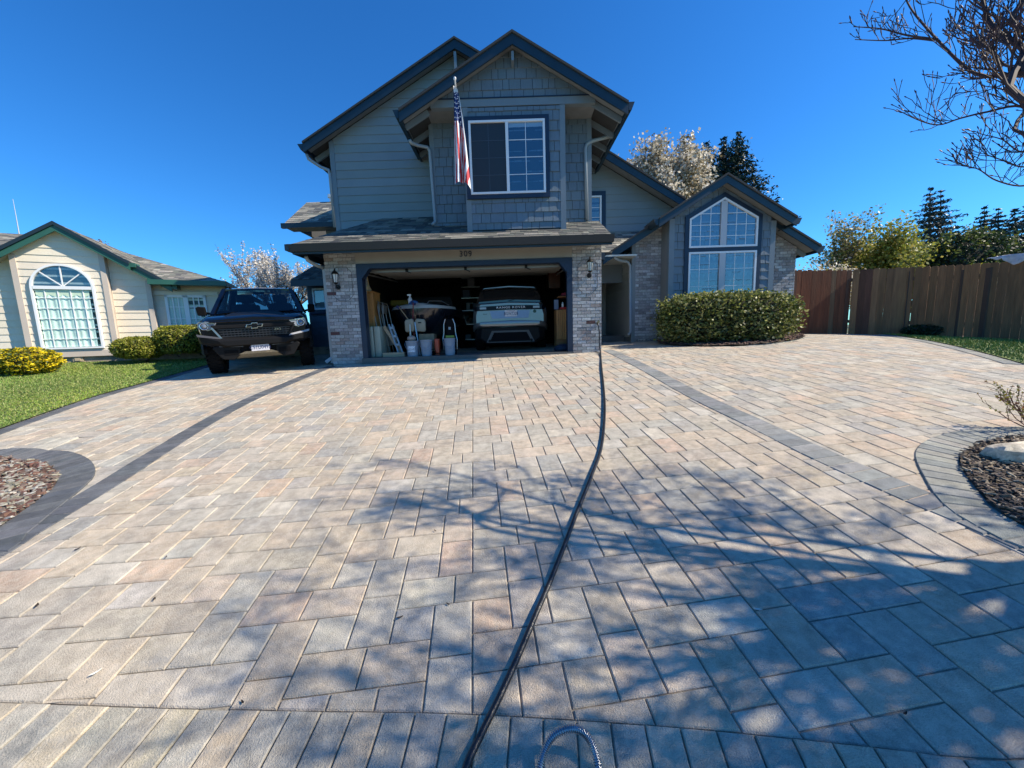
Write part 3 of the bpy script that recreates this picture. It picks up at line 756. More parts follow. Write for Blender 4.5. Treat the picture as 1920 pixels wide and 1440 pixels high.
for s, xe, xw in ((-1, -2.06, WLx), (1, 2.47, WRx)):
    b = B()
    for i in range(7): y = RA + .32 + i * .62; b.bar((xw - s * .1, y, az(xw) - .17 + .05), (xe, y, az(xe) - .17), .045, .11)
    splitparts('rafter_tail', b, M_trim, house)
    obj('eave_underside', B().prism([(xw, az(xw) - .10), (xe, az(xe) - .10), (xe, az(xe) - .085), (xw, az(xw) - .085)], lambda a, c, t: (a, t, c), BYY + .05, 13), M_ply, house)
    x0 = xe + s * .04
    obj('eave_gutter', B().prism([(x0 + s * .12, az(xe) - .0), (x0, az(xe) - .0), (x0, az(xe) - .15), (x0 + s * .06, az(xe) - .15)][::s], lambda a, c, t: (a, t, c), RA - .02, 13), M_fascia, house)
    obj('eave_fascia', B().box(min(xe, xe + s * .03), max(xe, xe + s * .03), RA, 13, az(xe) - .2, az(xe) - .03), M_fascia, house)
b = B().tube([at(768, 262, 8.55), at(771, 268, 8.6), at(784, 273, 8.72), at(801, 276, 8.88), at(806, 284, 8.9), at(815, 400, 8.9), at(816, 416, 8.88), at(811, 421, 8.80)], .036, 8)
obj('downspout', b, M_pipe, house, smooth=True)
b = B().tube([at(1150, 238, 9.3), at(1151, 246, 9.25), at(1143, 256, 9.15), at(1112, 264, 8.96), at(1100, 270, 8.93), at(1097, 278, 8.92), at(1101, 412, 8.92)], .037, 8)
obj('downspout', b, M_pipe, house, smooth=True)
obj('gable_bracket', B().box(AX_ - .025, AX_ + .025, RA + .03, BYY, 7.0, 7.17), M_trim, house)

# ---- window maker on a frontal wall
def window(parent, x0, x1, z0, z1, Y, cols=3, rows=4, trim=.10, mid=True, left_dark=False, curtain=None, name='window', tm=None, frame=.045):
    w = obj(name, B().box(x0 - trim, x1 + trim, Y - .045, Y, z0 - trim, z0).box(x0 - trim, x1 + trim, Y - .045, Y, z1, z1 + trim).box(x0 - trim, x0, Y - .045, Y, z0, z1).box(x1, x1 + trim, Y - .045, Y, z0, z1), tm or M_navy, parent)
    b = B().box(x0, x1, Y - .06, Y + .02, z0, z0 + frame).box(x0, x1, Y - .06, Y + .02, z1 - frame, z1).box(x0, x0 + frame, Y - .06, Y + .02, z0 + frame, z1 - frame).box(x1 - frame, x1, Y - .06, Y + .02, z0 + frame, z1 - frame)
    xm = (x0 + x1) / 2
    if mid: b.box(xm - .03, xm + .03, Y - .055, Y + .02, z0 + frame, z1 - frame)
    obj('frame', b, M_white, w, bevel=.004)
    obj('room_shade_panel', B().box(x0, x1, Y - .004, Y - .001, z0, z1), M_room_shade, w)
    halves = [(x0 + frame, xm - .03), (xm + .03, x1 - frame)] if mid else [(x0 + frame, x1 - frame)]
    for hi, (a, c) in enumerate(halves):
        dk = left_dark and hi == 0
        g = B().box(a, c, Y - .026, Y - .022, z0 + frame, z1 - frame)
        obj('insect_screen' if dk else 'pane', g, mat('insect_screen', (.02, .026, .034), .5) if dk else M_glass, w)
        b = B(); r_ = .006
        for i in range(1, cols): x = a + (c - a) * i / cols; b.box(x - r_, x + r_, Y - .03, Y - .018, z0 + frame, z1 - frame)
        for j in range(1, rows): z = z0 + frame + (z1 - z0 - 2 * frame) * j / rows; b.box(a, c, Y - .0305, Y - .0185, z - r_, z + r_)
        obj('muntins', b, mat('screened_muntin', (.05, .065, .09), .5) if dk else M_white, w)
    if curtain:
        for (a, c, zt, zb, m_) in curtain:
            b = B(); n = max(8, int((c - a) / .035)); t = []
            for i in range(n + 1): x = a + (c - a) * i / n; t.append((x, Y - .011 + .004 * math.sin(i * 1.25 + a * 7)))
            b.add([(x, y, z) for x, y in t for z in (zb, zt)], [(2 * i, 2 * i + 1, 2 * i + 3, 2 * i + 2) for i in range(n)])
            obj('curtain', b, m_, w, smooth=True)
    return w
a = at(899, 227, 8.37); c = at(1031, 361, 8.37)
window(bay, -.735, .845, at(965, 364, 8.37).z, at(965, 226, 8.37).z, 8.375, cols=2, rows=4, trim=.085, left_dark=True,
       curtain=[(.09, .80, at(965, 229, 8.37).z, at(965, 239, 8.37).z, mat('blind_white', (.6, .62, .66), .6))])

# ---- right middle gable behind (wall C)
CY = 11.0
def cz(x): return 6.45 - (x - 2.5) * .606
w = wallsolid('middle_wall', [(1.8, 3.0), (3.3, 3.0), (3.3, 4.0), (4.7, 4.0), (4.7, cz(4.7) - .15), (1.8, cz(1.8) - .15)], CY, CY + .12, M_trim, house)
pieces('siding_board', lap_boards([(1.9, 4.2), (4.6, 4.2), (4.6, cz(4.6) - .15), (1.9, cz(1.9) - .15)], CY), M_lap, w, 60)
roof('middle_roof', [(4.78, 10.55, cz(4.78)), (4.78, 15, cz(4.78)), (1.5, 15, cz(1.5)), (1.5, 10.55, cz(1.5))], house)
rake(1.5, 4.78, cz, 10.55); soffit(1.5, 4.7, cz, 10.55, CY)
window(w, 1.95, at(1127, 400, CY).x, at(1120, 448, CY).z, at(1120, 368, CY).z, CY - .004, cols=2, rows=4, mid=False, trim=.12)

# ---- right wing
FX, FP, fsl = 5.26, 5.22, .60
def fz(x): return FP - abs(x - FX) * fsl
WBY = 10.2; wl, wr = 3.27, 7.61; gb = 1.25
w = wallsolid('wing_wall', [(wl, gb), (wr, gb), (wr, fz(wr) - .14), (FX, FP - .14), (wl, fz(wl) - .14)], WBY, WBY + .14, M_mortar, house)
br = brick_wall([(wl + .09, gb), (4.04, gb), (4.04, fz(4.04) - .14), (wl + .09, fz(wl + .09) - .14)], WBY, w) + brick_wall([(6.66, gb), (wr, gb), (wr, fz(wr) - .14), (6.66, fz(6.66) - .14)], WBY, w)
pieces('brick', br, M_brick, w, 300, 'brick_rows')
obj('corner_board', B().box(wl - .012, wl + .09, WBY - .03, WBY + .1, gb, fz(wl) - .16), mat('light_grey_trim', (.22, .235, .235), .6), house)
sw = sidewall('entry_side_wall', wl + .005, wl + .1, WBY + .14, 12.9, gb, 3.75, M_trim, house)
lb = lap_boards([(WBY + .1, gb + .2), (12.9, gb + .2), (12.9, 3.7), (WBY + .1, 3.7)], 0, fn=lambda x, y, z: (wl + .004 + y, x, z), col=(.52, .56, .53))  # boards lightened too, in place of bounce light in the recess
pieces('siding_board', lb, M_lap, sw, 40)
GYf = 9.70; gl, gr_ = 4.04, 6.67
wb = wallsolid('window_bay', [(gl, gb), (gr_, gb), (gr_, fz(gr_) - .14), (FX, FP - .14), (gl, fz(gl) - .14)], GYf, WBY - .03, M_back, house)
pieces('wall_shingle', wall_shingles([(gl + .12, 1.5), (gr_ - .12, 1.5), (gr_ - .12, fz(gr_ - .12) - .14), (FX, FP - .14), (gl + .12, fz(gl + .12) - .14)], GYf), M_shin, wb, 220)
b = B().box(gl - .012, gl + .12, GYf - .03, GYf + .1, gb, fz(gl) - .16); b.box(gr_ - .12, gr_ + .012, GYf - .03, GYf + .1, gb, fz(gr_) - .16)
splitparts('corner_board', b, M_trim, wb)
# big mulled window with a peaked head
Y = GYf - .004
q = [at(1287, 560, Y), at(1292, 412, Y), at(1357.5, 371, Y), at(1418, 409, Y), at(1414, 560, Y)]
xl = (q[0].x + q[1].x) / 2 - .0; xr = (q[3].x + q[4].x) / 2; zs_ = at(1355, 409, Y).z; zp = at(1357, 371, Y).z; zb_ = at(1355, 566, Y).z; xm = (xl + xr) / 2; zt = at(1355, 468, Y).z
zs_ = (at(1292, 411, Y).z + at(1418, 408, Y).z) / 2
obj('bay_cheek', B().box(gl - .004, gl + .001, GYf + .05, WBY - .01, gb, 4.34), mat('light_grey_trim'), wb)
t = .105
outer = [(xl - t, zb_ - t), (xr + t, zb_ - t), (xr + t, zs_ + t * .55), (xm, zp + t * 1.15), (xl - t, zs_ + t * .55)]
inner = [(xl, zb_), (xr, zb_), (xr, zs_), (xm, zp), (xl, zs_)]
def ringwall(o, i, y0, y1):
    b = B(); n = len(o)
    for k in range(n): j = (k + 1) % n; b.xz([o[k], o[j], i[j], i[k]], y0, y1)
    return b
win = obj('window', ringwall(outer, inner, Y - .05, Y).box(xl, xr, Y - .05, Y, zt - .05, zt + .05), M_navy, wb)
def shrink(pl, d):
    cx = sum(p[0] for p in pl) / len(pl); out = []
    for i, p in enumerate(pl):
        a_ = pl[i - 1]; c_ = pl[(i + 1) % len(pl)]; e1 = Vector((p[0] - a_[0], p[1] - a_[1])).normalized(); e2 = Vector((c_[0] - p[0], c_[1] - p[1])).normalized()
        n1 = Vector((-e1.y, e1.x)); n2 = Vector((-e2.y, e2.x)); m = (n1 + n2).normalized(); k = d / max(.4, m.dot(n1)); out.append((p[0] + m.x * k, p[1] + m.y * k))
    return out
up = [(xl, zt + .05), (xr, zt + .05), (xr, zs_), (xm, zp), (xl, zs_)]; lo = [(xl, zb_), (xr, zb_), (xr, zt - .05), (xl, zt - .05)]
obj('frame', ringwall(up, shrink(up, .045), Y - .06, Y - .0).join(ringwall(lo, shrink(lo, .045), Y - .06, Y - .0)), M_white, win)
obj('mullion', B().box(xm - .075, xm + .075, Y - .055, Y, zt + .09, zp - .08).box(xm - .075, xm + .075, Y - .055, Y, zb_ + .04, zt - .09), mat('mullion_grey', (.50, .51, .53), .5), win)
for pl in (up, lo):
    for s in (0, 1):
        h = clip(pl, 1 if s == 0 else -1, 0, (xm - .07) if s == 0 else -(xm + .07))
        obj('pane', B().xz(shrink(h, .03), Y - .026, Y - .022), M_glass, win)
obj('room_shade_panel', B().xz(inner, Y - .004, Y - .001), M_room_shade, win)
b = B()
for s in (0, 1):
    a_, c_ = (xl + .04, xm - .075) if s == 0 else (xm + .075, xr - .04)
    for i in range(1, 3):
        x = a_ + (c_ - a_) * i / 3; zt2 = zp - abs(x - xm) * (zp - zs_) / (xr - xm) - .04
        b.box(x - .007, x + .007, Y - .030, Y - .018, zt + .09, zt2); b.box(x - .007, x + .007, Y - .030, Y - .018, zb_, zt - .09)
    for j, z in enumerate([zt + .05 + (zs_ - zt + .02) * f_ for f_ in (.36, .71, 1.06)] + [zt - .05 - .42 * k for k in (1, 2, 3)]):
        aa, cc = a_, c_
        if z > zs_ - .02: lim = (zp - z) * (xr - xm) / (zp - zs_) - .05; aa, cc = max(a_, xm - lim), min(c_, xm + lim)
        b.box(aa, cc, Y - .0305, Y - .0185, z - .007, z + .007)
obj('muntins', b, M_white, win)
b = B(); M_sheer = mat('sheer_blue_curtain', (.22, .33, .36), .8, noise=(4, .2, (6, 1, .3)))
for a_, c_, zt2 in ((xl + .03, xr - .03, zt - .07),):
    n = 70; vs = []
    for i in range(n + 1): x = a_ + (c_ - a_) * i / n; vs += [(x, Y - .012 + .005 * math.sin(i * 1.1), zb_), (x, Y - .012 + .005 * math.sin(i * 1.1 + .4), zt2)]
    b.add(vs, [(2 * i, 2 * i + 1, 2 * i + 3, 2 * i + 2) for i in range(n)])
obj('curtain', b, M_sheer, win, smooth=True)
# wing roofs
RF, RG = 9.85, 9.42
roof('wing_roof', [(2.42, 15, fz(2.42)), (2.42, RF, fz(2.42)), (FX, RF, FP), (FX, 15, FP)], house)
roof('wing_roof', [(7.95, RF, fz(7.95)), (7.95, 15, fz(7.95)), (FX, 15, FP), (FX, RF, FP)], house)
def fz2(x): return fz(x) + .012
roof('window_gable_roof', [(3.66, RF + .3, fz2(3.66)), (3.66, RG, fz2(3.66)), (FX, RG, FP + .012), (FX, RF + .3, FP + .012)], house)
roof('window_gable_roof', [(6.98, RG, fz2(6.98)), (6.98, RF + .3, fz2(6.98)), (FX, RF + .3, FP + .012), (FX, RG, FP + .012)], house)
rake(3.66, FX, fz2, RG, .2); rake(FX, 6.98, fz2, RG, .2); rake(2.42, 4.0, fz, RF, .2); rake(6.6, 7.95, fz, RF, .2)
soffit(3.7, FX, fz, RG, GYf); soffit(FX, 6.95, fz, RG, GYf); soffit(2.5, 4.0, fz, RF, WBY); soffit(6.6, 7.9, fz, RF, WBY)
for xe, s, ys in ((2.42, -1, RF), (7.95, 1, RF), (3.66, -1, RG), (6.98, 1, RG)):
    y1 = 15 if ys == RF else RF + .2; x0 = xe + s * .01; z = fz(xe)
    obj('eave_gutter', B().prism([(x0 + s * .12, z), (x0, z), (x0, z - .14), (x0 + s * .06, z - .14)][::s], lambda a, c, t: (a, t, c), ys - .02, y1), M_fascia, house)
obj('eave_underside', B().prism([(wr, fz(wr) - .12), (7.9, fz(7.9) - .12), (7.9, fz(7.9) - .10), (wr, fz(wr) - .10)], lambda a, c, t: (a, t, c), WBY, 15), M_ply, house)
sidewall('side_wall', wr - .1, wr, WBY + .14, 15, gb, fz(wr) - .14, M_mortar, house)
b = B()
for k in range(3): b.bar((wr, RF + .4 + k * .6, fz(wr) - .2), (7.88, RF + .4 + k * .6, fz(7.88) - .2), .05, .1)
splitparts('rafter_tail', b, M_trim, house)
b = B().tube([at(1151, 478, 9.9), at(1153, 484, 9.9), at(1160, 488, 9.98), at(1176, 491, 10.1), at(1181, 498, 10.14), at(1182, 622, 10.14), at(1178, 628, 10.05)], .040, 8)
obj('downspout', b, M_pipe, house, smooth=True)
# entry roof, recess and step
roof('entry_roof', [(2.02, 9.78, 3.60), (2.62, 9.78, 3.60), (4.0, 11, 4.38), (2.02, 11, 4.38)], house, limit=60, k=1.6)
obj('entry_soffit', B().box(2.02, 3.28, 9.8, 12.9, 3.50, 3.54), mat('porch_bounce_paint'), house)
obj('entry_fascia', B().box(2.02, 2.45, 9.76, 9.79, 3.42, 3.60), M_gutter, house)
obj('entry_back_wall', B().box(2.0, 4.2, 12.9, 13.0, 1.2, 4.6), mat('porch_bounce_paint'), house)
obj('door_casing', B().box(2.95, 3.06, 12.84, 12.9, 1.5, 3.3), M_navy, house)
obj('sidelight', B().box(3.07, 3.16, 12.86, 12.9, 1.55, 3.1), mat('sidelight_white', (.5, .5, .52), .5), house)
obj('entry_step', B().box(2.05, 3.30, 10.75, 12.9, 1.25, 1.50), M_gf, house, bevel=.01)
# ---- things at the back left
b1 = wallsolid('rear_left_wall', [(-6.5, 1), (BL, 1), (BL, 5.2), (-6.5, 5.2)][:0] or [(-5.75, 4.35), (BL, 4.35), (BL, 5.3), (-5.75, 5.3)], 12.4, 12.5, M_trim, house)
z1 = at(590, 421, 11.9).z
e1, e2 = at(533, 424, 11.9), at(634, 419, 11.9)
r1 = at(575, 380, 13.2); r2 = at(632, 377, 13.2)
roof('rear_upper_roof', [(e1.x, 11.9, z1 + .05), (BL, 11.9, z1 + .05), (BL, 13.2, r1.z), (r1.x, 13.2, r1.z)], house, limit=80, k=1.5)
roof('rear_upper_roof_hip', [(e1.x, 15, z1 + .05), (e1.x, 11.9, z1 + .05), (r1.x, 13.2, r1.z), (r1.x, 15, r1.z)], house, k=1.5)
obj('eave_gutter', B().box(e1.x - .05, BL, 11.8, 11.9, z1 - .10, z1 + .04), M_fascia, house)
obj('rear_upper_soffit', B().box(e1.x, BL, 11.9, 12.4, z1 - .06, z1 - .03), M_ply, house)
sx = at(586, 520, 12.0).x
obj('rear_lower_wall', B().box(at(577, 560, 12.0).x, GL + .05, 12.0, 12.1, 1.0, 3.6), M_trim, house)
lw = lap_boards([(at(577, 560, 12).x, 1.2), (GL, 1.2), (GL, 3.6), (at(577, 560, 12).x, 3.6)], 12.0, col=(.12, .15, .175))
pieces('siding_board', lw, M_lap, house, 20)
lz = at(560, 524, 11.4).z; la = at(545, 524, 11.4).x
roof('rear_lower_roof', [(la, 11.4, lz), (GL - .1, 11.4, lz), (GL - .1, 12.6, lz + .62), (at(590, 500, 12.6).x, 12.6, lz + .62)], house, limit=40, k=.6)
roof('rear_lower_roof_hip', [(la, 15, lz), (la, 11.4, lz), (at(590, 500, 12.6).x, 12.6, lz + .62), (at(590, 500, 12.6).x, 15, lz + .62)], house, k=1.4)
obj('rear_fascia', B().box(la, GL - .1, 11.36, 11.4, lz - .2, lz - .02), M_fascia, house)
rw = at(590, 562, 11.96)
window(house, at(588, 560, 11.96).x, at(612, 560, 11.96).x, at(598, 581, 11.96).z, at(598, 541, 11.96).z, 11.96, mid=False, cols=1, rows=1, trim=.13,
       curtain=[(at(590, 560, 11.96).x, at(610, 560, 11.96).x, at(598, 545, 11.96).z, at(598, 579, 11.96).z, mat('net_curtain', (.30, .34, .33), .8))])
obj('roof_vent', B().lathe([(.05, 0), (.05, .12), (.10, .13), (.10, .22), (.0, .25)], (at(621, 378, 13.2).x, 13.2, r1.z), 10), M_white, house)

# ================================================================ CREAM NEIGHBOUR HOUSE
M_cream = mat('cream_siding_paint', attr=True, rough=.6, noise=(1.5, .05), noise2=(40, .04), bump=(60, .25, (1, 1, 8)))
M_ctrim = mat('pinkish_cream_trim', (.55, .47, .40), .6, noise=(3, .05))
M_green = mat('green_gutter_paint', (.028, .105, .075), .4, noise=(4, .1))
M_dgreen = mat('dark_drip_edge', (.012, .025, .035), .5)
M_found = mat('foundation_concrete', (.30, .25, .19), .9, noise=(5, .3), noise2=(60, .2), bump=(60, .5))
NA = math.radians(25); N0 = Vector((-11.0, 9.0, 1.24)); NU = Vector((math.cos(NA), math.sin(NA), 0)); NW = Vector((-math.sin(NA), math.cos(NA), 0))
def nl(u, w, z): return N0 + NU * u + NW * w + Vector((0, 0, z - N0.z))
def npx(px, py, w):
    q = on_plane(px, py, N0 + NW * w, NW); d = q - N0; return (d.dot(NU), q.z)
nh = thing('cream_house', 'cream lap sided house with green gutters and large arched window beyond the left lawn', 'house', (-11, 9, 1.2))
NB = .29   # lowest siding edge above N0.z
def nwall(name, poly, w, th=.12, e=.165, boards=60, umin=None):
    o = obj(name, B().prism(poly, lambda a, b, t: nl(a, t, b), w, w + th), M_ctrim, nh)
    bs_ = lap_boards(poly, w, e, (.72, .645, .52), fn=lambda x, y, z: nl(x, y, z)); pieces('siding_board', bs_, M_cream, o, boards); return o
def nbox(b, u0, u1, w0, w1, z0, z1, col=WHITE):
    return b.add([nl(u0, w0, z0), nl(u1, w0, z0), nl(u1, w1, z0), nl(u0, w1, z0), nl(u0, w0, z1), nl(u1, w0, z1), nl(u1, w1, z1), nl(u0, w1, z1)],
                 [(0, 3, 2, 1), (4, 5, 6, 7), (0, 1, 5, 4), (1, 2, 6, 5), (2, 3, 7, 6), (3, 0, 4, 7)], col)
ua = (npx(20, 478, 0)[0] + npx(50, 650, 0)[0]) / 2; ub = (npx(203, 500, 0)[0] + npx(217, 650, 0)[0]) / 2
zb0 = 1.43; pkU, pkZ = npx(101, 418, -.15); eL = npx(0, 478, -.15); eR = npx(243, 493, -.15); nsl = (pkZ - eR[1]) / (eR[0] - pkU)
def nz(u): return pkZ - abs(u - pkU) * nsl
pw = nwall('gable_wall', [(ua, zb0), (ub, zb0), (ub, nz(ub) - .12), (pkU, pkZ - .12), (ua, nz(ua) - .12)], 0)
b = B()
for u0 in (ua - .01, ub - .09): obj('corner_board', nbox(B(), u0, u0 + .1, -.035, .05, zb0 - .02, nz(u0 + .05) - .14), M_ctrim, nh)
obj('skirt_board', nbox(B(), ua + .09, ub - .09, -.034, .02, zb0 - .02, zb0 + .13), M_ctrim, nh)
obj('foundation', nbox(B(), ua, ub + 5, .03, .1, .9, zb0), M_found, nh)
v1 = npx(152, 665, 0)[0]
obj('crawlspace_vent', nbox(B(), v1 - .16, v1 + .02, -.0, .04, zb0 - .14, zb0 - .03).join(nbox(B(), v1 - .12, v1 - .02, -.015, 0, zb0 - .12, zb0 - .05)), mat('vent_wood', (.45, .36, .24), .7), nh)
# recessed wall right of the gable, and left
w2 = .16; uc = (npx(281, 545, w2)[0] + npx(295, 640, w2)[0]) / 2
eR2 = npx(323, 545, -.08); 
def nz2(u): return eR2[1] + (eR2[0] - u) * nsl
rwl = nwall('side_front_wall', [(ub, zb0), (uc, zb0), (uc, nz2(uc) + .0), (ub, nz2(ub) + .0)], w2, boards=25)
obj('corner_board', nbox(B(), uc - .06, uc + .04, w2 - .035, w2 + .05, zb0, nz2(uc) - .1), M_ctrim, nh)
lwl = nwall('side_front_wall', [(ua - 3, zb0), (ua, zb0), (ua, nz(ua) - .0), (ua - 3, nz(ua) - .2)], w2, boards=15)
obj('return_wall', nbox(B(), ua, ua + .02, 0.05, w2, zb0, nz(ua) - .12), M_ctrim, nh)
obj('return_wall', nbox(B(), ub - .02, ub, 0.05, w2, zb0, nz(ub) - .12), M_ctrim, nh)
def nroof(name, pts, k=1.3, limit=0): return roof(name, [nl(*p) for p in pts], nh, limit=limit, k=k)
uL = pkU - (eR2[0] - pkU)
nroof('gable_roof', [(eR2[0], -.05 + .0, nz(eR2[0])), (eR2[0], 3, nz(eR2[0])), (pkU, 3, pkZ), (pkU, -.05, pkZ)], limit=0)
nroof('gable_roof', [(uL, 3, nz(uL)), (uL, -.05, nz(uL)), (pkU, -.05, pkZ), (pkU, 3, pkZ)])
nroof('gable_roof_front', [(eR[0], -.15, nz(eR[0]) + .01), (eR[0], .2, nz(eR[0]) + .01), (pkU, .2, pkZ + .01), (pkU, -.15, pkZ + .01)])
nroof('gable_roof_front', [(2 * pkU - eR[0], .2, nz(eR[0]) + .01), (2 * pkU - eR[0], -.15, nz(eR[0]) + .01), (pkU, -.15, pkZ + .01), (pkU, .2, pkZ + .01)])
def nrake(ua_, ub_, w, d0, d1, mt, name, zf=nz):
    return obj(name, B().prism([(ua_, zf(ua_) - d0), (ub_, zf(ub_) - d0), (ub_, zf(ub_) - d1), (ua_, zf(ua_) - d1)], lambda a, b_, t: nl(a, t, b_), w - .03, w), mt, nh)
for (p, q, w) in ((2 * pkU - eR[0], pkU, -.15), (pkU, eR[0], -.15), (eR[0] - .1, eR2[0], -.05), (uL, 2 * pkU - eR[0] + .1, -.05)):
    nrake(p, q, w, .0, .18, M_green, 'rake_board'); nrake(p, q, w - .031, -.035, .05, M_dgreen, 'drip_edge')
    obj('gable_soffit', B().prism([(p, nz(p) - .10), (q, nz(q) - .10), (q, nz(q) - .12), (p, nz(p) - .12)], lambda a, b_, t: nl(a, t, b_), w, w + .3), M_ctrim, nh)
obj('gutter_end', nbox(B(), eR[0] - .01, eR[0] + .10, -.17, .1, nz(eR[0]) - .1, nz(eR[0])), M_green, nh)
obj('gutter_end', nbox(B(), eR2[0] - .01, eR2[0] + .10, -.07, .2, nz(eR2[0]) - .1, nz(eR2[0])), M_green, nh)
# far wing
w3 = .34; u3 = npx(440, 560, w3)[0]; e3a = npx(290, 526, w3 - .30); e3b = npx(423, 534, w3 - .30)
ez3 = (e3a[1] + e3b[1]) / 2
fw = nwall('far_wing_wall', [(uc - .2, zb0 - .1), (u3 - .2, zb0 - .1), (u3 - .2, ez3 + .06), (uc - .2, ez3 + .06)], w3, boards=25)
obj('return_wall', nbox(B(), uc - .02, uc, w2 + .1, w3, zb0, nz2(uc)), M_ctrim, nh)
rdA = npx(215, 468, w3 + 3.4)
nroof('far_wing_roof', [(uc + .05, w3 - .30, ez3 + .04), (e3b[0], w3 - .30, ez3 + .04), (rdA[0], w3 + 3.4, rdA[1]), (uc - 2.0, w3 + 3.4, rdA[1])], k=1.5, limit=60)
nroof('far_wing_hip', [(e3b[0], w3 - .30, ez3 + .04), (e3b[0], w3 + 6.5, ez3 + .04), (rdA[0], w3 + 3.4, rdA[1])], k=.9)
obj('far_gutter', nbox(B(), uc + .1, e3b[0] + .05, w3 - .56, w3 - .30, ez3 - .09, ez3 + .03), M_green, nh)
obj('far_fascia', nbox(B(), e3b[0], e3b[0] + .06, w3 - .5, w3 + 6, ez3 - .1, ez3 + .04), M_dgreen, nh)
# high roof far behind on the left
hA = npx(0, 437, 6); nroof('rear_roof', [(hA[0] - 6, 2.2, hA[1] - 1.6), (pkU - 2.6, 2.2, hA[1] - 1.6), (pkU - 2.6, 6, hA[1]), (hA[0] - 6, 6, hA[1])], k=1.3)
# arched picture window
M_nglass = glass('window_glass_light', (.93, .98, .96), 1.35)
wz0 = npx(137, 654, 0)[1]; wzs = npx(122, 540, 0)[1]; wzt = npx(120, 496, 0)[1]; wu0 = (npx(62, 540, 0)[0] + npx(79, 655, 0)[0]) / 2; wu1 = (npx(180, 540, 0)[0] + npx(197, 650, 0)[0]) / 2
um = (wu0 + wu1) / 2; hw = (wu1 - wu0) / 2; hh = wzt - wzs
def arch(r, zo=0, n=20): return [(um + (hw - r) * math.cos(math.pi * k / n), wzs + zo + (hh - r) * math.sin(math.pi * k / n)) for k in range(n + 1)]
W = -.035
nb_ = obj('arched_window', B().prism([(wu0, wz0), (wu1, wz0)] + arch(0), lambda a, b_, t: nl(a, t, b_), W + .02, W + .03), mat('room_shade_dim', (.05, .06, .06), .8), nh)  # backing sheet coloured dark for the dim room inside
o_, i_ = [(wu0, wz0), (wu1, wz0)] + arch(0), [(wu0 + .042, wz0 + .042), (wu1 - .042, wz0 + .042)] + arch(.042)
b = B(); n = len(o_)
for k in range(n): j = (k + 1) % n; b.prism([o_[k], o_[j], i_[j], i_[k]], lambda a, c, t: nl(a, t, c), W - .04, W + .02)
b = nbox(b, wu0 + .05, wu1 - .05, W - .04, W + .0, wzs - .04, wzs + .035)
obj('frame', b, M_white, nb_)
obj('pane', B().prism([(wu0 + .04, wz0 + .04), (wu1 - .04, wz0 + .04), (wu1 - .04, wzs - .04), (wu0 + .04, wzs - .04)], lambda a, c, t: nl(a, t, c), W - .004, W), M_nglass, nb_)
obj('pane', B().prism(arch(.04, .03), lambda a, c, t: nl(a, t, c), W - .004, W), M_glass, nb_)
b = B()
for k in range(1, 5): u = wu0 + (wu1 - wu0) * k / 5; b = nbox(b, u - .0065, u + .0065, W - .014, W + .004, wz0 + .05, wzs - .04)
for k in range(1, 6): z = wz0 + (wzs - wz0) * k / 6; b = nbox(b, wu0 + .05, wu1 - .05, W - .0145, W + .0035, z - .0065, z + .0065)
for a in (45, 90, 135):
    t = math.radians(a); b.bar(nl(um, W - .01, wzs + .03), nl(um + (hw - .04) * math.cos(t), W - .01, wzs + (hh - .04) * math.sin(t)), .022, .015, NW)
obj('muntins', b, M_white, nb_)
b = B(); n = 90; vs = []; du = (wu1 - wu0) * .84
for i in range(n + 1):
    u = wu0 + .06 + du * i / n
    for z in (wz0 + .05, wz0 + .5, wz0 + 1.0, wzs - .06): vs.append(nl(u, W + .010 + .007 * math.sin(i * .55 + .3 * math.sin(z * 3)), z))
b.add(vs, [(4 * i + k, 4 * i + k + 1, 4 * i + k + 5, 4 * i + k + 4) for i in range(n) for k in range(3)])
obj('curtain', b, mat('mint_curtain', (.82, .88, .84), .8, noise=(3, .1)), nb_, smooth=True)
b = B(); n = 60; vs = []
for i in range(n + 1):
    u = wu0 + .06 + du * i / n; vs += [nl(u, W + .002, wzs - .05), nl(u, W + .002, wzs - .16 - .05 * abs(math.sin(i * .21)))]
b.add(vs, [(2 * i, 2 * i + 1, 2 * i + 3, 2 * i + 2) for i in range(n)])
obj('valance', b, mat('valance_cream', (.8, .8, .66), .8), nb_)
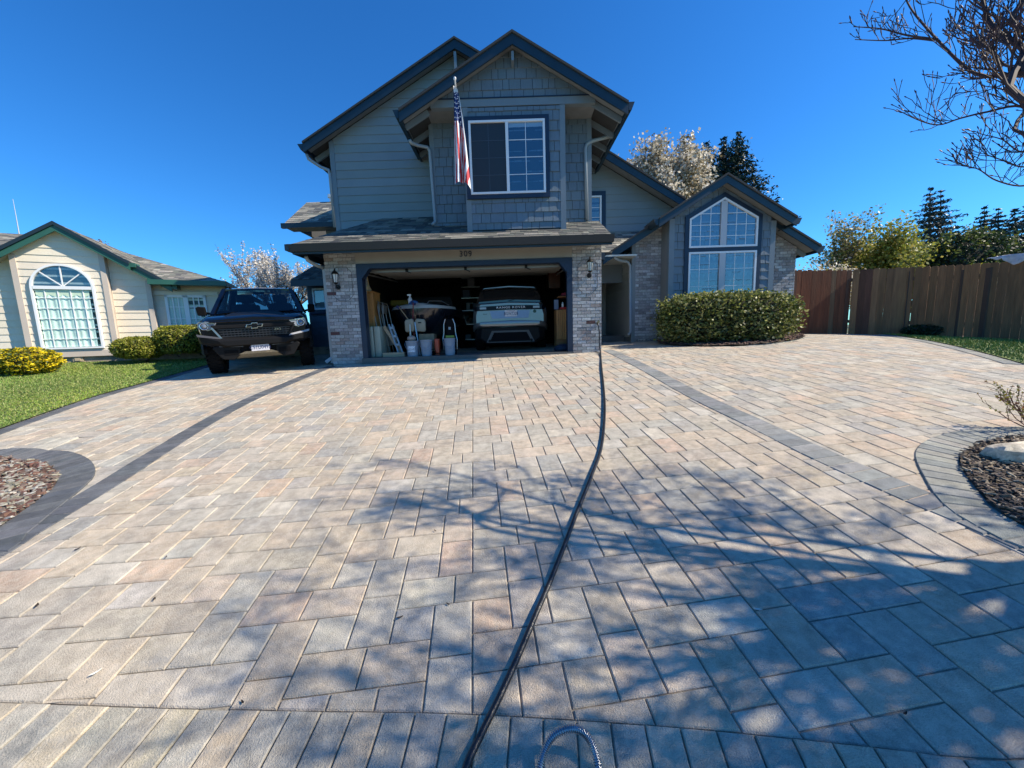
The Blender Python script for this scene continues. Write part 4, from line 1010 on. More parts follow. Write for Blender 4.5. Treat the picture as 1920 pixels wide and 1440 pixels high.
# pair of windows in the far wing
fa = npx(316, 600, w3)[0]; fb = npx(392, 600, w3)[0]; fz1 = npx(350, 554, w3)[1]; fz0 = fz1 - 1.25; fm = (fa + fb) / 2; W = w3 - .035
fwn = obj('window', nbox(nbox(nbox(nbox(nbox(B(), fa, fb, W - .03, W + .02, fz0, fz0 + .06), fa, fb, W - .03, W + .02, fz1 - .06, fz1), fa, fa + .06, W - .03, W + .02, fz0, fz1), fb - .06, fb, W - .03, W + .02, fz0, fz1), fm - .05, fm + .05, W - .03, W + .02, fz0, fz1), M_white, nh)
obj('room_shade_panel', nbox(B(), fa, fb, W + .021, W + .024, fz0, fz1), mat('room_shade_dim'), fwn)
for k, (p, q) in enumerate(((fa + .05, fm - .05), (fm + .05, fb - .05))):
    obj('pane', nbox(B(), p, q, W - .004, W, fz0, fz1), M_nglass, fwn); b = B()
    for i in (1, 2): u = p + (q - p) * i / 3; b = nbox(b, u - .012, u + .012, W - .014, W + .004, fz0, fz1)
    for i in (1, 2, 3): z = fz0 + (fz1 - fz0) * i / 4; b = nbox(b, p, q, W - .0145, W + .0035, z - .012, z + .012)
    obj('muntins', b, M_white, fwn)
    p2 = p if k == 0 else p + .0; q2 = q if k == 0 else p + (q - p) * .6
    b = B(); n = 30; vs = []
    for i in range(n + 1):
        u = p2 + (q2 - p2) * i / n; vs += [nl(u, W + .012 + .006 * math.sin(i * 1.1), fz0), nl(u, W + .012 + .006 * math.sin(i * 1.1), fz1 - (.06 if k == 0 else .35))]
    b.add(vs, [(2 * i, 2 * i + 1, 2 * i + 3, 2 * i + 2) for i in range(n)]); obj('curtain', b, mat('grey_sheer', (.7, .72, .7), .8), fwn, smooth=True)
obj('window_head_board', nbox(B(), fa - .25, npx(410, 556, w3)[0], W - .02, W + .02, fz1, fz1 + .1), mat('pale_trim', (.75, .70, .6), .6), nh)

# ================================================================ VEHICLES
M_bp = mat('black_car_paint', (.002, .003, .008), .25, spec=.15, coat=.75)
M_dp = mat('dark_plastic', (.011, .011, .012), .48, spec=.12, noise=(60, .15))
M_blk = mat('matte_black', (.004, .004, .005), .7, spec=.12)
M_tyre = mat('tyre_rubber', (.008, .008, .009), .85, spec=.15, noise=(40, .2), bump=(90, .5))
M_chr = mat('chrome', (.75, .76, .78), .12, metal=1.0)
M_cgl = glass('car_glass', (.30, .38, .45), 1.6)
M_alu = mat('skid_plate_metal', (.32, .29, .22), .45, metal=.5, noise=(30, .2))
def mirror(b):
    o = B(); o.v = list(b.v); o.f = list(b.f); o.c = list(b.c); k = len(b.v)
    o.v += [(-x, y, z) for x, y, z in b.v]; o.f += [tuple(i + k for i in f[::-1]) for f in b.f]; o.c += b.c; return o
def flip(b):
    o = B(); o.v = [(-x, y, z) for x, y, z in b.v]; o.f = [f[::-1] for f in b.f]; o.c = list(b.c); return o
def symloft(secs, col=WHITE):
    """secs: list of (y, [(x,z)...]) half profiles from bottom centre to top centre"""
    rings = []
    for y, pr in secs: rings.append([(x, y, z) for x, z in pr] + [(-x, y, z) for x, z in pr[::-1] if x > 1e-6])
    return B().loft(rings, col)
def plate(parent, txt, w, h, loc, facing, rot=None, name='licence_plate'):
    """flat plate in local xz facing -y"""
    p = obj(name, B().box(loc[0] - w / 2, loc[0] + w / 2, loc[1] - .006, loc[1], loc[2] - h / 2, loc[2] + h / 2), mat('plate_white', (.62, .60, .64), .4, noise=(30, .1)), parent, bevel=.002)
    text('plate_text', txt, h * .66, (loc[0], loc[1] - .0075, loc[2] - h * .06), RXZ, mat('plate_ink', (.03, .04, .12), .5), p, ext=.001, xs=.80)
    text('plate_caption', 'WASHINGTON', h * .19, (loc[0], loc[1] - .0075, loc[2] + h * .37), RXZ, mat('plate_red', (.35, .05, .06), .5), p, ext=.001)
    return p
def wheel(parent, x, y, r, w, side, n=28, knob=True, rim_r=.22):
    t = B(); pr = [(rim_r, -w / 2 + .02), (r * .86, -w / 2), (r * .96, -w / 2 + .03), (r, -w / 2 + .07), (r, w / 2 - .07), (r * .96, w / 2 - .03), (r * .86, w / 2), (rim_r, w / 2 - .02)]
    t.lathe([(a, x + h) for a, h in pr], (0, y, r), n, 'x', caps=False)
    if knob:
        for k in range(n):
            a = 2 * math.pi * (k + .5) / n
            for hx in (-w * .33, 0, w * .33):
                aa = a + (.11 if hx == 0 else 0); c, s = math.cos(aa), math.sin(aa)
                t.bar((x + hx - w * .12, y + c * r, r + s * r), (x + hx + w * .12, y + c * r, r + s * r), .045, .018, (0, c, s))
    ty = obj('tyre', t, M_tyre, parent)
    b = B().lathe([(rim_r, x - w / 2 + .03), (rim_r, x + w / 2 - .03)], (0, y, r), 24, 'x', caps=False)
    xo = x + side * (w / 2 - .06)
    for k in range(6):
        a = k * math.pi / 3; b.bar((xo, y, r), (xo, y + math.cos(a) * rim_r, r + math.sin(a) * rim_r), .06, .03, (1, 0, 0))
    b.lathe([(.0, xo - .02), (.06, xo - .02), (.06, xo + .02), (0, xo + .02)], (0, y, r), 12, 'x')
    obj('rim', b, mat('dark_alloy', (.10, .10, .105), .35, metal=.7), ty)
    return ty

TA = math.radians(28)
tp = Vector((-5.01, 7.49)); hx_, hy_ = math.cos(TA), math.sin(TA)
def ground_frame(px_, py_, ang):
    ux = Vector((math.cos(ang), math.sin(ang))); uy = Vector((-math.sin(ang), math.cos(ang)))
    a = Vector((px_, py_)); w0, w1 = a + uy * .95, a + uy * 4.2
    gx = (G(*(w0 + ux * .84)) - G(*(w0 - ux * .84))) / 1.68; gy_ = (G(*w1) - G(*w0)) / 3.25
    ex = Vector((ux.x, ux.y, gx)).normalized(); ey = Vector((uy.x, uy.y, gy_)); ez = ex.cross(ey).normalized(); ey = ez.cross(ex)
    z0 = (G(*(w0 + ux * .84)) + G(*(w0 - ux * .84))) / 2 - gy_ * .95
    return Matrix(((ex.x, ey.x, ez.x, px_), (ex.y, ey.y, ez.y, py_), (ex.z, ey.z, ez.z, z0 + .006), (0, 0, 0, 1)))
tr = thing('pickup_truck', 'black four door pickup with big knobbly tyres parked left of the garage', 'pickup truck', world=False)
tr.matrix_world = ground_frame(tp.x, tp.y, TA)
body = symloft([
    (.16, [(0, .60), (.62, .60), (.80, .66), (.86, .80), (.88, .93), (.84, 1.03), (.70, 1.09), (0, 1.135)]),
    (.24, [(0, .56), (.66, .56), (.86, .62), (.90, .80), (.915, .95), (.89, 1.07), (.76, 1.135), (0, 1.175)]),
    (.55, [(0, .55), (.66, .55), (.90, .60), (.93, .80), (.94, .98), (.92, 1.10), (.80, 1.175), (0, 1.205)]),
    (1.30, [(0, .55), (.66, .55), (.90, .58), (.935, .80), (.945, 1.00), (.925, 1.14), (.83, 1.215), (0, 1.235)]),
    (1.75, [(0, .50), (.66, .50), (.90, .52), (.935, .80), (.945, 1.02), (.93, 1.15), (.86, 1.235), (0, 1.24)]),
    (3.62, [(0, .50), (.66, .50), (.90, .52), (.935, .80), (.945, 1.03), (.93, 1.16), (.87, 1.245), (0, 1.245)]),
    (5.30, [(0, .58), (.66, .58), (.90, .60), (.93, .80), (.935, 1.03), (.925, 1.18), (.89, 1.25), (0, 1.25)]),
    (5.36, [(0, .62), (.60, .62), (.86, .66), (.89, .80), (.89, 1.03), (.88, 1.17), (.84, 1.22), (0, 1.22)])])
bodyo = obj('body', body, M_bp, tr, smooth=True, autosm=50)
hb = symloft([(.30, [(0, 1.14), (.50, 1.13), (.56, 1.145), (.50, 1.16), (0, 1.185)]), (.62, [(0, 1.16), (.44, 1.15), (.50, 1.19), (.42, 1.225), (0, 1.235)]), (1.12, [(0, 1.18), (.38, 1.18), (.42, 1.22), (.36, 1.262), (0, 1.272)]), (1.24, [(0, 1.2), (.34, 1.2), (.38, 1.225), (.32, 1.24), (0, 1.245)])])
obj('hood_bulge', hb, M_dp, bodyo, smooth=True, autosm=40)
obj('hood_seam', B().box(-.86, .86, .162, .172, 1.072, 1.080), M_blk, bodyo)
# cab frame: roof, pillars
cab = B()
for s in (-1, 1):
    cab.bar((s * .83, 1.22, 1.20), (s * .655, 1.98, 1.775), .075, .07); cab.bar((s * .86, 2.62, 1.2), (s * .69, 2.66, 1.79), .09, .05); cab.bar((s * .86, 3.58, 1.2), (s * .67, 3.38, 1.78), .16, .06)
cabo = obj('cab_base', B().box(-.84, .84, 1.3, 3.6, 1.0, 1.19), M_bp, tr); splitparts('cab_pillar', cab, M_bp, cabo)
obj('roof', symloft([(1.93, [(0, 1.755), (.60, 1.745), (.665, 1.755), (.62, 1.79), (0, 1.80)]), (2.15, [(0, 1.765), (.66, 1.75), (.71, 1.775), (.62, 1.825), (0, 1.84)]), (3.2, [(0, 1.765), (.66, 1.75), (.71, 1.775), (.62, 1.82), (0, 1.835)]), (3.44, [(0, 1.755), (.62, 1.745), (.67, 1.755), (.60, 1.79), (0, 1.80)])]), M_bp, cabo, smooth=True, autosm=50)
b = B()
for s in (-1, 1): b.bar((s * .58, 2.2, 1.85), (s * .58, 3.2, 1.85), .03, .03)
obj('roof_rail', b, M_blk, cabo)
n = 8
def panel(p, q, r, s_, th=.006, bulge=0, m=6):
    p, q, r, s_ = map(Vector, (p, q, r, s_)); vs = []; nrm_ = (q - p).cross(s_ - p).normalized()
    for j in range(m + 1):
        for i in range(m + 1):
            a, c_ = i / m, j / m; v = (p * (1 - a) + q * a) * (1 - c_) + (s_ * (1 - a) + r * a) * c_; vs.append(v + nrm_ * bulge * (1 - (2 * a - 1) ** 2))
    return B().add(vs, [(j * (m + 1) + i, j * (m + 1) + i + 1, (j + 1) * (m + 1) + i + 1, (j + 1) * (m + 1) + i) for j in range(m) for i in range(m)])
obj('windshield', panel((-.80, 1.235, 1.225), (.80, 1.235, 1.225), (.635, 1.96, 1.765), (-.635, 1.96, 1.765), bulge=.05), M_cgl, cabo, smooth=True)
obj('rear_window', panel((-.70, 3.53, 1.25), (.70, 3.53, 1.25), (.60, 3.40, 1.74), (-.60, 3.40, 1.74)), M_cgl, cabo)
for s in (-1, 1):
    obj('side_window', panel((s * .865, 1.35, 1.235), (s * .865, 2.60, 1.245), (s * .70, 2.62, 1.76), (s * .69, 2.02, 1.75)), M_cgl, cabo)
    obj('side_window', panel((s * .865, 2.66, 1.245), (s * .865, 3.50, 1.245), (s * .69, 3.34, 1.75), (s * .70, 2.68, 1.76)), M_cgl, cabo)
obj('cabin_floor', B().box(-.80, .80, 1.35, 3.4, 1.10, 1.243), M_blk, cabo)
obj('dashboard', B().rbox(-.76, .76, 1.40, 1.75, 1.2, 1.30, .05), M_blk, cabo)
obj('steering_wheel', B().tube([(.38 + .17 * math.cos(a * math.pi / 6), 1.85 + .08 * math.sin(a * math.pi / 6), 1.30 + .16 * math.sin(a * math.pi / 6)) for a in range(13)], .014, 6), M_blk, cabo)
for x in (-.38, .38):
    for y in (2.25, 3.15):
        st = obj('seat', B().rbox(x - .25, x + .25, y, y + .14, 1.2, 1.46, .06), mat('seat_dark', (.02, .02, .024), .7), cabo, bevel=.02)
        obj('headrest', B().rbox(x - .14, x + .14, y + .01, y + .11, 1.50, 1.66, .04), mat('seat_dark'), st, bevel=.025)
obj('rear_view_mirror', B().box(-.11, .11, 1.90, 1.93, 1.66, 1.72), M_blk, cabo, bevel=.01)
obj('wiper', B().tube([(-.5, 1.22, 1.25), (.1, 1.25, 1.262)], .008, 5), M_blk, cabo); obj('wiper', B().tube([(.1, 1.21, 1.25), (.68, 1.25, 1.262)], .008, 5), M_blk, cabo)
for s in (-1, 1):
    b = B().bar((s * .90, 1.52, 1.24), (s * 1.02, 1.50, 1.27), .05, .05)
    hsg = [(s * .97, 1.20), (s * 1.12, 1.21), (s * 1.13, 1.37), (s * 1.10, 1.40), (s * .98, 1.39)]
    b.xz(hsg if s > 0 else hsg[::-1], 1.42, 1.54)
    obj('door_mirror', b, M_blk, cabo, bevel=.015)
# front end
M_gr = mat('grille_gloss_black', (.004, .004, .006), .35, spec=.2)
gr = obj('grille', B().prism([(-.70, 1.06), (-.56, .70), (.56, .70), (.70, 1.06)], lambda a, c, t: (a, t, c), .135, .16), M_gr, tr)
b = B()
for k in range(5): z = .725 + k * .045; b.box(-.54 - k * .015, .54 + k * .015, .112, .135, z, z + .018)
for k in range(-9, 10): b.box(k * .058 - .008, k * .058 + .008, .122, .134, .72, .92)
obj('grille_mesh', b, mat('grille_mesh_grey', (.018, .018, .022), .4), gr)
obj('grille_bar', B().prism([(-.70, 1.00), (-.66, .93), (.66, .93), (.70, 1.00)], lambda a, c, t: (a, t, c), .085, .14), M_dp, gr, bevel=.012)
obj('grille_bar', B().prism([(-.72, 1.075), (-.70, 1.045), (.70, 1.045), (.72, 1.075)], lambda a, c, t: (a, t, c), .10, .17), M_bp, gr, bevel=.01)
b = B()
for s in (-1, 1): b.bar((s * .70, .105, .965), (s * .535, .085, .705), .05, .03, (0, 1, 0))
obj('grille_side_trim', B().bar((-.685, .10, .955), (-.535, .08, .705), .03, .045, (0, 1, 0)), mat('satin_silver', (.30, .31, .33), .25, metal=.8), gr); obj('grille_side_trim', B().bar((.685, .10, .955), (.535, .08, .705), .03, .045, (0, 1, 0)), M_dp, gr)
bow = [(-.150, -.028), (-.052, -.028), (-.060, -.058), (.042, -.058), (.052, -.028), (.128, -.028), (.150, .028), (.052, .028), (.060, .058), (-.042, .058), (-.052, .028), (-.128, .028)]
em = obj('emblem', B().prism([(x, .965 + z) for x, z in bow], lambda a, c, t: (a, t, c), .062, .085), M_chr, tr, bevel=.003)
obj('emblem_centre', B().prism([(x * .87, .965 + z * .72) for x, z in bow], lambda a, c, t: (a, t, c), .058, .066), M_gr, em)
text('grille_badge', 'ZR2', .055, (.38, .112, .875), RXZ, M_chr, gr, xs=1.3)
M_lens = mat('headlamp_lens', (.22, .25, .30), .06, spec=.9, coat=1)
for s in (-1, 1):
    pl = [(s * .60, 1.045), (s * .66, .945), (s * .74, .905), (s * .88, .90), (s * .915, .95), (s * .90, 1.075), (s * .80, 1.08)]
    if s < 0: pl = pl[::-1]
    hl = obj('headlight', B().prism(pl, lambda a, c, t: (a, t + (abs(a) - .6) * .32, c), .10, .19), M_lens, tr, bevel=.008)
    obj('lamp_bezel', B().lathe([(.070, .0), (.074, -.012), (.060, -.016), (.056, -.004)], (s * .805, .155, .99), 20, 'y'), M_chr, hl, smooth=True)
    obj('projector', B().lathe([(.05, -.006), (.04, -.022), (.0, -.03)], (s * .805, .155, .99), 16, 'y'), mat('projector_glass', (.12, .14, .17), .03, spec=1, coat=1), hl, smooth=True)
    obj('light_strip', B().bar((s * .62, .095, 1.035), (s * .87, .17, 1.072), .012, .012), M_chr, hl)
    obj('light_strip', B().bar((s * .67, .105, .935), (s * .76, .13, .905), .012, .012), M_chr, hl)
# bumper: sculpted upper bar, wings and lower valance
bm = obj('bumper', symloft([(.0, [(0, .60), (.48, .60), (.56, .64), (.60, .70), (0, .705)]), (.06, [(0, .58), (.52, .58), (.74, .66), (.76, .76), (0, .72)]), (.14, [(0, .56), (.60, .56), (.88, .66), (.92, .80), (0, .74)]), (.30, [(0, .56), (.7, .56), (.95, .66), (.965, .82), (0, .76)]), (.55, [(0, .6), (.8, .6), (.955, .70), (.965, .82), (0, .76)])]), M_dp, tr, bevel=.01)
for s in (-1, 1):
    obj('bumper_step', B().add([(s * .56, .02, .735), (s * .93, .12, .80), (s * .95, .16, .845), (s * .60, .07, .775), (s * .58, .10, .735), (s * .93, .22, .80)], [(0, 1, 2, 3), (0, 4, 5, 1)] if s > 0 else [(3, 2, 1, 0), (1, 5, 4, 0)]), mat('sunlit_grey_plastic', (.34, .34, .35), .3) if s > 0 else mat('mid_grey_plastic', (.07, .07, .075), .35), bm)  # sunlight on the right step is put into its brighter grey
    pl = [(s * .42, .32), (s * .60, .34), (s * .74, .56), (s * .70, .60), (s * .30, .60), (s * .30, .42)]
    if s < 0: pl = pl[::-1]
    lv = obj('lower_valance', B().xz(pl, .10, .26), M_dp, tr, bevel=.015)
    obj('tow_hook_pocket', B().box(*sorted((s * .34, s * .56)), .092, .11, .42, .51), M_blk, lv)
    obj('valance_edge', B().bar((s * .24, .075, .575), (s * .62, .085, .60), .012, .03), mat('mid_grey_plastic', (.07, .07, .075), .35), lv)
obj('lower_centre', B().xz([(-.32, .46), (.32, .46), (.32, .60), (-.32, .60)], .12, .26), M_blk, tr)
obj('skid_plate', B().add([(-.34, .10, .42), (.34, .10, .42), (.46, .30, .33), (-.46, .30, .33), (-.42, .60, .30), (.42, .60, .30), (-.22, .08, .47), (.22, .08, .47)], [(0, 1, 2, 3), (3, 2, 5, 4), (6, 7, 1, 0)]), M_alu, tr)
plate(tr, 'C51U0493', .305, .155, (.04, .045, .545), None)
# flares, wheels, underbody
for y in (.95, 4.21):
    for s in (-1, 1):
        b = B(); n = 14; vs = []
        for k in range(n + 1):
            a = math.pi * k / n; c_, sn = math.cos(a), math.sin(a)
            for r_, xo in ((.43, .90), (.44, .985), (.50, .975), (.54, .935)): vs.append((s * xo, y + r_ * c_, .44 + r_ * sn * .98))
        b.add(vs, [(4 * k + j, 4 * k + j + 1, 4 * k + j + 5, 4 * k + j + 4) for k in range(n) for j in range(3)])
        obj('wheel_flare', b, M_dp, tr)
        obj('wheel_well_shade', B().lathe([(.0, s * .94), (.43, s * .94)], (0, y, .44), 24, 'x', caps=False), M_blk, tr)  # black disc stands in for the shade of an uncut wheel well
        wheel(tr, s * .83, y, .405, .27, s)
obj('underbody', B().box(-.60, .60, .5, 5.1, .33, .57), M_blk, tr)
obj('axle', B().tube([(-.75, .95, .40), (.75, .95, .40)], .05, 8), M_blk, tr); obj('axle', B().tube([(-.75, 4.21, .40), (.75, 4.21, .40)], .07, 8), M_blk, tr)

# ---- silver SUV nosed into the garage
M_sil = mat('silver_car_paint', (.23, .235, .24), .28, metal=.55, coat=1)
sv = thing('suv', 'silver luxury SUV parked nose in on the right side of the open garage', 'car', (.0, 9.42, FZ), world=False)
prf = lambda w, zb, zs, zt, tw: [(0, zb), (w * .7, zb), (w * .95, zb + .08), (w, .62), (w * 1.0, .85), (w * .985, zs), (tw, zt), (0, zt + .02)]
sb = symloft([(.03, [(0, .62), (.60, .62), (.80, .64), (.84, .70), (.84, .90), (.80, 1.06), (.72, 1.18), (0, 1.21)]),
              (.14, [(0, .60), (.62, .60), (.90, .62), (.93, .74), (.93, .92), (.90, 1.08), (.80, 1.22), (0, 1.25)]),
              (.60, [(0, .55), (.62, .55), (.93, .58), (.965, .76), (.965, .95), (.93, 1.08), (.84, 1.22), (0, 1.25)]),
              (3.2, [(0, .5), (.62, .5), (.93, .52), (.965, .76), (.965, .92), (.93, 1.05), (.84, 1.16), (0, 1.19)]),
              (4.6, [(0, .5), (.5, .5), (.85, .55), (.88, .70), (.88, .85), (.85, .95), (.7, 1.02), (0, 1.05)])])
svb = obj('body', sb, M_sil, sv, smooth=True, autosm=40)
obj('greenhouse', symloft([(.16, [(0, 1.22), (.78, 1.20), (.76, 1.26), (0, 1.30)]), (.42, [(0, 1.22), (.82, 1.18), (.70, 1.55), (0, 1.60)]), (2.6, [(0, 1.2), (.84, 1.16), (.66, 1.55), (0, 1.62)]), (3.5, [(0, 1.1), (.8, 1.1), (.78, 1.15), (0, 1.18)])]), mat('suv_glass_pillar_shade', (.008, .01, .013), .08, coat=1), sv, smooth=True, autosm=40)
obj('roof', symloft([(.22, [(0, 1.615), (.60, 1.585), (.66, 1.57), (.62, 1.60), (0, 1.64)]), (.45, [(0, 1.61), (.64, 1.57), (.70, 1.56), (.64, 1.63), (0, 1.665)]), (2.6, [(0, 1.61), (.62, 1.56), (.68, 1.55), (.62, 1.63), (0, 1.665)])]), M_sil, sv, smooth=True, autosm=40)
for s in (-1, 1): obj('rear_pillar', B().bar((s * .80, .20, 1.2), (s * .68, .42, 1.57), .10, .05), mat('suv_glass_pillar_shade'), sv, bevel=.02)  # pillars given the dark glass tone in place of garage shade
lb_ = obj('light_bar', symloft([(.0, [(0, 1.045), (.74, 1.03), (.80, 1.03), (.80, 1.125), (.74, 1.13), (0, 1.15)]), (.16, [(0, 1.04), (.80, 1.02), (.915, 1.02), (.91, 1.13), (.8, 1.13), (0, 1.15)])]), mat('bar_gloss', (.004, .005, .012), .3, spec=.2), sv)
text('badge_lettering', 'RANGE ROVER', .072, (.03, -.003, 1.094), RXZ, mat('badge_silver', (.8, .82, .86), .3), lb_, xs=1.25, spacing=1.25)
for s in (-1, 1): obj('tail_lamp', B().box(*sorted((s * .58, s * .74)), -.006, .0, 1.065, 1.115), mat('tail_lens', (.30, .31, .36), .15, coat=1), lb_)
obj('plate_recess', B().xz([(-.44, .83), (.46, .83), (.50, 1.02), (-.50, 1.02)], .012, .035), mat('blue_sky_lit_paint', (.22, .30, .44), .35, metal=.3), sv)
plate(sv, 'BGW7328', .305, .155, (.03, .008, .95), None)
obj('round_badge', B().lathe([(.0, -.01), (.035, -.01), (.04, 0)], (.62, .028, .985), 16, 'y'), mat('badge_green', (.01, .05, .03), .3), sv)
text('model_badge', 'VELAR', .035, (-.62, .025, .945), RXZ, M_black, sv)
obj('bumper', symloft([(-.05, [(0, .64), (.66, .64), (.74, .66), (.74, .75), (0, .775)]), (.06, [(0, .62), (.72, .60), (.88, .62), (.90, .72), (0, .79)]), (.3, [(0, .6), (.8, .5), (.96, .52), (.97, .66), (0, .78)])]), M_sil, sv, bevel=.012, smooth=True)
obj('lower_bumper', symloft([(-.03, [(0, .22), (.55, .22), (.74, .34), (.70, .60), (0, .62)]), (.1, [(0, .2), (.6, .2), (.86, .32), (.88, .58), (0, .62)]), (.35, [(0, .2), (.6, .2), (.92, .32), (.94, .52), (0, .62)])]), M_dp, sv, bevel=.015)
obj('diffuser', B().xz([(-.50, .24), (.50, .24), (.40, .48), (-.40, .48)], -.045, -.02), M_blk, sv)
obj('skid_trim', ringwall([(-.60, .24), (.60, .24), (.46, .53), (-.46, .53)], [(-.52, .26), (.52, .26), (.41, .485), (-.41, .485)], -.055, -.03), mat('grey_skid', (.06, .06, .065), .4), sv)
for s in (-1, 1): obj('exhaust_tip', B().tube([(s * .52, -.06, .28), (s * .52, .05, .28)], .035, 10), M_dp, sv)
for y in (.95, 3.8):
    for s in (-1, 1): wheel(sv, s * .83, y, .37, .25, s, knob=False, rim_r=.26)
obj('rear_wiper', B().tube([(-.02, .14, 1.27), (.3, .20, 1.32)], .008, 5), M_blk, sv)
obj('antenna_fin', B().add([(-.02, .7, 1.66), (.02, .7, 1.66), (0, .9, 1.66), (0, .85, 1.70)], [(0, 1, 3), (1, 2, 3), (2, 0, 3)]), M_sil, sv)

# ================================================================ THINGS INSIDE THE GARAGE
def gx(px, Y): return at(px, 640, Y).x
def gz(px, py, Y): return at(px, py, Y).z
M_pine = mat('orange_pine', (.42, .20, .06), .5, noise=(3, .25, (8, 8, .6)), noise2=(30, .1))
M_tan = mat('tan_canvas', (.40, .30, .17), .85, noise=(10, .2))
M_pail = mat('grey_pail_plastic', (.24, .28, .34), .45, noise=(8, .08))
M_cream2 = mat('cream_plastic', (.40, .42, .33), .5, noise=(6, .08))
M_alum = mat('brushed_aluminium', (.45, .46, .48), .35, metal=.8)
# tall pine cabinet at the left jamb
Y = 8.95; x0, x1 = gx(681, Y), gx(705, Y); zt = gz(690, 548, Y)
cb = thing('pine_cabinet', 'tall orange pine cupboard standing just inside the left garage jamb', 'cupboard', (x0, Y, FZ))
cc = obj('carcass', B().box(x0, x1, Y + .02, Y + .5, FZ, zt), M_pine, cb, bevel=.006)
obj('door', B().box(x0 + .02, (x0 + x1) / 2 - .004, Y - .002, Y + .02, FZ + .08, zt - .03), M_pine, cb, bevel=.005); obj('door', B().box((x0 + x1) / 2 + .004, x1 - .02, Y - .002, Y + .02, FZ + .08, zt - .03), M_pine, cb, bevel=.005)
obj('top_board', B().box(x0 - .02, x1 + .02, Y - .02, Y + .5, zt, zt + .025), M_pine, cb)
bx_ = B(); c0 = Vector(((x0 + x1) / 2 - .05, Y + .12, zt + .026))
bx_.lathe([(.13, 0), (.14, .06), (.10, .15), (.04, .20), (.0, .21)], c0, 14); bo = obj('straw_bag', bx_, M_tan, smooth=True); tag(bo, 'tan straw bag with a hoop handle on top of the pine cupboard', 'bag')
obj('hoop_handle', B().tube([c0 + Vector((-.07 + .02, 0, .17)), c0 + Vector((-.08, 0, .32)), c0 + Vector((-.02, 0, .42)), c0 + Vector((.06, 0, .38)), c0 + Vector((.09, 0, .14))], .014, 6), M_tan, bo)
# folding tables on edge
for k, (pa, pb) in enumerate(((694, 701), (702, 714))):
    Y = 8.72 + .0 * k; xa, xb = gx(pa, Y), gx(pb, Y); zt = gz(700, 612, Y); p = ((xa + xb) / 2, Y, FZ)
    b = B().add([(xa, Y, FZ + .002), (xb, Y, FZ + .002), (xb - .01, Y, zt), (xa + .0, Y, zt), (xa, Y + .7, FZ + .002), (xb, Y + .7, FZ + .002), (xb - .01, Y + .7, zt), (xa, Y + .7, zt)], [(0, 1, 2, 3), (7, 6, 5, 4), (0, 4, 5, 1), (1, 5, 6, 2), (2, 6, 7, 3), (3, 7, 4, 0)])
    o = obj('folding_table', b, M_cream2, bevel=.018, seg=3, smooth=True); tag(o, ('narrower cream folding table stored on edge beside the pine cupboard', 'thicker cream folding table stored on edge nearer the folded chairs')[k], 'folding table')
# folded metal chairs leaning in a row
for k, (pa, pb, lean, top) in enumerate(((706, 711, -.05, 563), (714, 722, -.03, 566), (721, 727, -.02, 568))):
    Y = 8.98 + .05 * k; xa = gx(pa, Y); zt = gz(pa, top, Y); w = .10 + .01 * k
    c = thing('folding_chair', ('first folded grey metal chair, beside the cream tables', 'middle folded grey metal chair of the leaning row', 'last folded grey metal chair, nearest the boat')[k], 'folding chair', (xa, Y, FZ), group='folded chairs leaning in the garage')
    obj('frame', B().tube([(xa + .12, Y, FZ), (xa + .06, Y, FZ + .5), (xa + lean, Y + .05, zt - .1), (xa + lean + .01, Y + .1, zt), (xa + lean + .05, Y + .3, zt), (xa + lean + .05, Y + .38, zt - .1), (xa + .18, Y + .4, FZ)], .014, 6), mat('taupe_steel', (.22, .20, .17), .4, metal=.4), c)
    obj('backrest', B().box(xa + lean + .0, xa + lean + .03, Y + .08, Y + .34, zt - .24, zt - .04), mat('taupe_steel'), c, bevel=.01)
    obj('seat', B().bar((xa + .07, Y + .2, FZ + .25), (xa + .03, Y + .22, FZ + .70), .34, .02, (0, 1, 0)), mat('taupe_steel'), c)
# step stool / scooter with pale rails leaning, wood beam on floor
Y = 8.80; wb_ = obj('wooden_beam', B().box(gx(716, 8.62), gx(757, 8.62), 8.60, 8.69, FZ + .001, FZ + .10), mat('raw_timber', (.40, .30, .19), .75, noise=(4, .2, (1, 8, 8))), bevel=.004); tag(wb_, 'short raw timber beam lying on the garage floor before the chairs', 'beam')
lb2 = obj('leaning_board', B().bar((gx(752, Y), Y, FZ + .06), (gx(719, Y), Y + .12, gz(719, 612, Y)), .07, .03, (0, 1, 0)), mat('raw_timber')); tag(lb2, 'thin wooden batten leaning diagonally against the folded chairs', 'batten')
ld = thing('step_ladder', 'folded pale blue and white step ladder leaning between chairs and buckets', 'ladder', (gx(742, Y), Y, FZ))
for k, (pa, pb) in enumerate(((747, 729), (755, 735))):
    obj('rail', B().bar((gx(pa, Y), Y - .05, FZ + .08), (gx(pb, Y), Y + .1, gz(pb, 608, Y)), .035, .03, (0, 1, 0)), mat('pale_blue_metal', (.24, .33, .40), .4), ld)
for t in (.25, .5, .75): obj('step', B().bar((gx(747 - 18 * t, Y), Y - .04, FZ + .08 + .78 * t), (gx(755 - 20 * t, Y), Y - .04, FZ + .08 + .78 * t), .05, .02, (0, 1, 0)), mat('pale_blue_metal'), ld)
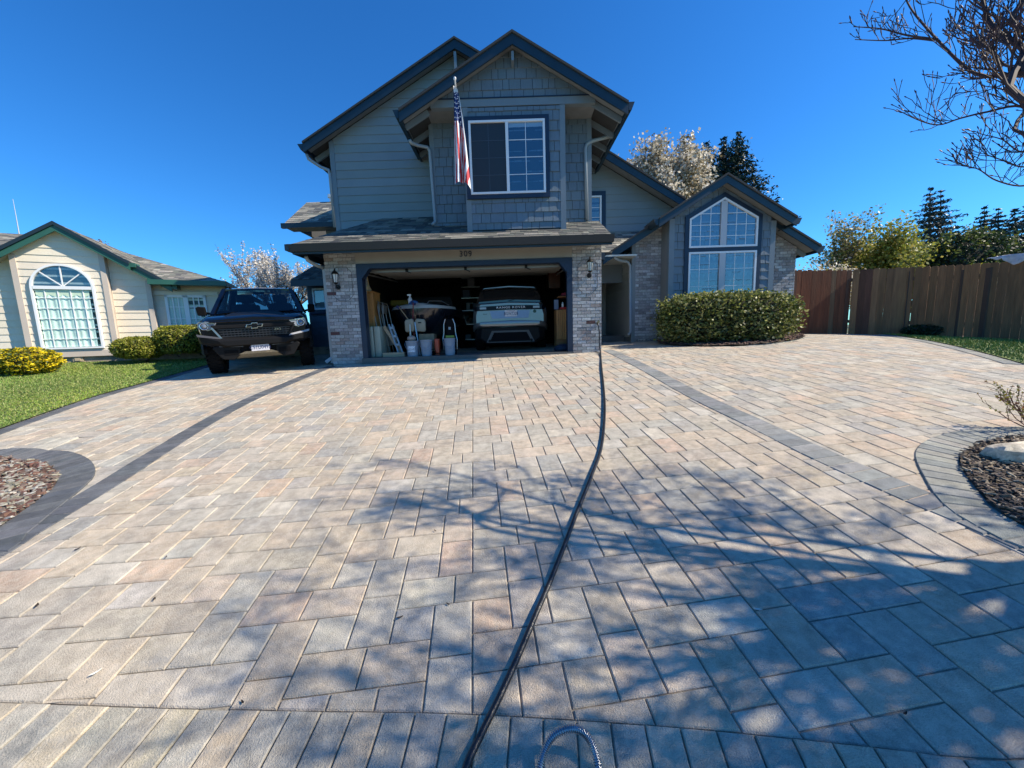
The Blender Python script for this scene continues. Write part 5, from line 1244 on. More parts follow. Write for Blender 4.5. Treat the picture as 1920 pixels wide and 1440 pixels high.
# boat
bt_ = thing('boat', 'white decked dark hulled runabout boat on its trailer facing out of the garage', 'boat', (gx(790, 9.6), 9.5, FZ))
bx0 = gx(790, 9.6); zr = gz(790, 573, 9.5)
def station(y, w, zk, zg, flare): return [(bx0, y, zk), (bx0 + w * .45, y, zk + (zg - zk) * .25), (bx0 + w * .85, y, zk + (zg - zk) * .65), (bx0 + w, y, zg), (bx0 - w, y, zg), (bx0 - w * .85, y, zk + (zg - zk) * .65), (bx0 - w * .45, y, zk + (zg - zk) * .25)]
sts = [(9.35, .06, zr - .22, zr - .07), (9.42, .40, zr - .50, zr - .07), (9.6, .66, zr - .72, zr - .08), (10.1, .86, zr - .88, zr - .08), (11, .98, zr - .92, zr - .10), (14, 1.0, zr - .92, zr - .14)]
obj('hull', B().loft([station(*s, 0) for s in sts]), mat('hull_black', (.008, .010, .018), .25, coat=1), bt_, smooth=True, autosm=40)
rings = [[(bx0 - w, y, zg), (bx0 + w, y, zg), (bx0 + w * .97, y, zg + .07), (bx0 + w * .5, y + .02, zg + .12), (bx0, y + .02, zg + .14), (bx0 - w * .5, y + .02, zg + .12), (bx0 - w * .97, y, zg + .07)] for y, w, zk, zg in sts[:4]]
obj('deck', B().loft(rings), mat('gelcoat_white', (.34, .37, .38), .35), bt_, smooth=True, autosm=40)
obj('windscreen', B().loft([[(bx0 - .7, 10.6, zr + .05), (bx0 + .7, 10.6, zr + .05), (bx0 + .6, 10.9, zr + .35), (bx0 - .6, 10.9, zr + .35)], [(bx0 - .7, 10.62, zr + .05), (bx0 + .7, 10.62, zr + .05), (bx0 + .6, 10.92, zr + .35), (bx0 - .6, 10.92, zr + .35)]]), mat('dark_acrylic', (.03, .035, .04), .15), bt_)
obj('bow_rail', B().tube([(bx0 + .15, 9.75, zr + .04), (bx0 + .22, 9.8, zr + .14), (bx0 + .5, 10.0, zr + .14), (bx0 + .66, 10.2, zr + .05)], .012, 6), M_alum, bt_)
obj('cleat', B().box(bx0 + .02, bx0 + .12, 9.40, 9.43, zr - .0, zr + .03), M_blk, bt_); obj('hull_stripe', B().box(bx0 - .35, bx0 + .3, 9.405, 9.425, zr - .10, zr - .085), mat('red_stripe', (.25, .03, .03), .4), bt_)
for sx_ in (-.7, .7):
    obj('trailer_wheel', B().lathe([(.12, -.08), (.26, -.09), (.29, -.05), (.29, .05), (.26, .09), (.12, .08)], (bx0 + sx_, 12.4, FZ + .29), 20, 'x'), M_tyre, bt_, smooth=True)
obj('trailer_tongue', B().bar((bx0, 9.3, FZ + .38), (bx0, 13, FZ + .42), .08, .1), M_blk, bt_)
obj('trailer_winch_post', B().bar((bx0, 9.33, FZ + .38), (bx0, 9.36, zr - .25), .06, .06, (0, 1, 0)), M_blk, bt_)
cv = obj('yellow_cover', B().rbox(gx(738, 10.8), gx(772, 10.8), 10.6, 11.2, zr + .10, zr + .27, .06), mat('mustard_cover', (.28, .17, .02), .7), bevel=.02); tag(cv, 'mustard yellow cover bundled on the left of the boat', 'cover')
sb_ = obj('spray_bottle', B().lathe([(.045, 0), (.05, .02), (.05, .12), (.02, .17), (.018, .20)], (gx(773, 9.45), 9.5, zr + .05), 12).box(gx(773, 9.45) - .06, gx(773, 9.45) + .03, 9.485, 9.515, zr + .25, zr + .285), mat('white_spray', (.75, .76, .78), .4)); tag(sb_, 'white trigger spray bottle standing on the bow of the boat', 'spray bottle')
rg = obj('blue_rag', B().lathe([(.10, 0), (.12, .03), (.09, .08), (.05, .10), (.0, .11)], (gx(780, 9.42), 9.45, zr + .02), 9), mat('blue_cloth', (.03, .14, .42), .8, noise=(20, .3)), smooth=True); tag(rg, 'bright blue rag heaped beside the spray bottle on the boat', 'cloth')
# cart with two beige seat cushions
Y = 8.92; ct = thing('seat_cushion_stand', 'pair of beige boat seat cushions propped on a post behind the buckets', 'seat cushions', (gx(780, Y), Y, FZ))
for pa, pb, a in ((761, 779, .12), (779, 799, -.10)):
    xa, xb = gx(pa, Y), gx(pb, Y); cx_ = (xa + xb) / 2; z0 = gz(780, 622, Y); z1 = gz(780, 598, Y); w_ = (xb - xa) / 2
    pl = [(-w_ * .8, 0), (w_ * .8, 0), (w_, .05), (w_ * .95, z1 - z0 - .05), (w_ * .7, z1 - z0), (-w_ * .7, z1 - z0), (-w_ * .95, z1 - z0 - .05), (-w_, .05)]
    obj('cushion', B().xz([(cx_ + x * math.cos(a) - z * math.sin(a) * .4, z0 + z + x * a) for x, z in pl], Y, Y + .09), mat('beige_vinyl', (.30, .27, .20), .5), ct, bevel=.02, smooth=True)
obj('label_patch', B().box(gx(786, Y), gx(792, Y), Y - .006, Y - .001, gz(788, 606, Y), gz(788, 604, Y)), M_blk, ct)
obj('post', B().tube([(gx(771, Y), Y - .02, FZ), (gx(771, Y), Y - .02, gz(771, 608, Y))], .02, 8), M_alum, ct); obj('post', B().tube([(gx(779, Y) + .02, Y + .06, FZ), (gx(779, Y) + .02, Y + .06, gz(771, 615, Y))], .02, 8), M_blk, ct)
o = obj('silver_pole', B().tube([(gx(786, 8.75), 8.75, FZ), (gx(780, 8.85), 8.86, gz(780, 604, 8.85))], .016, 8), M_alum); tag(o, 'silver telescopic pole leaning between the first two buckets', 'pole')
for k, (pa, ya, pb, yb, m_) in enumerate(((750, 574, 768, 600, mat('broom_wood', (.35, .25, .15), .6)), (778, 566, 776, 598, mat('red_handle', (.22, .03, .03), .5)))):
    o = obj('broom', B().tube([(gx(pb, 8.95), 9.02, FZ + .02), (gx(pb, 8.95), 9.0, gz(pb, yb, 8.95)), (gx(pa, 9.1), 9.18, gz(pa, ya, 9.1))], .013, 6), m_); tag(o, ('long wooden broom handle slanting up across the boat bow', 'thin red broom handle standing before the boat bow')[k], 'broom')
    obj('brush_head', B().bar((gx(pa, 9.1) - .05, 9.17, gz(pa, ya, 9.1)), (gx(pa, 9.1) + .05, 9.2, gz(pa, ya, 9.1) - .05), .06, .06), mat('navy_bristle', (.01, .02, .08), .8), o)
# buckets
def bucket(px, w, ytop, label, name='bucket', m_=None, Y=8.62, lab=False):
    r = w / 2 / 82.0; x = gx(px, Y); h = gz(px, ytop, Y) - FZ
    o = thing(name, label, 'bucket', (x, Y, FZ), group='pale grey buckets at the garage mouth')
    prof = [(r * .84, 0), (r * .97, h * .80), (r * 1.03, h * .80), (r * 1.03, h * .84), (r * .97, h * .845), (r * .98, h * .90), (r * 1.04, h * .90), (r * 1.04, h * .93), (r, h * .935), (r * 1.05, h * .97), (r * 1.05, h), (r * .98, h), (r * .86, .02)]
    obj('pail', B().lathe([(0.001, 0.001)] + prof + [(.001, .015)], (x, Y, FZ), 28, caps=False), m_ or M_pail, o, smooth=True, autosm=30)
    pts = [(x + r * 1.06 * math.cos(a), Y - r * .5 + r * .6 * (1 - math.sin(a)) - .02 - r * .4, FZ + h * .86 - .16 * math.sin(a)) for a in [math.pi * k / 10 for k in range(11)]]
    obj('bail_handle', B().tube(pts, .004, 5), M_alum, o)
    if lab:
        b = B(); vs = []
        for k in range(9): a = -math.pi / 2 - .62 + .155 * k; vs += [(x + (r * .93) * math.cos(a) * 1.012, Y + r * .93 * math.sin(a) * 1.012, FZ + h * .28), (x + r * .97 * math.cos(a) * 1.012, Y + r * .97 * math.sin(a) * 1.012, FZ + h * .66)]
        b.add(vs, [(2 * k, 2 * k + 2, 2 * k + 3, 2 * k + 1) for k in range(8)]); obj('paper_label', b, mat('label_print', (.62, .66, .72), .5, noise=(45, .5)), o)
    return o, x, h
bucket(773, 24, 639, 'leftmost grey pail with a printed label and hand brush on top', lab=True)
bucket(799, 22, 637, 'middle grey pail standing in front of the cardboard box')
bucket(843, 21, 634, 'rightmost taller grey pail below the folding cart')
Y = 8.66; o = obj('tan_float', B().lathe([(.0, 0), (.06, .0), (.10, .05), (.09, .10), (.03, .13), (.0, .14)], (gx(772, Y), Y, gz(772, 640, Y)), 14), mat('tan_plastic', (.40, .30, .25), .4), smooth=True); tag(o, 'round tan plastic tub resting in the mouth of the leftmost pail', 'tub')
Y = 8.9; o = obj('cardboard_box', B().box(gx(786, Y), gx(814, Y), Y, Y + .3, gz(800, 641, Y) - .22, gz(800, 626, Y)), mat('cardboard', (.30, .21, .13), .85, noise=(12, .15)), bevel=.004); tag(o, 'open brown cardboard box behind the middle pail', 'box')
obj('box_stand', B().box(gx(788, Y), gx(812, Y), Y + .02, Y + .28, FZ, gz(800, 641, Y) - .222), M_blk, o)
Y = 8.66; o = obj('orange_machine', B().rbox(gx(814, Y), gx(823, Y), Y, Y + .2, FZ + .05, gz(818, 635, Y), .02).lathe([(.05, 0), (.06, .03), (.0, .05)], (gx(819, Y), Y + .05, FZ), 10), mat('red_orange_plastic', (.48, .07, .03), .4), bevel=.01); tag(o, 'upright red orange power tool between the middle and right pails', 'power tool')
obj('hose_coil', B().tube([(gx(812, Y) + .06 * math.cos(a), Y - .06, FZ + .08 + .07 * math.sin(a)) for a in [k * .5 for k in range(14)]], .008, 5), M_blk, o)
Y = 8.88; fc = thing('folding_cart', 'black folding luggage cart with chrome side rails above the right pail', 'cart', (gx(844, Y), Y, FZ))
obj('bag', B().rbox(gx(835, Y), gx(853, Y), Y + .02, Y + .14, FZ + .40, gz(844, 597, Y), .04), M_blk, fc, bevel=.02)
for s, px_ in ((-1, 833), (1, 855)):
    x = gx(px_, Y); zz = gz(844, 598, Y); obj('rail', B().tube([(x + s * .02, Y - .02, FZ + .12), (x + s * .03, Y - .02, FZ + .35), (x, Y, FZ + .5), (x - s * .01, Y, zz - .12), (x - s * .05, Y, zz)], .011, 6), M_alum, fc)
obj('green_strap', B().box(gx(836, Y), gx(852, Y), Y - .0, Y + .02, gz(844, 633, Y), gz(844, 629, Y)), mat('lime_strap', (.25, .32, .05), .6), fc)
obj('tag_label', B().box(gx(842, Y), gx(846, Y), Y + .005, Y + .02, gz(844, 618, Y), gz(844, 613, Y)), mat('tag_grey', (.3, .34, .36), .6), fc)
for s, px_ in ((-1, 836), (1, 853)): obj('cart_wheel', B().lathe([(.0, -.015), (.05, -.015), (.05, .015), (.0, .015)], (gx(px_, Y), Y + .05, FZ + .05), 12, 'x'), M_blk, fc)
# shelf rack and hoist in the middle depth
Y = 12.5; sr_ = thing('storage_rack', 'dark wire shelving loaded with boxes and tools between boat and car', 'shelving', (gx(885, Y), Y, FZ))
xa, xb = gx(868, Y), gx(905, Y)
for x in (xa, xb):
    for y in (Y, Y + .45): obj('upright', B().box(x - .015, x + .015, y - .015, y + .015, FZ, FZ + 2.2), M_blk, sr_)
for k, z in enumerate((.3, .8, 1.25, 1.65, 2.0)):
    obj('shelf', B().box(xa, xb, Y, Y + .45, FZ + z, FZ + z + .02), M_alum, sr_)
sb2 = [((.25, .26, .28), .0), ((.06, .15, .14), .3), ((.30, .24, .18), .1), ((.12, .13, .18), .35), ((.32, .33, .34), .2), ((.05, .07, .12), .05), ((.18, .18, .2), .3)]
for k, (c_, dx) in enumerate(sb2):
    z = (.32, .82, .82, 1.27, 1.27, 1.67, 2.02)[k]; o = obj('storage_box', B().rbox(xa + dx * .7 + .02, xa + dx * .7 + .26, Y + .02, Y + .3, FZ + z + .001, FZ + z + .16 + .02 * k, .02), mat('store_%d' % k, c_, .6))
    tag(o, ('pale grey', 'dark teal', 'tan', 'slate', 'light grey', 'navy', 'mid grey')[k] + ' container on the ' + ('bottom', 'second', 'second', 'third', 'third', 'fourth', 'top')[k] + ' shelf of the garage rack', 'container')
o = obj('tube_light', B().tube([(gx(772, 12), 12, gz(772, 517, 12)), (gx(850, 12), 12, gz(850, 515, 12))], .02, 8), mat('unlit_tube', (.5, .5, .5), .4)); tag(o, 'long unlit tube lamp hanging above the boat', 'lamp')
op = thing('door_opener', 'grey garage door opener on its rail under the ceiling', 'door opener', (gx(878, 11.2), 11.2, 3.3))
obj('motor_housing', B().rbox(gx(878, 11.2) - .15, gx(878, 11.2) + .15, 11.1, 11.5, 3.30, 3.47, .03), mat('opener_grey', (.2, .21, .22), .4), op); obj('rail', B().box(gx(878, 11.2) - .02, gx(878, 11.2) + .02, 8.8, 11.1, 3.40, 3.43), M_alum, op)
# right side
Y = 9.2; wc = thing('slatted_cabinet', 'orange slatted wood cabinet by the right garage jamb', 'cabinet', (gx(1056, Y), Y, FZ)); xa, xb = gx(1044, Y), gx(1066, Y); zt = gz(1055, 580, Y); zb_2 = gz(1055, 636, Y)
obj('carcass', B().box(xa, xb, Y + .03, Y + .5, FZ, zt), mat('pine_dark', (.25, .11, .035), .6), wc)
for k in range(6):
    x = xa + (xb - xa) * k / 6; obj('slat', B().box(x + .004, x + (xb - xa) / 6 - .004, Y, Y + .03, zb_2, zt - .01), M_pine, wc, bevel=.003)
o = obj('red_toolbox', B().rbox(gx(1052, Y), gx(1066, Y), Y + .05, Y + .3, zt + .001, zt + .06, .015), mat('red_enamel', (.45, .02, .02), .35)); tag(o, 'flat red tray on top of the slatted cabinet', 'tray')
o = obj('white_bottle', B().lathe([(.025, 0), (.028, .07), (.012, .10), (.012, .12)], (gx(1057, Y), Y + .1, zt + .061), 10), mat('white_spray')); tag(o, 'small white bottle standing on the red tray', 'bottle')
o = obj('paper_notice', B().box(gx(1040, 9.9), gx(1048, 9.9), 9.9, 9.905, gz(1044, 580, 9.9), gz(1044, 562, 9.9)), mat('notice_blue', (.35, .42, .6), .8)); tag(o, 'pale blue sheet of paper hanging left of the slatted cabinet', 'paper')
o = obj('red_jacket', B().lathe([(.05, 0), (.10, .03), (.08, .08), (.0, .1)], (gx(1062, 9.1), 9.3, gz(1062, 555, 9.2)), 9), mat('dark_red_cloth', (.22, .01, .03), .8), smooth=True); tag(o, 'dark red bundle on the wall shelf above the slatted cabinet', 'bundle')
obj('bracket_shelf', B().box(gx(1048, 9.2), GR - .1, 9.15, 9.5, gz(1062, 555, 9.2) - .02, gz(1062, 555, 9.2)), mat('pine_dark'), o)
o = obj('wall_cupboard', B().box(gx(1031, 10.5), gx(1052, 10.5), 10.5, 11.1, gz(1040, 540, 10.5), gz(1040, 500, 10.5)), mat('mahogany', (.07, .022, .010), .4, noise=(3, .2, (6, 6, .5))), bevel=.008); tag(o, 'dark mahogany wall cupboard high on the right side of the garage', 'cupboard')
o = obj('floor_bag', B().lathe([(.20, 0), (.24, .05), (.18, .12), (.08, .16), (0, .17)], (gx(1057, 8.9), 9.0, FZ + .001), 12), mat('navy_cloth', (.02, .03, .06), .8, noise=(12, .4)), smooth=True); tag(o, 'dark navy bag slumped on the floor inside the right jamb', 'bag')

# ================================================================ PLANTS
M_leaf = mat('leaf_surface', attr=True, rough=.5, spec=.35)
M_barkt = mat('tree_bark', (.075, .055, .05), .9, noise=(20, .3, (1, 1, .3)), bump=(40, .8))
M_twig = mat('dark_twig', (.055, .035, .038), .8)
def mleaf(name, trans):
    m = bpy.data.materials.new(name); m.use_nodes = True; n = m.node_tree.nodes; l = m.node_tree.links; p = n['Principled BSDF']
    a = n.new('ShaderNodeAttribute'); a.attribute_name = 'Col'; l.new(a.outputs[0], p.inputs['Base Color']); p.inputs['Roughness'].default_value = .5
    t = n.new('ShaderNodeBsdfTranslucent'); l.new(a.outputs[0], t.inputs[0]); mx = n.new('ShaderNodeMixShader'); mx.inputs[0].default_value = trans
    l.new(p.outputs[0], mx.inputs[1]); l.new(t.outputs[0], mx.inputs[2]); l.new(mx.outputs[0], n['Material Output'].inputs[0]); return m
M_lf = mleaf('translucent_leaf', .35)
def leaf(b, p, s, col, r, asp=.55):
    z = r.uniform(-1, 1); a = r.uniform(0, 6.283); q = math.sqrt(1 - z * z); n = (q * math.cos(a), q * math.sin(a), z)
    a2 = r.uniform(0, 6.283); t = (math.cos(a2), math.sin(a2), r.uniform(-.6, .6)); d = n[0] * t[0] + n[1] * t[1] + n[2] * t[2]
    t = (t[0] - n[0] * d, t[1] - n[1] * d, t[2] - n[2] * d); L = math.sqrt(t[0] ** 2 + t[1] ** 2 + t[2] ** 2) or 1; t = (t[0] / L, t[1] / L, t[2] / L)
    w = (n[1] * t[2] - n[2] * t[1], n[2] * t[0] - n[0] * t[2], n[0] * t[1] - n[1] * t[0]); h = s * .5; k = h * asp; i = len(b.v); x, y, zz = p
    b.v += [(x - t[0] * h, y - t[1] * h, zz - t[2] * h), (x + w[0] * k, y + w[1] * k, zz + w[2] * k), (x + t[0] * h, y + t[1] * h, zz + t[2] * h), (x - w[0] * k, y - w[1] * k, zz - w[2] * k)]
    b.f.append((i, i + 1, i + 2, i + 3)); b.c.append(col)
def pnoise(x, y, z, s=1): return (math.sin(x * 3.1 * s + 1.3) * math.cos(y * 2.7 * s + z) + math.sin(z * 3.7 * s - y * 1.9 * s) * math.cos(x * 1.7 * s + 2)) * .5
def shrub(name, label, cat, c, rad, n, size, cols, box=2.0, core=True, rough=.10, top=None, seed=1, group=None, asp=.55, flat=False, stems=0, fs=1.6, outlier=.06):
    """c = centre of the base on the ground, rad = half sizes (height = 2*rz)"""
    r = random.Random(seed); o = thing(name, label, cat, c, group=group); rx, ry, rz = rad; b = B(); k = 0
    while k < n:
        th = r.uniform(0, 6.283); v = r.uniform(-1, 1); q = math.sqrt(1 - v * v); d = (q * math.cos(th), q * math.sin(th), v)
        e = 2.0 / box; s = (abs(d[0]) ** box + abs(d[1]) ** box + abs(d[2]) ** box) ** (-1 / box)
        x, y, z = d[0] * s * rx, d[1] * s * ry, d[2] * s * rz
        if rz + z < .02: k += 1; continue
        nn = pnoise(x * 2 / rx * .8, y * 2 / ry, z * 2 / rz, fs); f = 1 + rough * nn - r.uniform(0, .16) ** 1.0
        if r.random() < outlier: f += r.uniform(0, rough)
        lit = 1 + .25 * nn; col = r.choice(top) if top and nn > .25 and r.random() < .8 else r.choice(cols)
        leaf(b, (c[0] + x * f, c[1] + y * f, c[2] + rz + z * f), size * r.uniform(.5, 1.5), vary((col[0] * lit, col[1] * lit, col[2] * lit), .2, r), r, asp); k += 1
    fo = obj('foliage', b, M_lf, o)
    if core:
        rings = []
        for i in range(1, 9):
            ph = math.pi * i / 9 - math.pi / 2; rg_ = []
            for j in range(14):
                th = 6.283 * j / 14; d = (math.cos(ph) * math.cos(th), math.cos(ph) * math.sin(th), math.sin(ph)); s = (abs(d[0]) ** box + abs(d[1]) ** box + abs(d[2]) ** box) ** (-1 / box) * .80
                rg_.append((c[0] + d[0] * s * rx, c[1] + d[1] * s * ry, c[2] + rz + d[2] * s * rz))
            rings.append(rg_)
        obj('light_block_core', B().loft(rings), mat('core_shade', (.018, .018, .010), .95, noise=(25, .6), bump=(40, 1)), o)  # solid dark core added inside the leaves to block light
    for i in range(stems):
        a = r.uniform(0, 6.28); obj('stem', B().tube([(c[0] + .2 * rx * math.cos(a), c[1] + .2 * ry * math.sin(a), c[2] - .05), (c[0] + .8 * rx * math.cos(a), c[1] + .8 * ry * math.sin(a), c[2] + rz)], [.02, .008], 5), M_twig, o)
    return o
def gpt(px, py): x, y = gp(px, py); return (x, y, G(x, y))
BOX = [(.20, .23, .02), (.28, .29, .03), (.13, .16, .015), (.36, .34, .05)]
def nbase(px, py, w): u, z = npx(px, py, w); q = nl(u, w, z); return (q.x, q.y, q.z - .03)
p = nbase(264, 672, -.55); shrub('boxwood_shrub', 'low rounded clipped yellow green shrub right of the arched window', 'shrub', p, (.50, .46, .285), 6500, .045, BOX, 2.4, rough=.05, seed=2, stems=1)
p = nbase(343, 663, -.55); shrub('boxwood_shrub', 'taller clipped yellow green shrub standing just left of the black pickup', 'shrub', p, (.52, .46, .375), 7000, .045, BOX, 2.8, rough=.045, seed=3, stems=1)
p = nbase(384, 660, -.25); shrub('variegated_shrub', 'loose variegated cream and green shrub between the clipped shrub and the pickup', 'shrub', p, (.75, .4, .38), 3600, .075, [(.10, .13, .05), (.35, .36, .20), (.05, .07, .03), (.2, .22, .1)], 2.6, seed=4, stems=1)
x, y = gp(36, 704); shrub('yellow_flowering_shrub', 'low shrub covered in bright yellow flowers at the left edge', 'shrub', (x + .05, y + .1, G(x, y)), (.52, .42, .28), 6500, .045, [(.07, .12, .02), (.10, .14, .02), (.55, .44, .01), (.65, .50, .01)], 2.6, rough=.10, top=[(.70, .55, .01), (.75, .6, .02)], seed=5, stems=1)
HEDGE = [(.09, .12, .025), (.16, .18, .04), (.26, .27, .07), (.05, .07, .02), (.36, .35, .14)]
shrub('front_hedge', 'broad leafy evergreen bush below the tall peaked window', 'bush', (5.17, 9.02, 1.31), (1.52, .50, .55), 19000, .070, HEDGE, 3.8, rough=.13, seed=6, stems=3, fs=3.4, outlier=.4)
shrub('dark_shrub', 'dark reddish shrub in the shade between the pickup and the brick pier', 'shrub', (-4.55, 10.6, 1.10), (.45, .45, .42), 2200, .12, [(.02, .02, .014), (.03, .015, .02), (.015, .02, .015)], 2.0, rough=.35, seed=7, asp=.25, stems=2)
x, y = gp(1765, 632); shrub('low_fence_shrub', 'low dark green groundcover shrub at the foot of the fence', 'shrub', (x, y + .25, G(x, y)), (.75, .3, .17), 2200, .06, [(.02, .045, .018), (.03, .06, .02)], 2.2, seed=8, stems=1)

CUT = [False]
def branch(b, p, d, r, L, lev, rg, tips, up=.15, spread=.6, n=5, seg=3, kids=(3, 4), shrink=.62, twist=.25, minr=.004):
    p = Vector(p); d = Vector(d).normalized(); pts = [p.copy()]; rs = [r]
    for i in range(seg):
        if CUT[0] and p.y > 0 and p.x < 1.50 * p.y + .12: return
        d = (d + Vector((rg.uniform(-1, 1), rg.uniform(-1, 1), rg.uniform(-1, 1))) * twist + Vector((0, 0, up))).normalized(); p = p + d * (L / seg); pts.append(p.copy()); rs.append(max(minr, r * (1 - .45 * (i + 1) / seg)))
    b.tube(pts, rs, n if lev > 1 else 3, caps=False); tips.append((pts, lev))
    if lev <= 0: return
    for k in range(rg.randint(*kids)):
        t = rg.uniform(.35, 1.0); i = min(int(t * seg), seg - 1); q = pts[i].lerp(pts[i + 1], t * seg - i)
        ax = Vector((rg.uniform(-1, 1), rg.uniform(-1, 1), rg.uniform(-.5, 1))); nd = (d + ax.normalized() * spread * rg.uniform(.7, 1.4)).normalized()
        branch(b, q, nd, rs[i + 1] * .7, L * shrink * rg.uniform(.75, 1.2), lev - 1, rg, tips, up, spread, n, seg, kids, shrink, twist, minr)
def ftree(name, label, cat, base, H, trunk_h, r0, lev, n_leaf, size, cols, rg, spread=.6, up=.15, kids=(3, 4), shrink=.65, jit=.12, first=6, L0=None, group=None, asp=.7, leafm=None, along=True, lean=.5, scalex=1.0):
    o = thing(name, label, cat, base, group=group); b = B(); tips = []; base = Vector(base)
    top = base + Vector((0, 0, trunk_h)); b.tube([base - Vector((0, 0, .2)), base.lerp(top, .5) + Vector((.03, 0, 0)), top], [r0 * 1.2, r0, r0 * .8], 8)
    L0 = L0 or (H - trunk_h) * .55
    for k in range(first):
        a = 6.283 * k / first + rg.uniform(-.3, .3); d = Vector((math.cos(a) * lean * scalex, math.sin(a) * lean, 1)); branch(b, top - Vector((0, 0, rg.uniform(0, trunk_h * .25))), d, r0 * .5, L0 * rg.uniform(.8, 1.15), lev, rg, tips, up, spread, 5, 3, kids, shrink)
    obj('branches', b, M_barkt, o)
    lf_ = B(); segs = [p for p, l_ in tips if l_ <= 1]
    for i in range(n_leaf):
        p = rg.choice(segs); k = rg.randint(0, len(p) - 2); q = p[k].lerp(p[k + 1], rg.random()); q = q + Vector((rg.uniform(-1, 1), rg.uniform(-1, 1), rg.uniform(-1, 1))) * (jit * 1.35)
        leaf(lf_, q, size * rg.uniform(.6, 1.3), vary(rg.choice(cols), .18, rg), rg, asp)
    if n_leaf: obj('crown', lf_, leafm or M_lf, o)
    return o
BLOS = [(.66, .61, .52), (.56, .51, .42), (.74, .69, .60), (.36, .31, .21), (.24, .18, .09), (.48, .42, .32)]
def gb(px, Y): x = at(px, 600, Y).x; return (x, Y, G(x, min(Y, 14)) - .1)
rg = random.Random(11)
ftree('blossom_tree', 'round white flowering tree rising behind the roof between the two gables', 'tree', gb(1222, 17), 9.8, 4.6, .16, 3, 46000, .13, BLOS, rg, spread=.78, up=.05, kids=(3, 5), jit=.20, first=11, L0=1.95, lean=.42)
ftree('blossom_tree', 'white blossoming tree with long upright shoots behind the black pickup', 'tree', gb(528, 15.5), 5.6, .9, .10, 3, 15000, .075, [(.74, .70, .64), (.80, .77, .71), (.56, .50, .42)], rg, spread=.38, up=.10, kids=(3, 5), shrink=.72, jit=.05, first=9, L0=1.62, lean=.75)
ftree('blossom_shrub', 'white blossoming shrub with orange leaf tips beside the fence near the wing', 'shrub', gb(1540, 13.0), 3.4, .8, .07, 2, 11000, .085, BLOS + [(.34, .26, .05), (.25, .26, .06), (.78, .74, .66)], rg, spread=.7, up=.1, kids=(4, 5), jit=.2, first=10, L0=1.05, lean=1.5)
ftree('budding_tree', 'thin budding tree with reddish twigs above the white blossom shrub', 'tree', gb(1573, 15), 6.0, 1.6, .07, 3, 3000, .10, [(.26, .24, .07), (.22, .24, .05), (.45, .38, .22)], rg, spread=.6, up=.2, jit=.12, first=7, L0=1.5)
YG = [(.26, .27, .04), (.34, .34, .06), (.16, .19, .035), (.42, .36, .09)]
ftree('spring_tree', 'tall yellow green leafing tree with bare twigs on top behind the fence', 'tree', gb(1645, 15), 6.6, 1.3, .10, 3, 15000, .11, YG, rg, spread=.8, up=.10, kids=(3, 4), jit=.20, first=9, L0=1.65, lean=.8)
ftree('spring_tree', 'denser bright yellow green tree at the foot of the twin conifers', 'tree', gb(1715, 15), 5.2, 1.2, .10, 3, 20000, .11, [(.27, .29, .035), (.36, .36, .05), (.18, .21, .03)], rg, spread=.8, up=.04, kids=(3, 4), jit=.22, first=9, L0=1.2, lean=1.1)
bx2 = gb(1838, 13.5); shrub('tall_hedge', 'long dark green hedge topped with yellow tips behind the fence', 'hedge', (bx2[0], 14.0, .9), (1.6, .7, 1.95), 15000, .10, [(.035, .06, .018), (.05, .085, .025), (.02, .035, .014)], 3.0, rough=.14, top=[(.15, .17, .03), (.09, .12, .03)], seed=12, fs=2.4, stems=1)
ftree('weeping_tree', 'thin bare weeping tree beyond the cream house roof', 'tree', gb(146, 27), 8.6, 6.0, .12, 2, 1400, .12, [(.30, .2, .14), (.25, .16, .12)], rg, spread=.8, up=-.2, jit=.2, first=7, L0=1.5)

def conifer(name, label, px, Y, ytop, w, rows, n, cols, rg, zc=.9, droop=.25, gap=.0, size=.34, asp=.35, group=None, slope=.5, step=.24):
    base = gb(px, Y); o = thing(name, label, 'conifer', base, group=group); top = at(px, ytop, Y); H = top.z - base[2]; lean = top.x - base[0]
    tr_ = B().tube([(base[0], Y, base[2]), (base[0] + lean * .5, Y, base[2] + H * .5), (top.x, Y, top.z)], [.28, .16, .02], 7); obj('trunk', tr_, M_barkt, o)
    b = B(); br_ = B()
    d_ = .05
    while d_ < H - .6:
        t = d_ / H; z = base[2] + H - d_; cx_ = base[0] + lean * (1 - t); R_ = min(w, .10 + slope * d_ ** .9) * rg.uniform(.75, 1.12)
        k_ = 5 if d_ < 1 else (8 if d_ < 8 else 6); a0 = rg.uniform(0, 6.28)
        for j in range(k_):
            a = a0 + 6.283 * j / k_ + rg.uniform(-.25, .25); rr = R_ * rg.uniform(.6, 1.12); e = Vector((cx_ + math.cos(a) * rr, Y + math.sin(a) * rr, z - rr * droop + rr * .12)); s0 = Vector((cx_, Y, z))
            br_.tube([s0, s0.lerp(e, .5) + Vector((0, 0, -.05 * rr)), e], [.035, .02, .008], 3, caps=False)
            m = max(5, int(n * rr))
            if d_ > 9: m = m // 3
            for q in range(m):
                u = rg.random() ** .75; c_ = s0.lerp(e, u); sp_ = .07 + .13 * rr * (1 - u * .5)
                pt = c_ + Vector((rg.gauss(0, sp_), rg.gauss(0, sp_), rg.gauss(0, .05 + gap) - abs(rg.gauss(0, .08)))); leaf(b, pt, size * rg.uniform(.5, 1.2), vary(rg.choice(cols), .3, rg), rg, asp)
        d_ += step * rg.uniform(.8, 1.2) * (1 if d_ < 9 else 2.5)
    obj('boughs', br_, M_barkt, o, kind='stuff'); obj('needles', b, M_leaf, o); return o
DK = [(.014, .034, .020), (.022, .046, .024), (.009, .020, .013), (.030, .055, .026)]
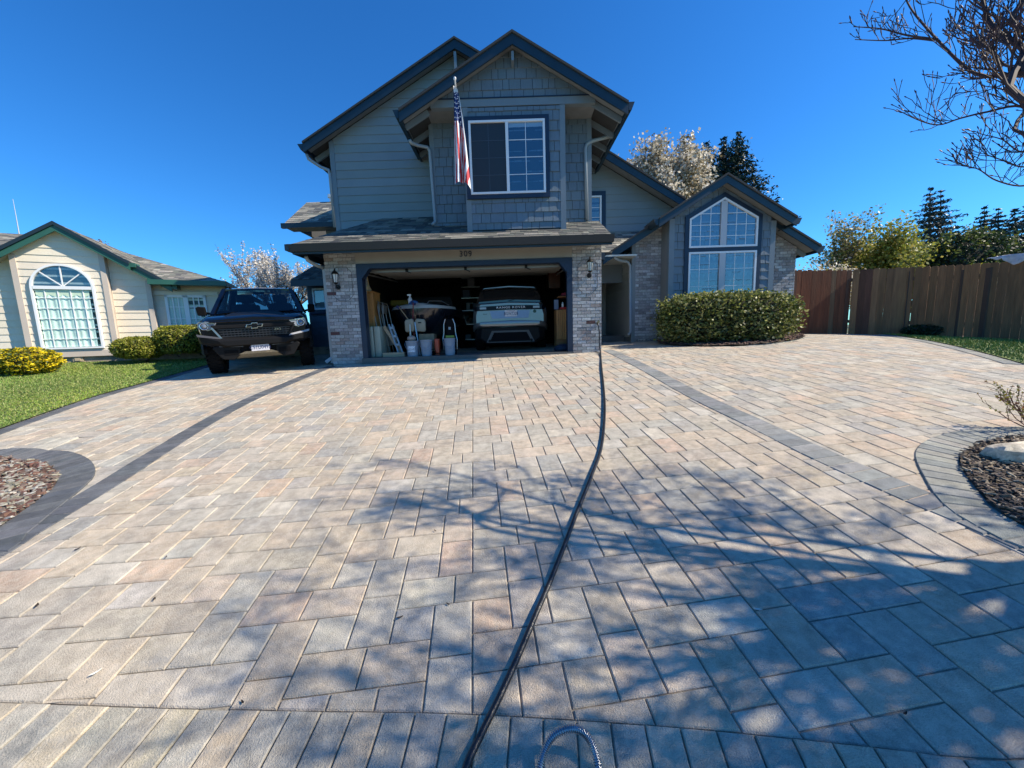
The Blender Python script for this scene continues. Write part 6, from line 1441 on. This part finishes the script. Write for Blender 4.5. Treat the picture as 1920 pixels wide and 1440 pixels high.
conifer('conifer', 'tallest dark conifer behind the peaked window gable', 1384, 25, 248, 3.1, 0, 30, DK, rg, size=.28, slope=.62)
conifer('conifer', 'dark conifer just left of the tallest one behind the wing roof', 1357, 26, 257, 2.2, 0, 28, DK, rg, size=.28, slope=.5)
conifer('conifer', 'shorter dark conifer beside the white blossom tree', 1325, 24, 266, 1.8, 0, 28, DK, rg, size=.28, slope=.5)
conifer('conifer', 'small dark conifer directly behind the white blossom tree', 1305, 25, 280, 1.8, 0, 26, DK, rg, size=.28, slope=.5)
CD = [(.035, .055, .05), (.05, .07, .055), (.025, .04, .04)]
conifer('twin_conifer', 'left tip of the pair of layered conifers above the fence', 1744, 38, 352, 2.6, 0, 22, CD, rg, droop=.12, size=.36, slope=.55, step=.5)
conifer('twin_conifer', 'right tip of the pair of layered conifers above the fence', 1764, 39, 357, 3.0, 0, 22, CD, rg, droop=.12, size=.36, slope=.58, step=.5)
conifer('distant_conifer', 'leftmost distant conifer above the tall hedge', 1846, 48, 388, 2.2, 0, 16, CD, rg, size=.5, slope=.55, step=.5)
conifer('distant_conifer', 'second distant conifer right of the hedge top', 1872, 50, 390, 2.0, 0, 16, CD, rg, size=.5, slope=.5, step=.5)
conifer('distant_conifer', 'third distant conifer near the right edge', 1903, 46, 392, 2.2, 0, 16, CD, rg, size=.5, slope=.55, step=.5)
conifer('distant_conifer', 'last distant conifer cut by the right edge', 1924, 47, 385, 2.6, 0, 16, CD, rg, size=.5, slope=.6, step=.5)
# antenna mast beyond the cream house
a0, a1 = at(36, 440, 22), at(24, 373, 22); o = obj('antenna_mast', B().tube([(a0.x, 22, 1.5), a0, at(30, 405, 22), a1], [.03, .03, .018, .01], 5), mat('mast_grey', (.45, .47, .5), .5)); tag(o, 'thin pale antenna mast rising beyond the cream house', 'antenna')

# ---- big bare tree at the right, its shade falls over the drive
rg = random.Random(5); tb = (5.35, 1.75, G(5.35, 1.75)); T = thing('bare_tree', 'budding bare limbed tree overhanging from the upper right corner', 'tree', tb)
b = B().tube([(5.35, 1.75, tb[2] - .2), (5.3, 1.6, 1.3), (5.2, 1.5, 2.1), (5.05, 1.45, 2.7)], [.17, .14, .12, .10], 10); obj('trunk', b, M_barkt, T, smooth=True)
fork = Vector((5.05, 1.45, 2.7)); lim = B(); tips = []
def path(pts, r0, r1, kids, L, lev=1):
    pts = [Vector(p) for p in pts]; m = len(pts); cu_ = curve([tuple(p) for p in pts], 5); cu_ = [Vector(c) for c in cu_]; rs = [r0 + (r1 - r0) * i / (len(cu_) - 1) for i in range(len(cu_))]
    lim.tube(cu_, rs, 6, caps=False)
    for k in range(kids):
        i = rg.randint(len(cu_) // 5, len(cu_) - 2); d = (cu_[i + 1] - cu_[i]).normalized(); sd = Vector((rg.uniform(-1, 1), rg.uniform(-.6, .6), rg.uniform(-.2, 1.1))).normalized()
        branch(lim, cu_[i], (d * .6 + sd), max(.0028, rs[i] * .35), L * rg.uniform(.6, 1.3), lev, rg, tips, up=.14, spread=.8, n=4, seg=3, kids=(2, 4), shrink=.6, twist=.28, minr=.0022)
path([fork, at(2120, 370, 2.0), at(2000, 270, 2.2), at(1928, 204, 2.35), at(1882, 147, 2.5), at(1850, 143, 2.55), at(1812, 128, 2.65), at(1757, 74, 2.8), at(1712, 22, 2.9), at(1695, -10, 2.95)], .017, .004, 27, .25, 2)
path([fork, at(2000, 130, 2.1), at(1920, 133, 2.3), at(1882, 143, 2.5)], .02, .014, 14, .26, 2)
path([fork, at(2000, 190, 2.0), at(1920, 92, 2.25), at(1878, 66, 2.35), at(1850, 28, 2.45), at(1836, -30, 2.5)], .020, .007, 22, .30, 2)
path([at(1757, 74, 2.8), at(1700, 66, 2.9), at(1652, 54, 3.0), at(1600, 50, 3.05)], .007, .0025, 10, .10, 1)
path([at(1752, 76, 2.8), at(1706, 72, 2.9), at(1660, 76, 3.0), at(1603, 74, 3.05)], .006, .0025, 8, .09, 1)
path([fork, at(2000, 250, 2.2), at(1920, 200, 2.5), at(1850, 210, 2.6), at(1800, 222, 2.7), at(1760, 234, 2.8), at(1722, 225, 2.9), at(1681, 205, 3.0)], .010, .0022, 26, .20, 1)
path([at(2000, 320, 2.4), at(1925, 348, 2.5), at(1870, 339, 2.55), at(1836, 318, 2.6), at(1814, 312, 2.65)], .006, .0022, 16, .13, 1)
path([at(2000, 300, 2.4), at(1920, 313, 2.5), at(1888, 303, 2.55), at(1858, 293, 2.6), at(1846, 288, 2.6)], .005, .0022, 10, .14, 1)
path([at(2000, 260, 2.4), at(1920, 285, 2.5), at(1880, 262, 2.55), at(1846, 253, 2.6)], .005, .0022, 12, .14, 1)
path([fork, at(1990, 60, 2.2), at(1930, -20, 2.3), at(1880, -90, 2.4)], .020, .009, 12, .30, 2)
nvis = len(tips)
CUT[0] = True
for k in range(24):     # the rest of the crown
    a = rg.uniform(0, 6.283); d = Vector((math.cos(a) * .95 - .15, math.sin(a) * .5 - .34, rg.uniform(.2, 1.1)))
    branch(lim, fork + Vector((0, 0, -rg.uniform(0, .5))), d, .030, 1.1 * rg.uniform(.8, 1.2), 4, rg, tips, up=.02, spread=.75, n=4, seg=3, kids=(2, 4), shrink=.70, twist=.2, minr=.0045)
CUT[0] = False
obj('limbs', lim, M_twig, T)
bud = B(); lfb = B()
for pts, l_ in tips:
    if l_ > 0: continue
    e = pts[-1]; d = (pts[-1] - pts[-2]).normalized()
    if (e - CAM).length < 5.5: bud.tube([e, e + d * .012, e + d * .026], [.002, .0042, .0006], 4, caps=False)
ends = [p for p, l_ in tips[nvis:] if l_ <= 1]
for k in range(30000):  # leaves added out of view, placed for the shade they cast
    p = rg.choice(ends); q = p[rg.randint(0, len(p) - 1)]
    if q.x < 1.5 * q.y + .1 or (q.x - (q.z - .3) / .84 < 1.15 and rg.random() < .93): continue
    leaf(lfb, q + Vector((rg.gauss(0, .07), rg.gauss(0, .07), rg.gauss(0, .07))), .05 * rg.uniform(.6, 1.3), vary((.05, .07, .03), .3, rg), rg, .6)
obj('bud_cluster', bud, mat('dark_bud', (.07, .03, .045), .6), T, kind='stuff'); obj('shade_leaves', lfb, M_lf, T)

# small twiggy shrub at the right edge of the bed
rg = random.Random(9); sp0 = gp(1935, 806); S = thing('twiggy_shrub', 'sparse twiggy shrub with yellow leaves beside the right planting bed', 'shrub', (sp0[0], sp0[1], G(*sp0))); b = B(); tips = []
for k in range(11):
    a = rg.uniform(1.6, 4.6); branch(b, (sp0[0], sp0[1], G(*sp0)), (math.cos(a) * .8, math.sin(a) * .4, rg.uniform(.3, 1.2)), .006, .30 * rg.uniform(.7, 1.2), 2, rg, tips, up=.08, spread=.6, n=4, seg=3, kids=(2, 3), shrink=.6, minr=.0018)
obj('twigs', b, mat('red_twig', (.16, .07, .05), .7), S); b = B()
for k in range(420):
    p, l_ = rg.choice(tips); q = p[rg.randint(1, len(p) - 1)]; leaf(b, q + Vector((rg.gauss(0, .012),) * 3), .022 * rg.uniform(.6, 1.5), vary(rg.choice([(.40, .30, .02), (.20, .22, .04), (.12, .14, .04), (.25, .10, .05)]), .2, rg), rg)
obj('leaves', b, M_lf, S)

# ================================================================ FENCE, FLAG, HOSES, ROCKS
M_fence = mat('cedar_fence_board', attr=True, rough=.85, noise=(2.2, .22, (5, 5, .5)), noise2=(40, .14, (1, 1, .08)), bump=(60, .5, (1, 1, .1)))
fence = thing('cedar_fence', 'tall reddish brown cedar plank fence closing the right side of the paved yard', 'fence', (8.2, 10.75, 1.4))
fp = [(7.62, 10.85), (8.25, 10.85), (9.55, 10.80), (10.7, 10.15), (11.35, 8.95), (12.2, 7.4), (13.0, 5.6)]
zt_pts = [(7.6, 3.18), (8.25, 3.17), (9.55, 3.12), (10.7, 3.05), (11.35, 2.92), (12.2, 2.8), (13, 2.7)]
fl = [0]
for a, c in zip(fp, fp[1:]): fl.append(fl[-1] + math.hypot(c[0] - a[0], c[1] - a[1]))
def fpos(s):
    for i in range(len(fl) - 1):
        if s <= fl[i + 1] or i == len(fl) - 2:
            t = (s - fl[i]) / (fl[i + 1] - fl[i]); a, c = fp[i], fp[i + 1]; return (a[0] + (c[0] - a[0]) * t, a[1] + (c[1] - a[1]) * t), Vector((c[0] - a[0], c[1] - a[1])).normalized()
s = 0; r = random.Random(3); k = 0
while s < fl[-1] - .1:
    w = .138 * r.uniform(.97, 1.03); (x, y), d = fpos(s); (x2, y2), _ = fpos(min(s + w, fl[-1] - .001)); z0 = G(x, y) - .05 + r.uniform(0, .03); zt = lerp(zt_pts, x) + r.uniform(-.015, .015); nn = Vector((d.y, -d.x)) * .018
    j = r.uniform(-.004, .004); p0 = (x + nn.x * 0 , y + nn.y * 0); red = max(0, min(1, (10.3 - x) / 2)) if x > 8.3 else 1
    col = r.choice([(.20, .060, .022), (.17, .056, .022), (.22, .068, .026)]) if r.random() < red * .9 + .1 else r.choice([(.25, .125, .055), (.21, .11, .05)])
    if x < 10.2 and r.random() < .3: col = (.13, .055, .03)
    cut = .03; ww = math.hypot(x2 - x, y2 - y) - (.005 if r.random() < .2 else .001)
    def fnn(a, b_, t): return (x + d.x * a - nn.x * t * 1, y + d.y * a - nn.y * t, b_)
    b = B().prism([(.002, z0), (ww, z0), (ww + j, zt - cut), (ww - cut, zt), (cut, zt), (.002 + j, zt - cut)], fnn, 0, 1, vary(col, .12, r))
    obj('fence_board', b, M_fence, fence); s += w; k += 1
for i, s_ in enumerate([.3, 2.2, 4.2, 6.2, 8.2]):
    if s_ < fl[-1]: (x, y), d = fpos(s_); obj('fence_post', B().box(x - .045, x + .045, y + .04, y + .13, G(x, y) - .1, lerp(zt_pts, x) - .12), mat('post_wood', (.10, .06, .04), .85), fence)
for x, y in fp[1:-1]: obj('fence_post', B().box(x - .06, x + .06, y + .02, y + .12, G(x, y) - .1, lerp(zt_pts, x) - .10), mat('post_wood'), fence)
for i in range(len(fp) - 1):
    for h in (.35, 1.5):
        a, c = fp[i], fp[i + 1]; obj('fence_rail', B().bar((a[0], a[1] + .055, G(*a) + h), (c[0], c[1] + .055, G(*c) + h), .04, .085), mat('post_wood'), fence)
# towel over the fence top
q = on_plane(1893, 480, Vector((11.35, 8.95, 0)), Vector((-.88, -.47, 0))); b = B(); vs = []; nu, nv = 22, 12; dd = Vector((.47, -.88, 0)); nn = Vector((-.88, -.47, 0))
for i in range(nu + 1):
    f_ = i / nu; u = (f_ - .5) * .66; bell = max(0, 1 - abs(f_ - .62) / .30) ** .6; side = .045 + .03 * math.sin(f_ * 9)
    drop = side * min(1, f_ * 5) + .20 * bell
    for jv in range(nv + 1):
        v = jv / nv; z = q.z + .035 * math.sin(f_ * 3.1) + .02 * math.sin(v * 3.14) - drop * v * 1.1
        off = .03 + .022 * math.sin(f_ * 17 + v * 2) * v - .03 * (1 - v) * (1 - v)
        vs.append(Vector((q.x, q.y, z)) + dd * (u * (1 - .15 * v)) + nn * off)
b.add(vs, [(i * (nv + 1) + j, i * (nv + 1) + j + 1, (i + 1) * (nv + 1) + j + 1, (i + 1) * (nv + 1) + j) for i in range(nu) for j in range(nv)])
o = obj('towel', b, mat('grey_white_towel', (.50, .49, .52), .9, noise=(12, .2), bump=(80, .5)), smooth=True); tag(o, 'pale grey towel draped over the fence top at the far right', 'towel')
md = o.modifiers.new('thick', 'SOLIDIFY'); md.thickness = .012

# flag on its pole
pt = at(853, 152, 7.35); pb = at(884, 345, 8.36)
flag = thing('flag', 'limp stars and stripes flag hanging from an angled pole left of the upper window', 'flag', tuple(pt))
pole_base = Vector((-.86, 8.36, 5.35)); obj('pole', B().tube([pole_base, pt + (pt - pole_base).normalized() * .03], .014, 8), mat('flag_pole_white', (.65, .66, .68), .35), flag)
obj('finial', B().lathe([(.0, -.03), (.022, -.02), (.026, 0), (.022, .02), (0, .03)], pt + Vector((0, 0, .04)), 12), mat('flag_pole_white'), flag, smooth=True)
obj('pole_bracket', B().box(-.885, -.83, 8.33, 8.375, 5.25, 5.42), M_alum, flag)
# cloth: hoist along the pole's upper part, folded downward. fu along the fly (down), fv across
nu, nv = 60, 34; vs = []; A_ = pt - Vector((0, 0, .03)); pd = (pole_base - pt).normalized()
tlx, trx, blx, brx = at(849, 165, 7.4), at(857, 165, 7.4), at(856, 342, 7.45), at(882, 345, 7.45)
def flagpt(u, v):
    # u 0..1 top to bottom, v 0..1 left to right of the hanging bundle
    l = at(850 + 2 * u, 160 + 178 * u, 7.42); rr = at(855 + 27 * u ** .65, 162 + 190 * u, 7.42 + .02 * u)
    zc = l.lerp(rr, v); amp = .010 + .075 * u
    y = amp * math.sin(v * 10.5 + u * 2.2) + .02 * math.sin(u * 9 + v * 3)
    zdrop = .05 * math.sin(v * 6 + 1) * u
    return Vector((zc.x + .012 * math.cos(v * 10.5 + u * 2.2) * u, zc.y + y, zc.z - zdrop))
M_fb = mat('flag_blue', (.02, .045, .17), .7); M_fr = mat('flag_red', (.50, .03, .04), .7, noise=(30, .1)); M_fw = mat('flag_white', (.72, .72, .74), .7, noise=(30, .06))
fbm = {'blue': B(), 'red': B(), 'white': B()}
nu, nv = 66, 48
P_ = [[flagpt(i / nu, j / nv) for j in range(nv + 1)] for i in range(nu + 1)]
for i in range(nu):
    u = (i + .5) / nu
    for j in range(nv):
        v = (j + .5) / nv
        if u < .44 - .10 * (1 - v): key = 'blue'
        else: key = 'red' if int(((v * 9 - u * 1.2) if v < .5 else (v * 7 + u * 9)) + 20) % 2 == 0 else 'white'
        if v > .90 - .0 * u and u > .1 and u < .75: key = 'white'
        if u < .06: key = 'white'
        b = fbm[key]; b.add([P_[i][j], P_[i + 1][j], P_[i + 1][j + 1], P_[i][j + 1]], [(0, 1, 2, 3)])
cl = obj('canton', fbm['blue'], M_fb, flag, smooth=True); obj('red_stripes', fbm['red'], M_fr, flag, kind='stuff'); obj('white_stripes', fbm['white'], M_fw, flag, kind='stuff')
r = random.Random(2); st = B()
for k in range(26):
    u = .08 + .34 * k / 26; v = (.25, .6, .42, .78)[k % 4] + r.uniform(-.05, .05); c = flagpt(u, v) + Vector((0, -.012 - .03 * u, 0)); s5 = .012 + .012 * u
    pl = [(c.x + (s5 if i % 2 == 0 else s5 * .42) * math.sin(i * math.pi / 5), c.z + (s5 if i % 2 == 0 else s5 * .42) * math.cos(i * math.pi / 5)) for i in range(10)]
    cy = c.y - .035; n0 = len(st.v); st.v += [(c.x, cy, c.z)] + [(a, cy, z) for a, z in pl]
    for i in range(10): st.f.append((n0, n0 + 1 + i, n0 + 1 + (i + 1) % 10)); st.c.append(WHITE)
obj('stars', st, M_fw, flag, kind='stuff')

# black hose across the pavers
hp = [(1122, 606, None), (1123, 640, None)]
M_hose = mat('black_hose_rubber', (.012, .013, .016), .38, noise=(30, .3), bump=(90, .3))
hpx = [(1126, 662), (1128, 690), (1132, 730), (1134, 775), (1128, 840), (1108, 900), (1080, 970), (1060, 1025), (1030, 1100), (1005, 1160), (975, 1230), (940, 1310), (905, 1380), (878, 1440), (850, 1520), (800, 1600)]
pts = []
f0 = at(1121, 606, GY - .05)
pts += [f0, f0 + Vector((.0, -.03, -.04)), Vector((f0.x + .02, GY - .09, 1.6)), Vector((f0.x + .02, GY - .12, 1.30))]
for i, (px, py) in enumerate(hpx):
    x, y = gp(px, py); pts.append((x, y, G(x, y) + .018 + (.004 if i % 2 else 0)))
hose = obj('garden_hose', B().tube(curve([tuple(p) for p in pts], 8), .0130, 12), M_hose, smooth=True); tag(hose, 'long black rubber hose snaking down the driveway from the right brick pier', 'hose')
hl2 = [(1124, 665), (1118, 660), (1108, 657), (1098, 656)]; pts2 = []
for px, py in [(1127, 672), (1123, 664), (1114, 659), (1104, 657.5)]: x, y = gp(px, py); pts2.append((x, y, G(x, y) + .015))
o = obj('thin_cable', B().tube(curve(pts2, 6), .008, 6), M_hose); tag(o, 'thin black cable curling from the hose toward the garage mouth', 'cable')
tap = obj('hose_tap', B().tube([f0 + Vector((0, .06, 0)), f0, f0 + Vector((0, -.02, -.03))], .014, 8).lathe([(.0, -.06), (.03, -.06), (.03, -.05), (0, -.05)], f0 + Vector((0, 0, .03)), 10, 'y').box(f0.x - .02, f0.x + .02, GY - .03, GY - .0, f0.z - .03, f0.z + .03), mat('dull_brass', (.28, .22, .13), .4, metal=.8)); tag(tap, 'small brass garden tap on the right edge of the right brick pier', 'tap')
for i, (px, py) in enumerate(((1088, 948), (1030, 1102))): pass
# corrugated metal hose loop at the bottom edge
lp = [(1008, 1560), (1008, 1490), (1012, 1440), (1022, 1405), (1040, 1378), (1070, 1366), (1095, 1374), (1112, 1400), (1122, 1440), (1126, 1500), (1124, 1570)]; pts = []
lift = [.02, .02, .03, .05, .075, .09, .075, .05, .03, .02, .02]
for (px, py), h in zip(lp, lift): x, y = gp(px, py, h); pts.append((x, y, G(x, y) + h))
cu2 = curve(pts, 30); rs = [.0108 + .0026 * (1 if i % 4 < 2 else -1) for i in range(len(cu2))]
o = obj('metal_hose', B().tube(cu2, rs, 12), mat('stainless_coil', (.40, .42, .45), .3, metal=.9)); tag(o, 'loop of ribbed stainless flexible hose at the bottom edge', 'metal hose')
# rocks
def rock(name, label, c, rad, col, seed, mt=None):
    r = random.Random(seed); rings = []; n = 14; m = 9; ph0 = [r.uniform(0, 6.28) for _ in range(6)]
    for i in range(1, m):
        ph = math.pi * i / m - math.pi / 2; rg_ = []
        for j in range(n):
            th = 6.283 * j / n; f = 1 + .16 * math.sin(2 * th + ph0[0]) + .10 * math.sin(3 * th + ph0[1] + ph * 2) + .10 * math.sin(5 * th + ph0[2]) * math.cos(ph) + r.uniform(-.09, .09)
            cs_ = math.cos(ph) ** .55; rg_.append((c[0] + rad[0] * f * cs_ * math.cos(th), c[1] + rad[1] * f * cs_ * math.sin(th), c[2] + rad[2] * .75 + rad[2] * (abs(math.sin(ph)) ** .9 * (1 if ph > 0 else -1)) * (1 + .12 * math.sin(2 * th + ph0[3]))))
        rings.append(rg_)
    o = obj(name, B().loft(rings), mt or mat('pale_sandstone', (.52, .46, .36), .9, noise=(9, .35), noise2=(60, .25), bump=(18, 1.0)), smooth=True, autosm=22); return tag(o, label, 'rock')
c = gp(1898, 872); rock('landscape_rock', 'large pale flat sandstone boulder in the right planting bed', (c[0] + .13, c[1] + .05, G(*c) + .0), (.22, .12, .085), None, 4)
c = gp(1222, 639); rock('landscape_rock', 'small rounded grey stone beside the front bush and brick wall', (c[0], c[1], G(*c)), (.11, .10, .075), None, 5, mat('grey_stone', (.22, .21, .19), .9, noise=(12, .3), bump=(20, 1)))
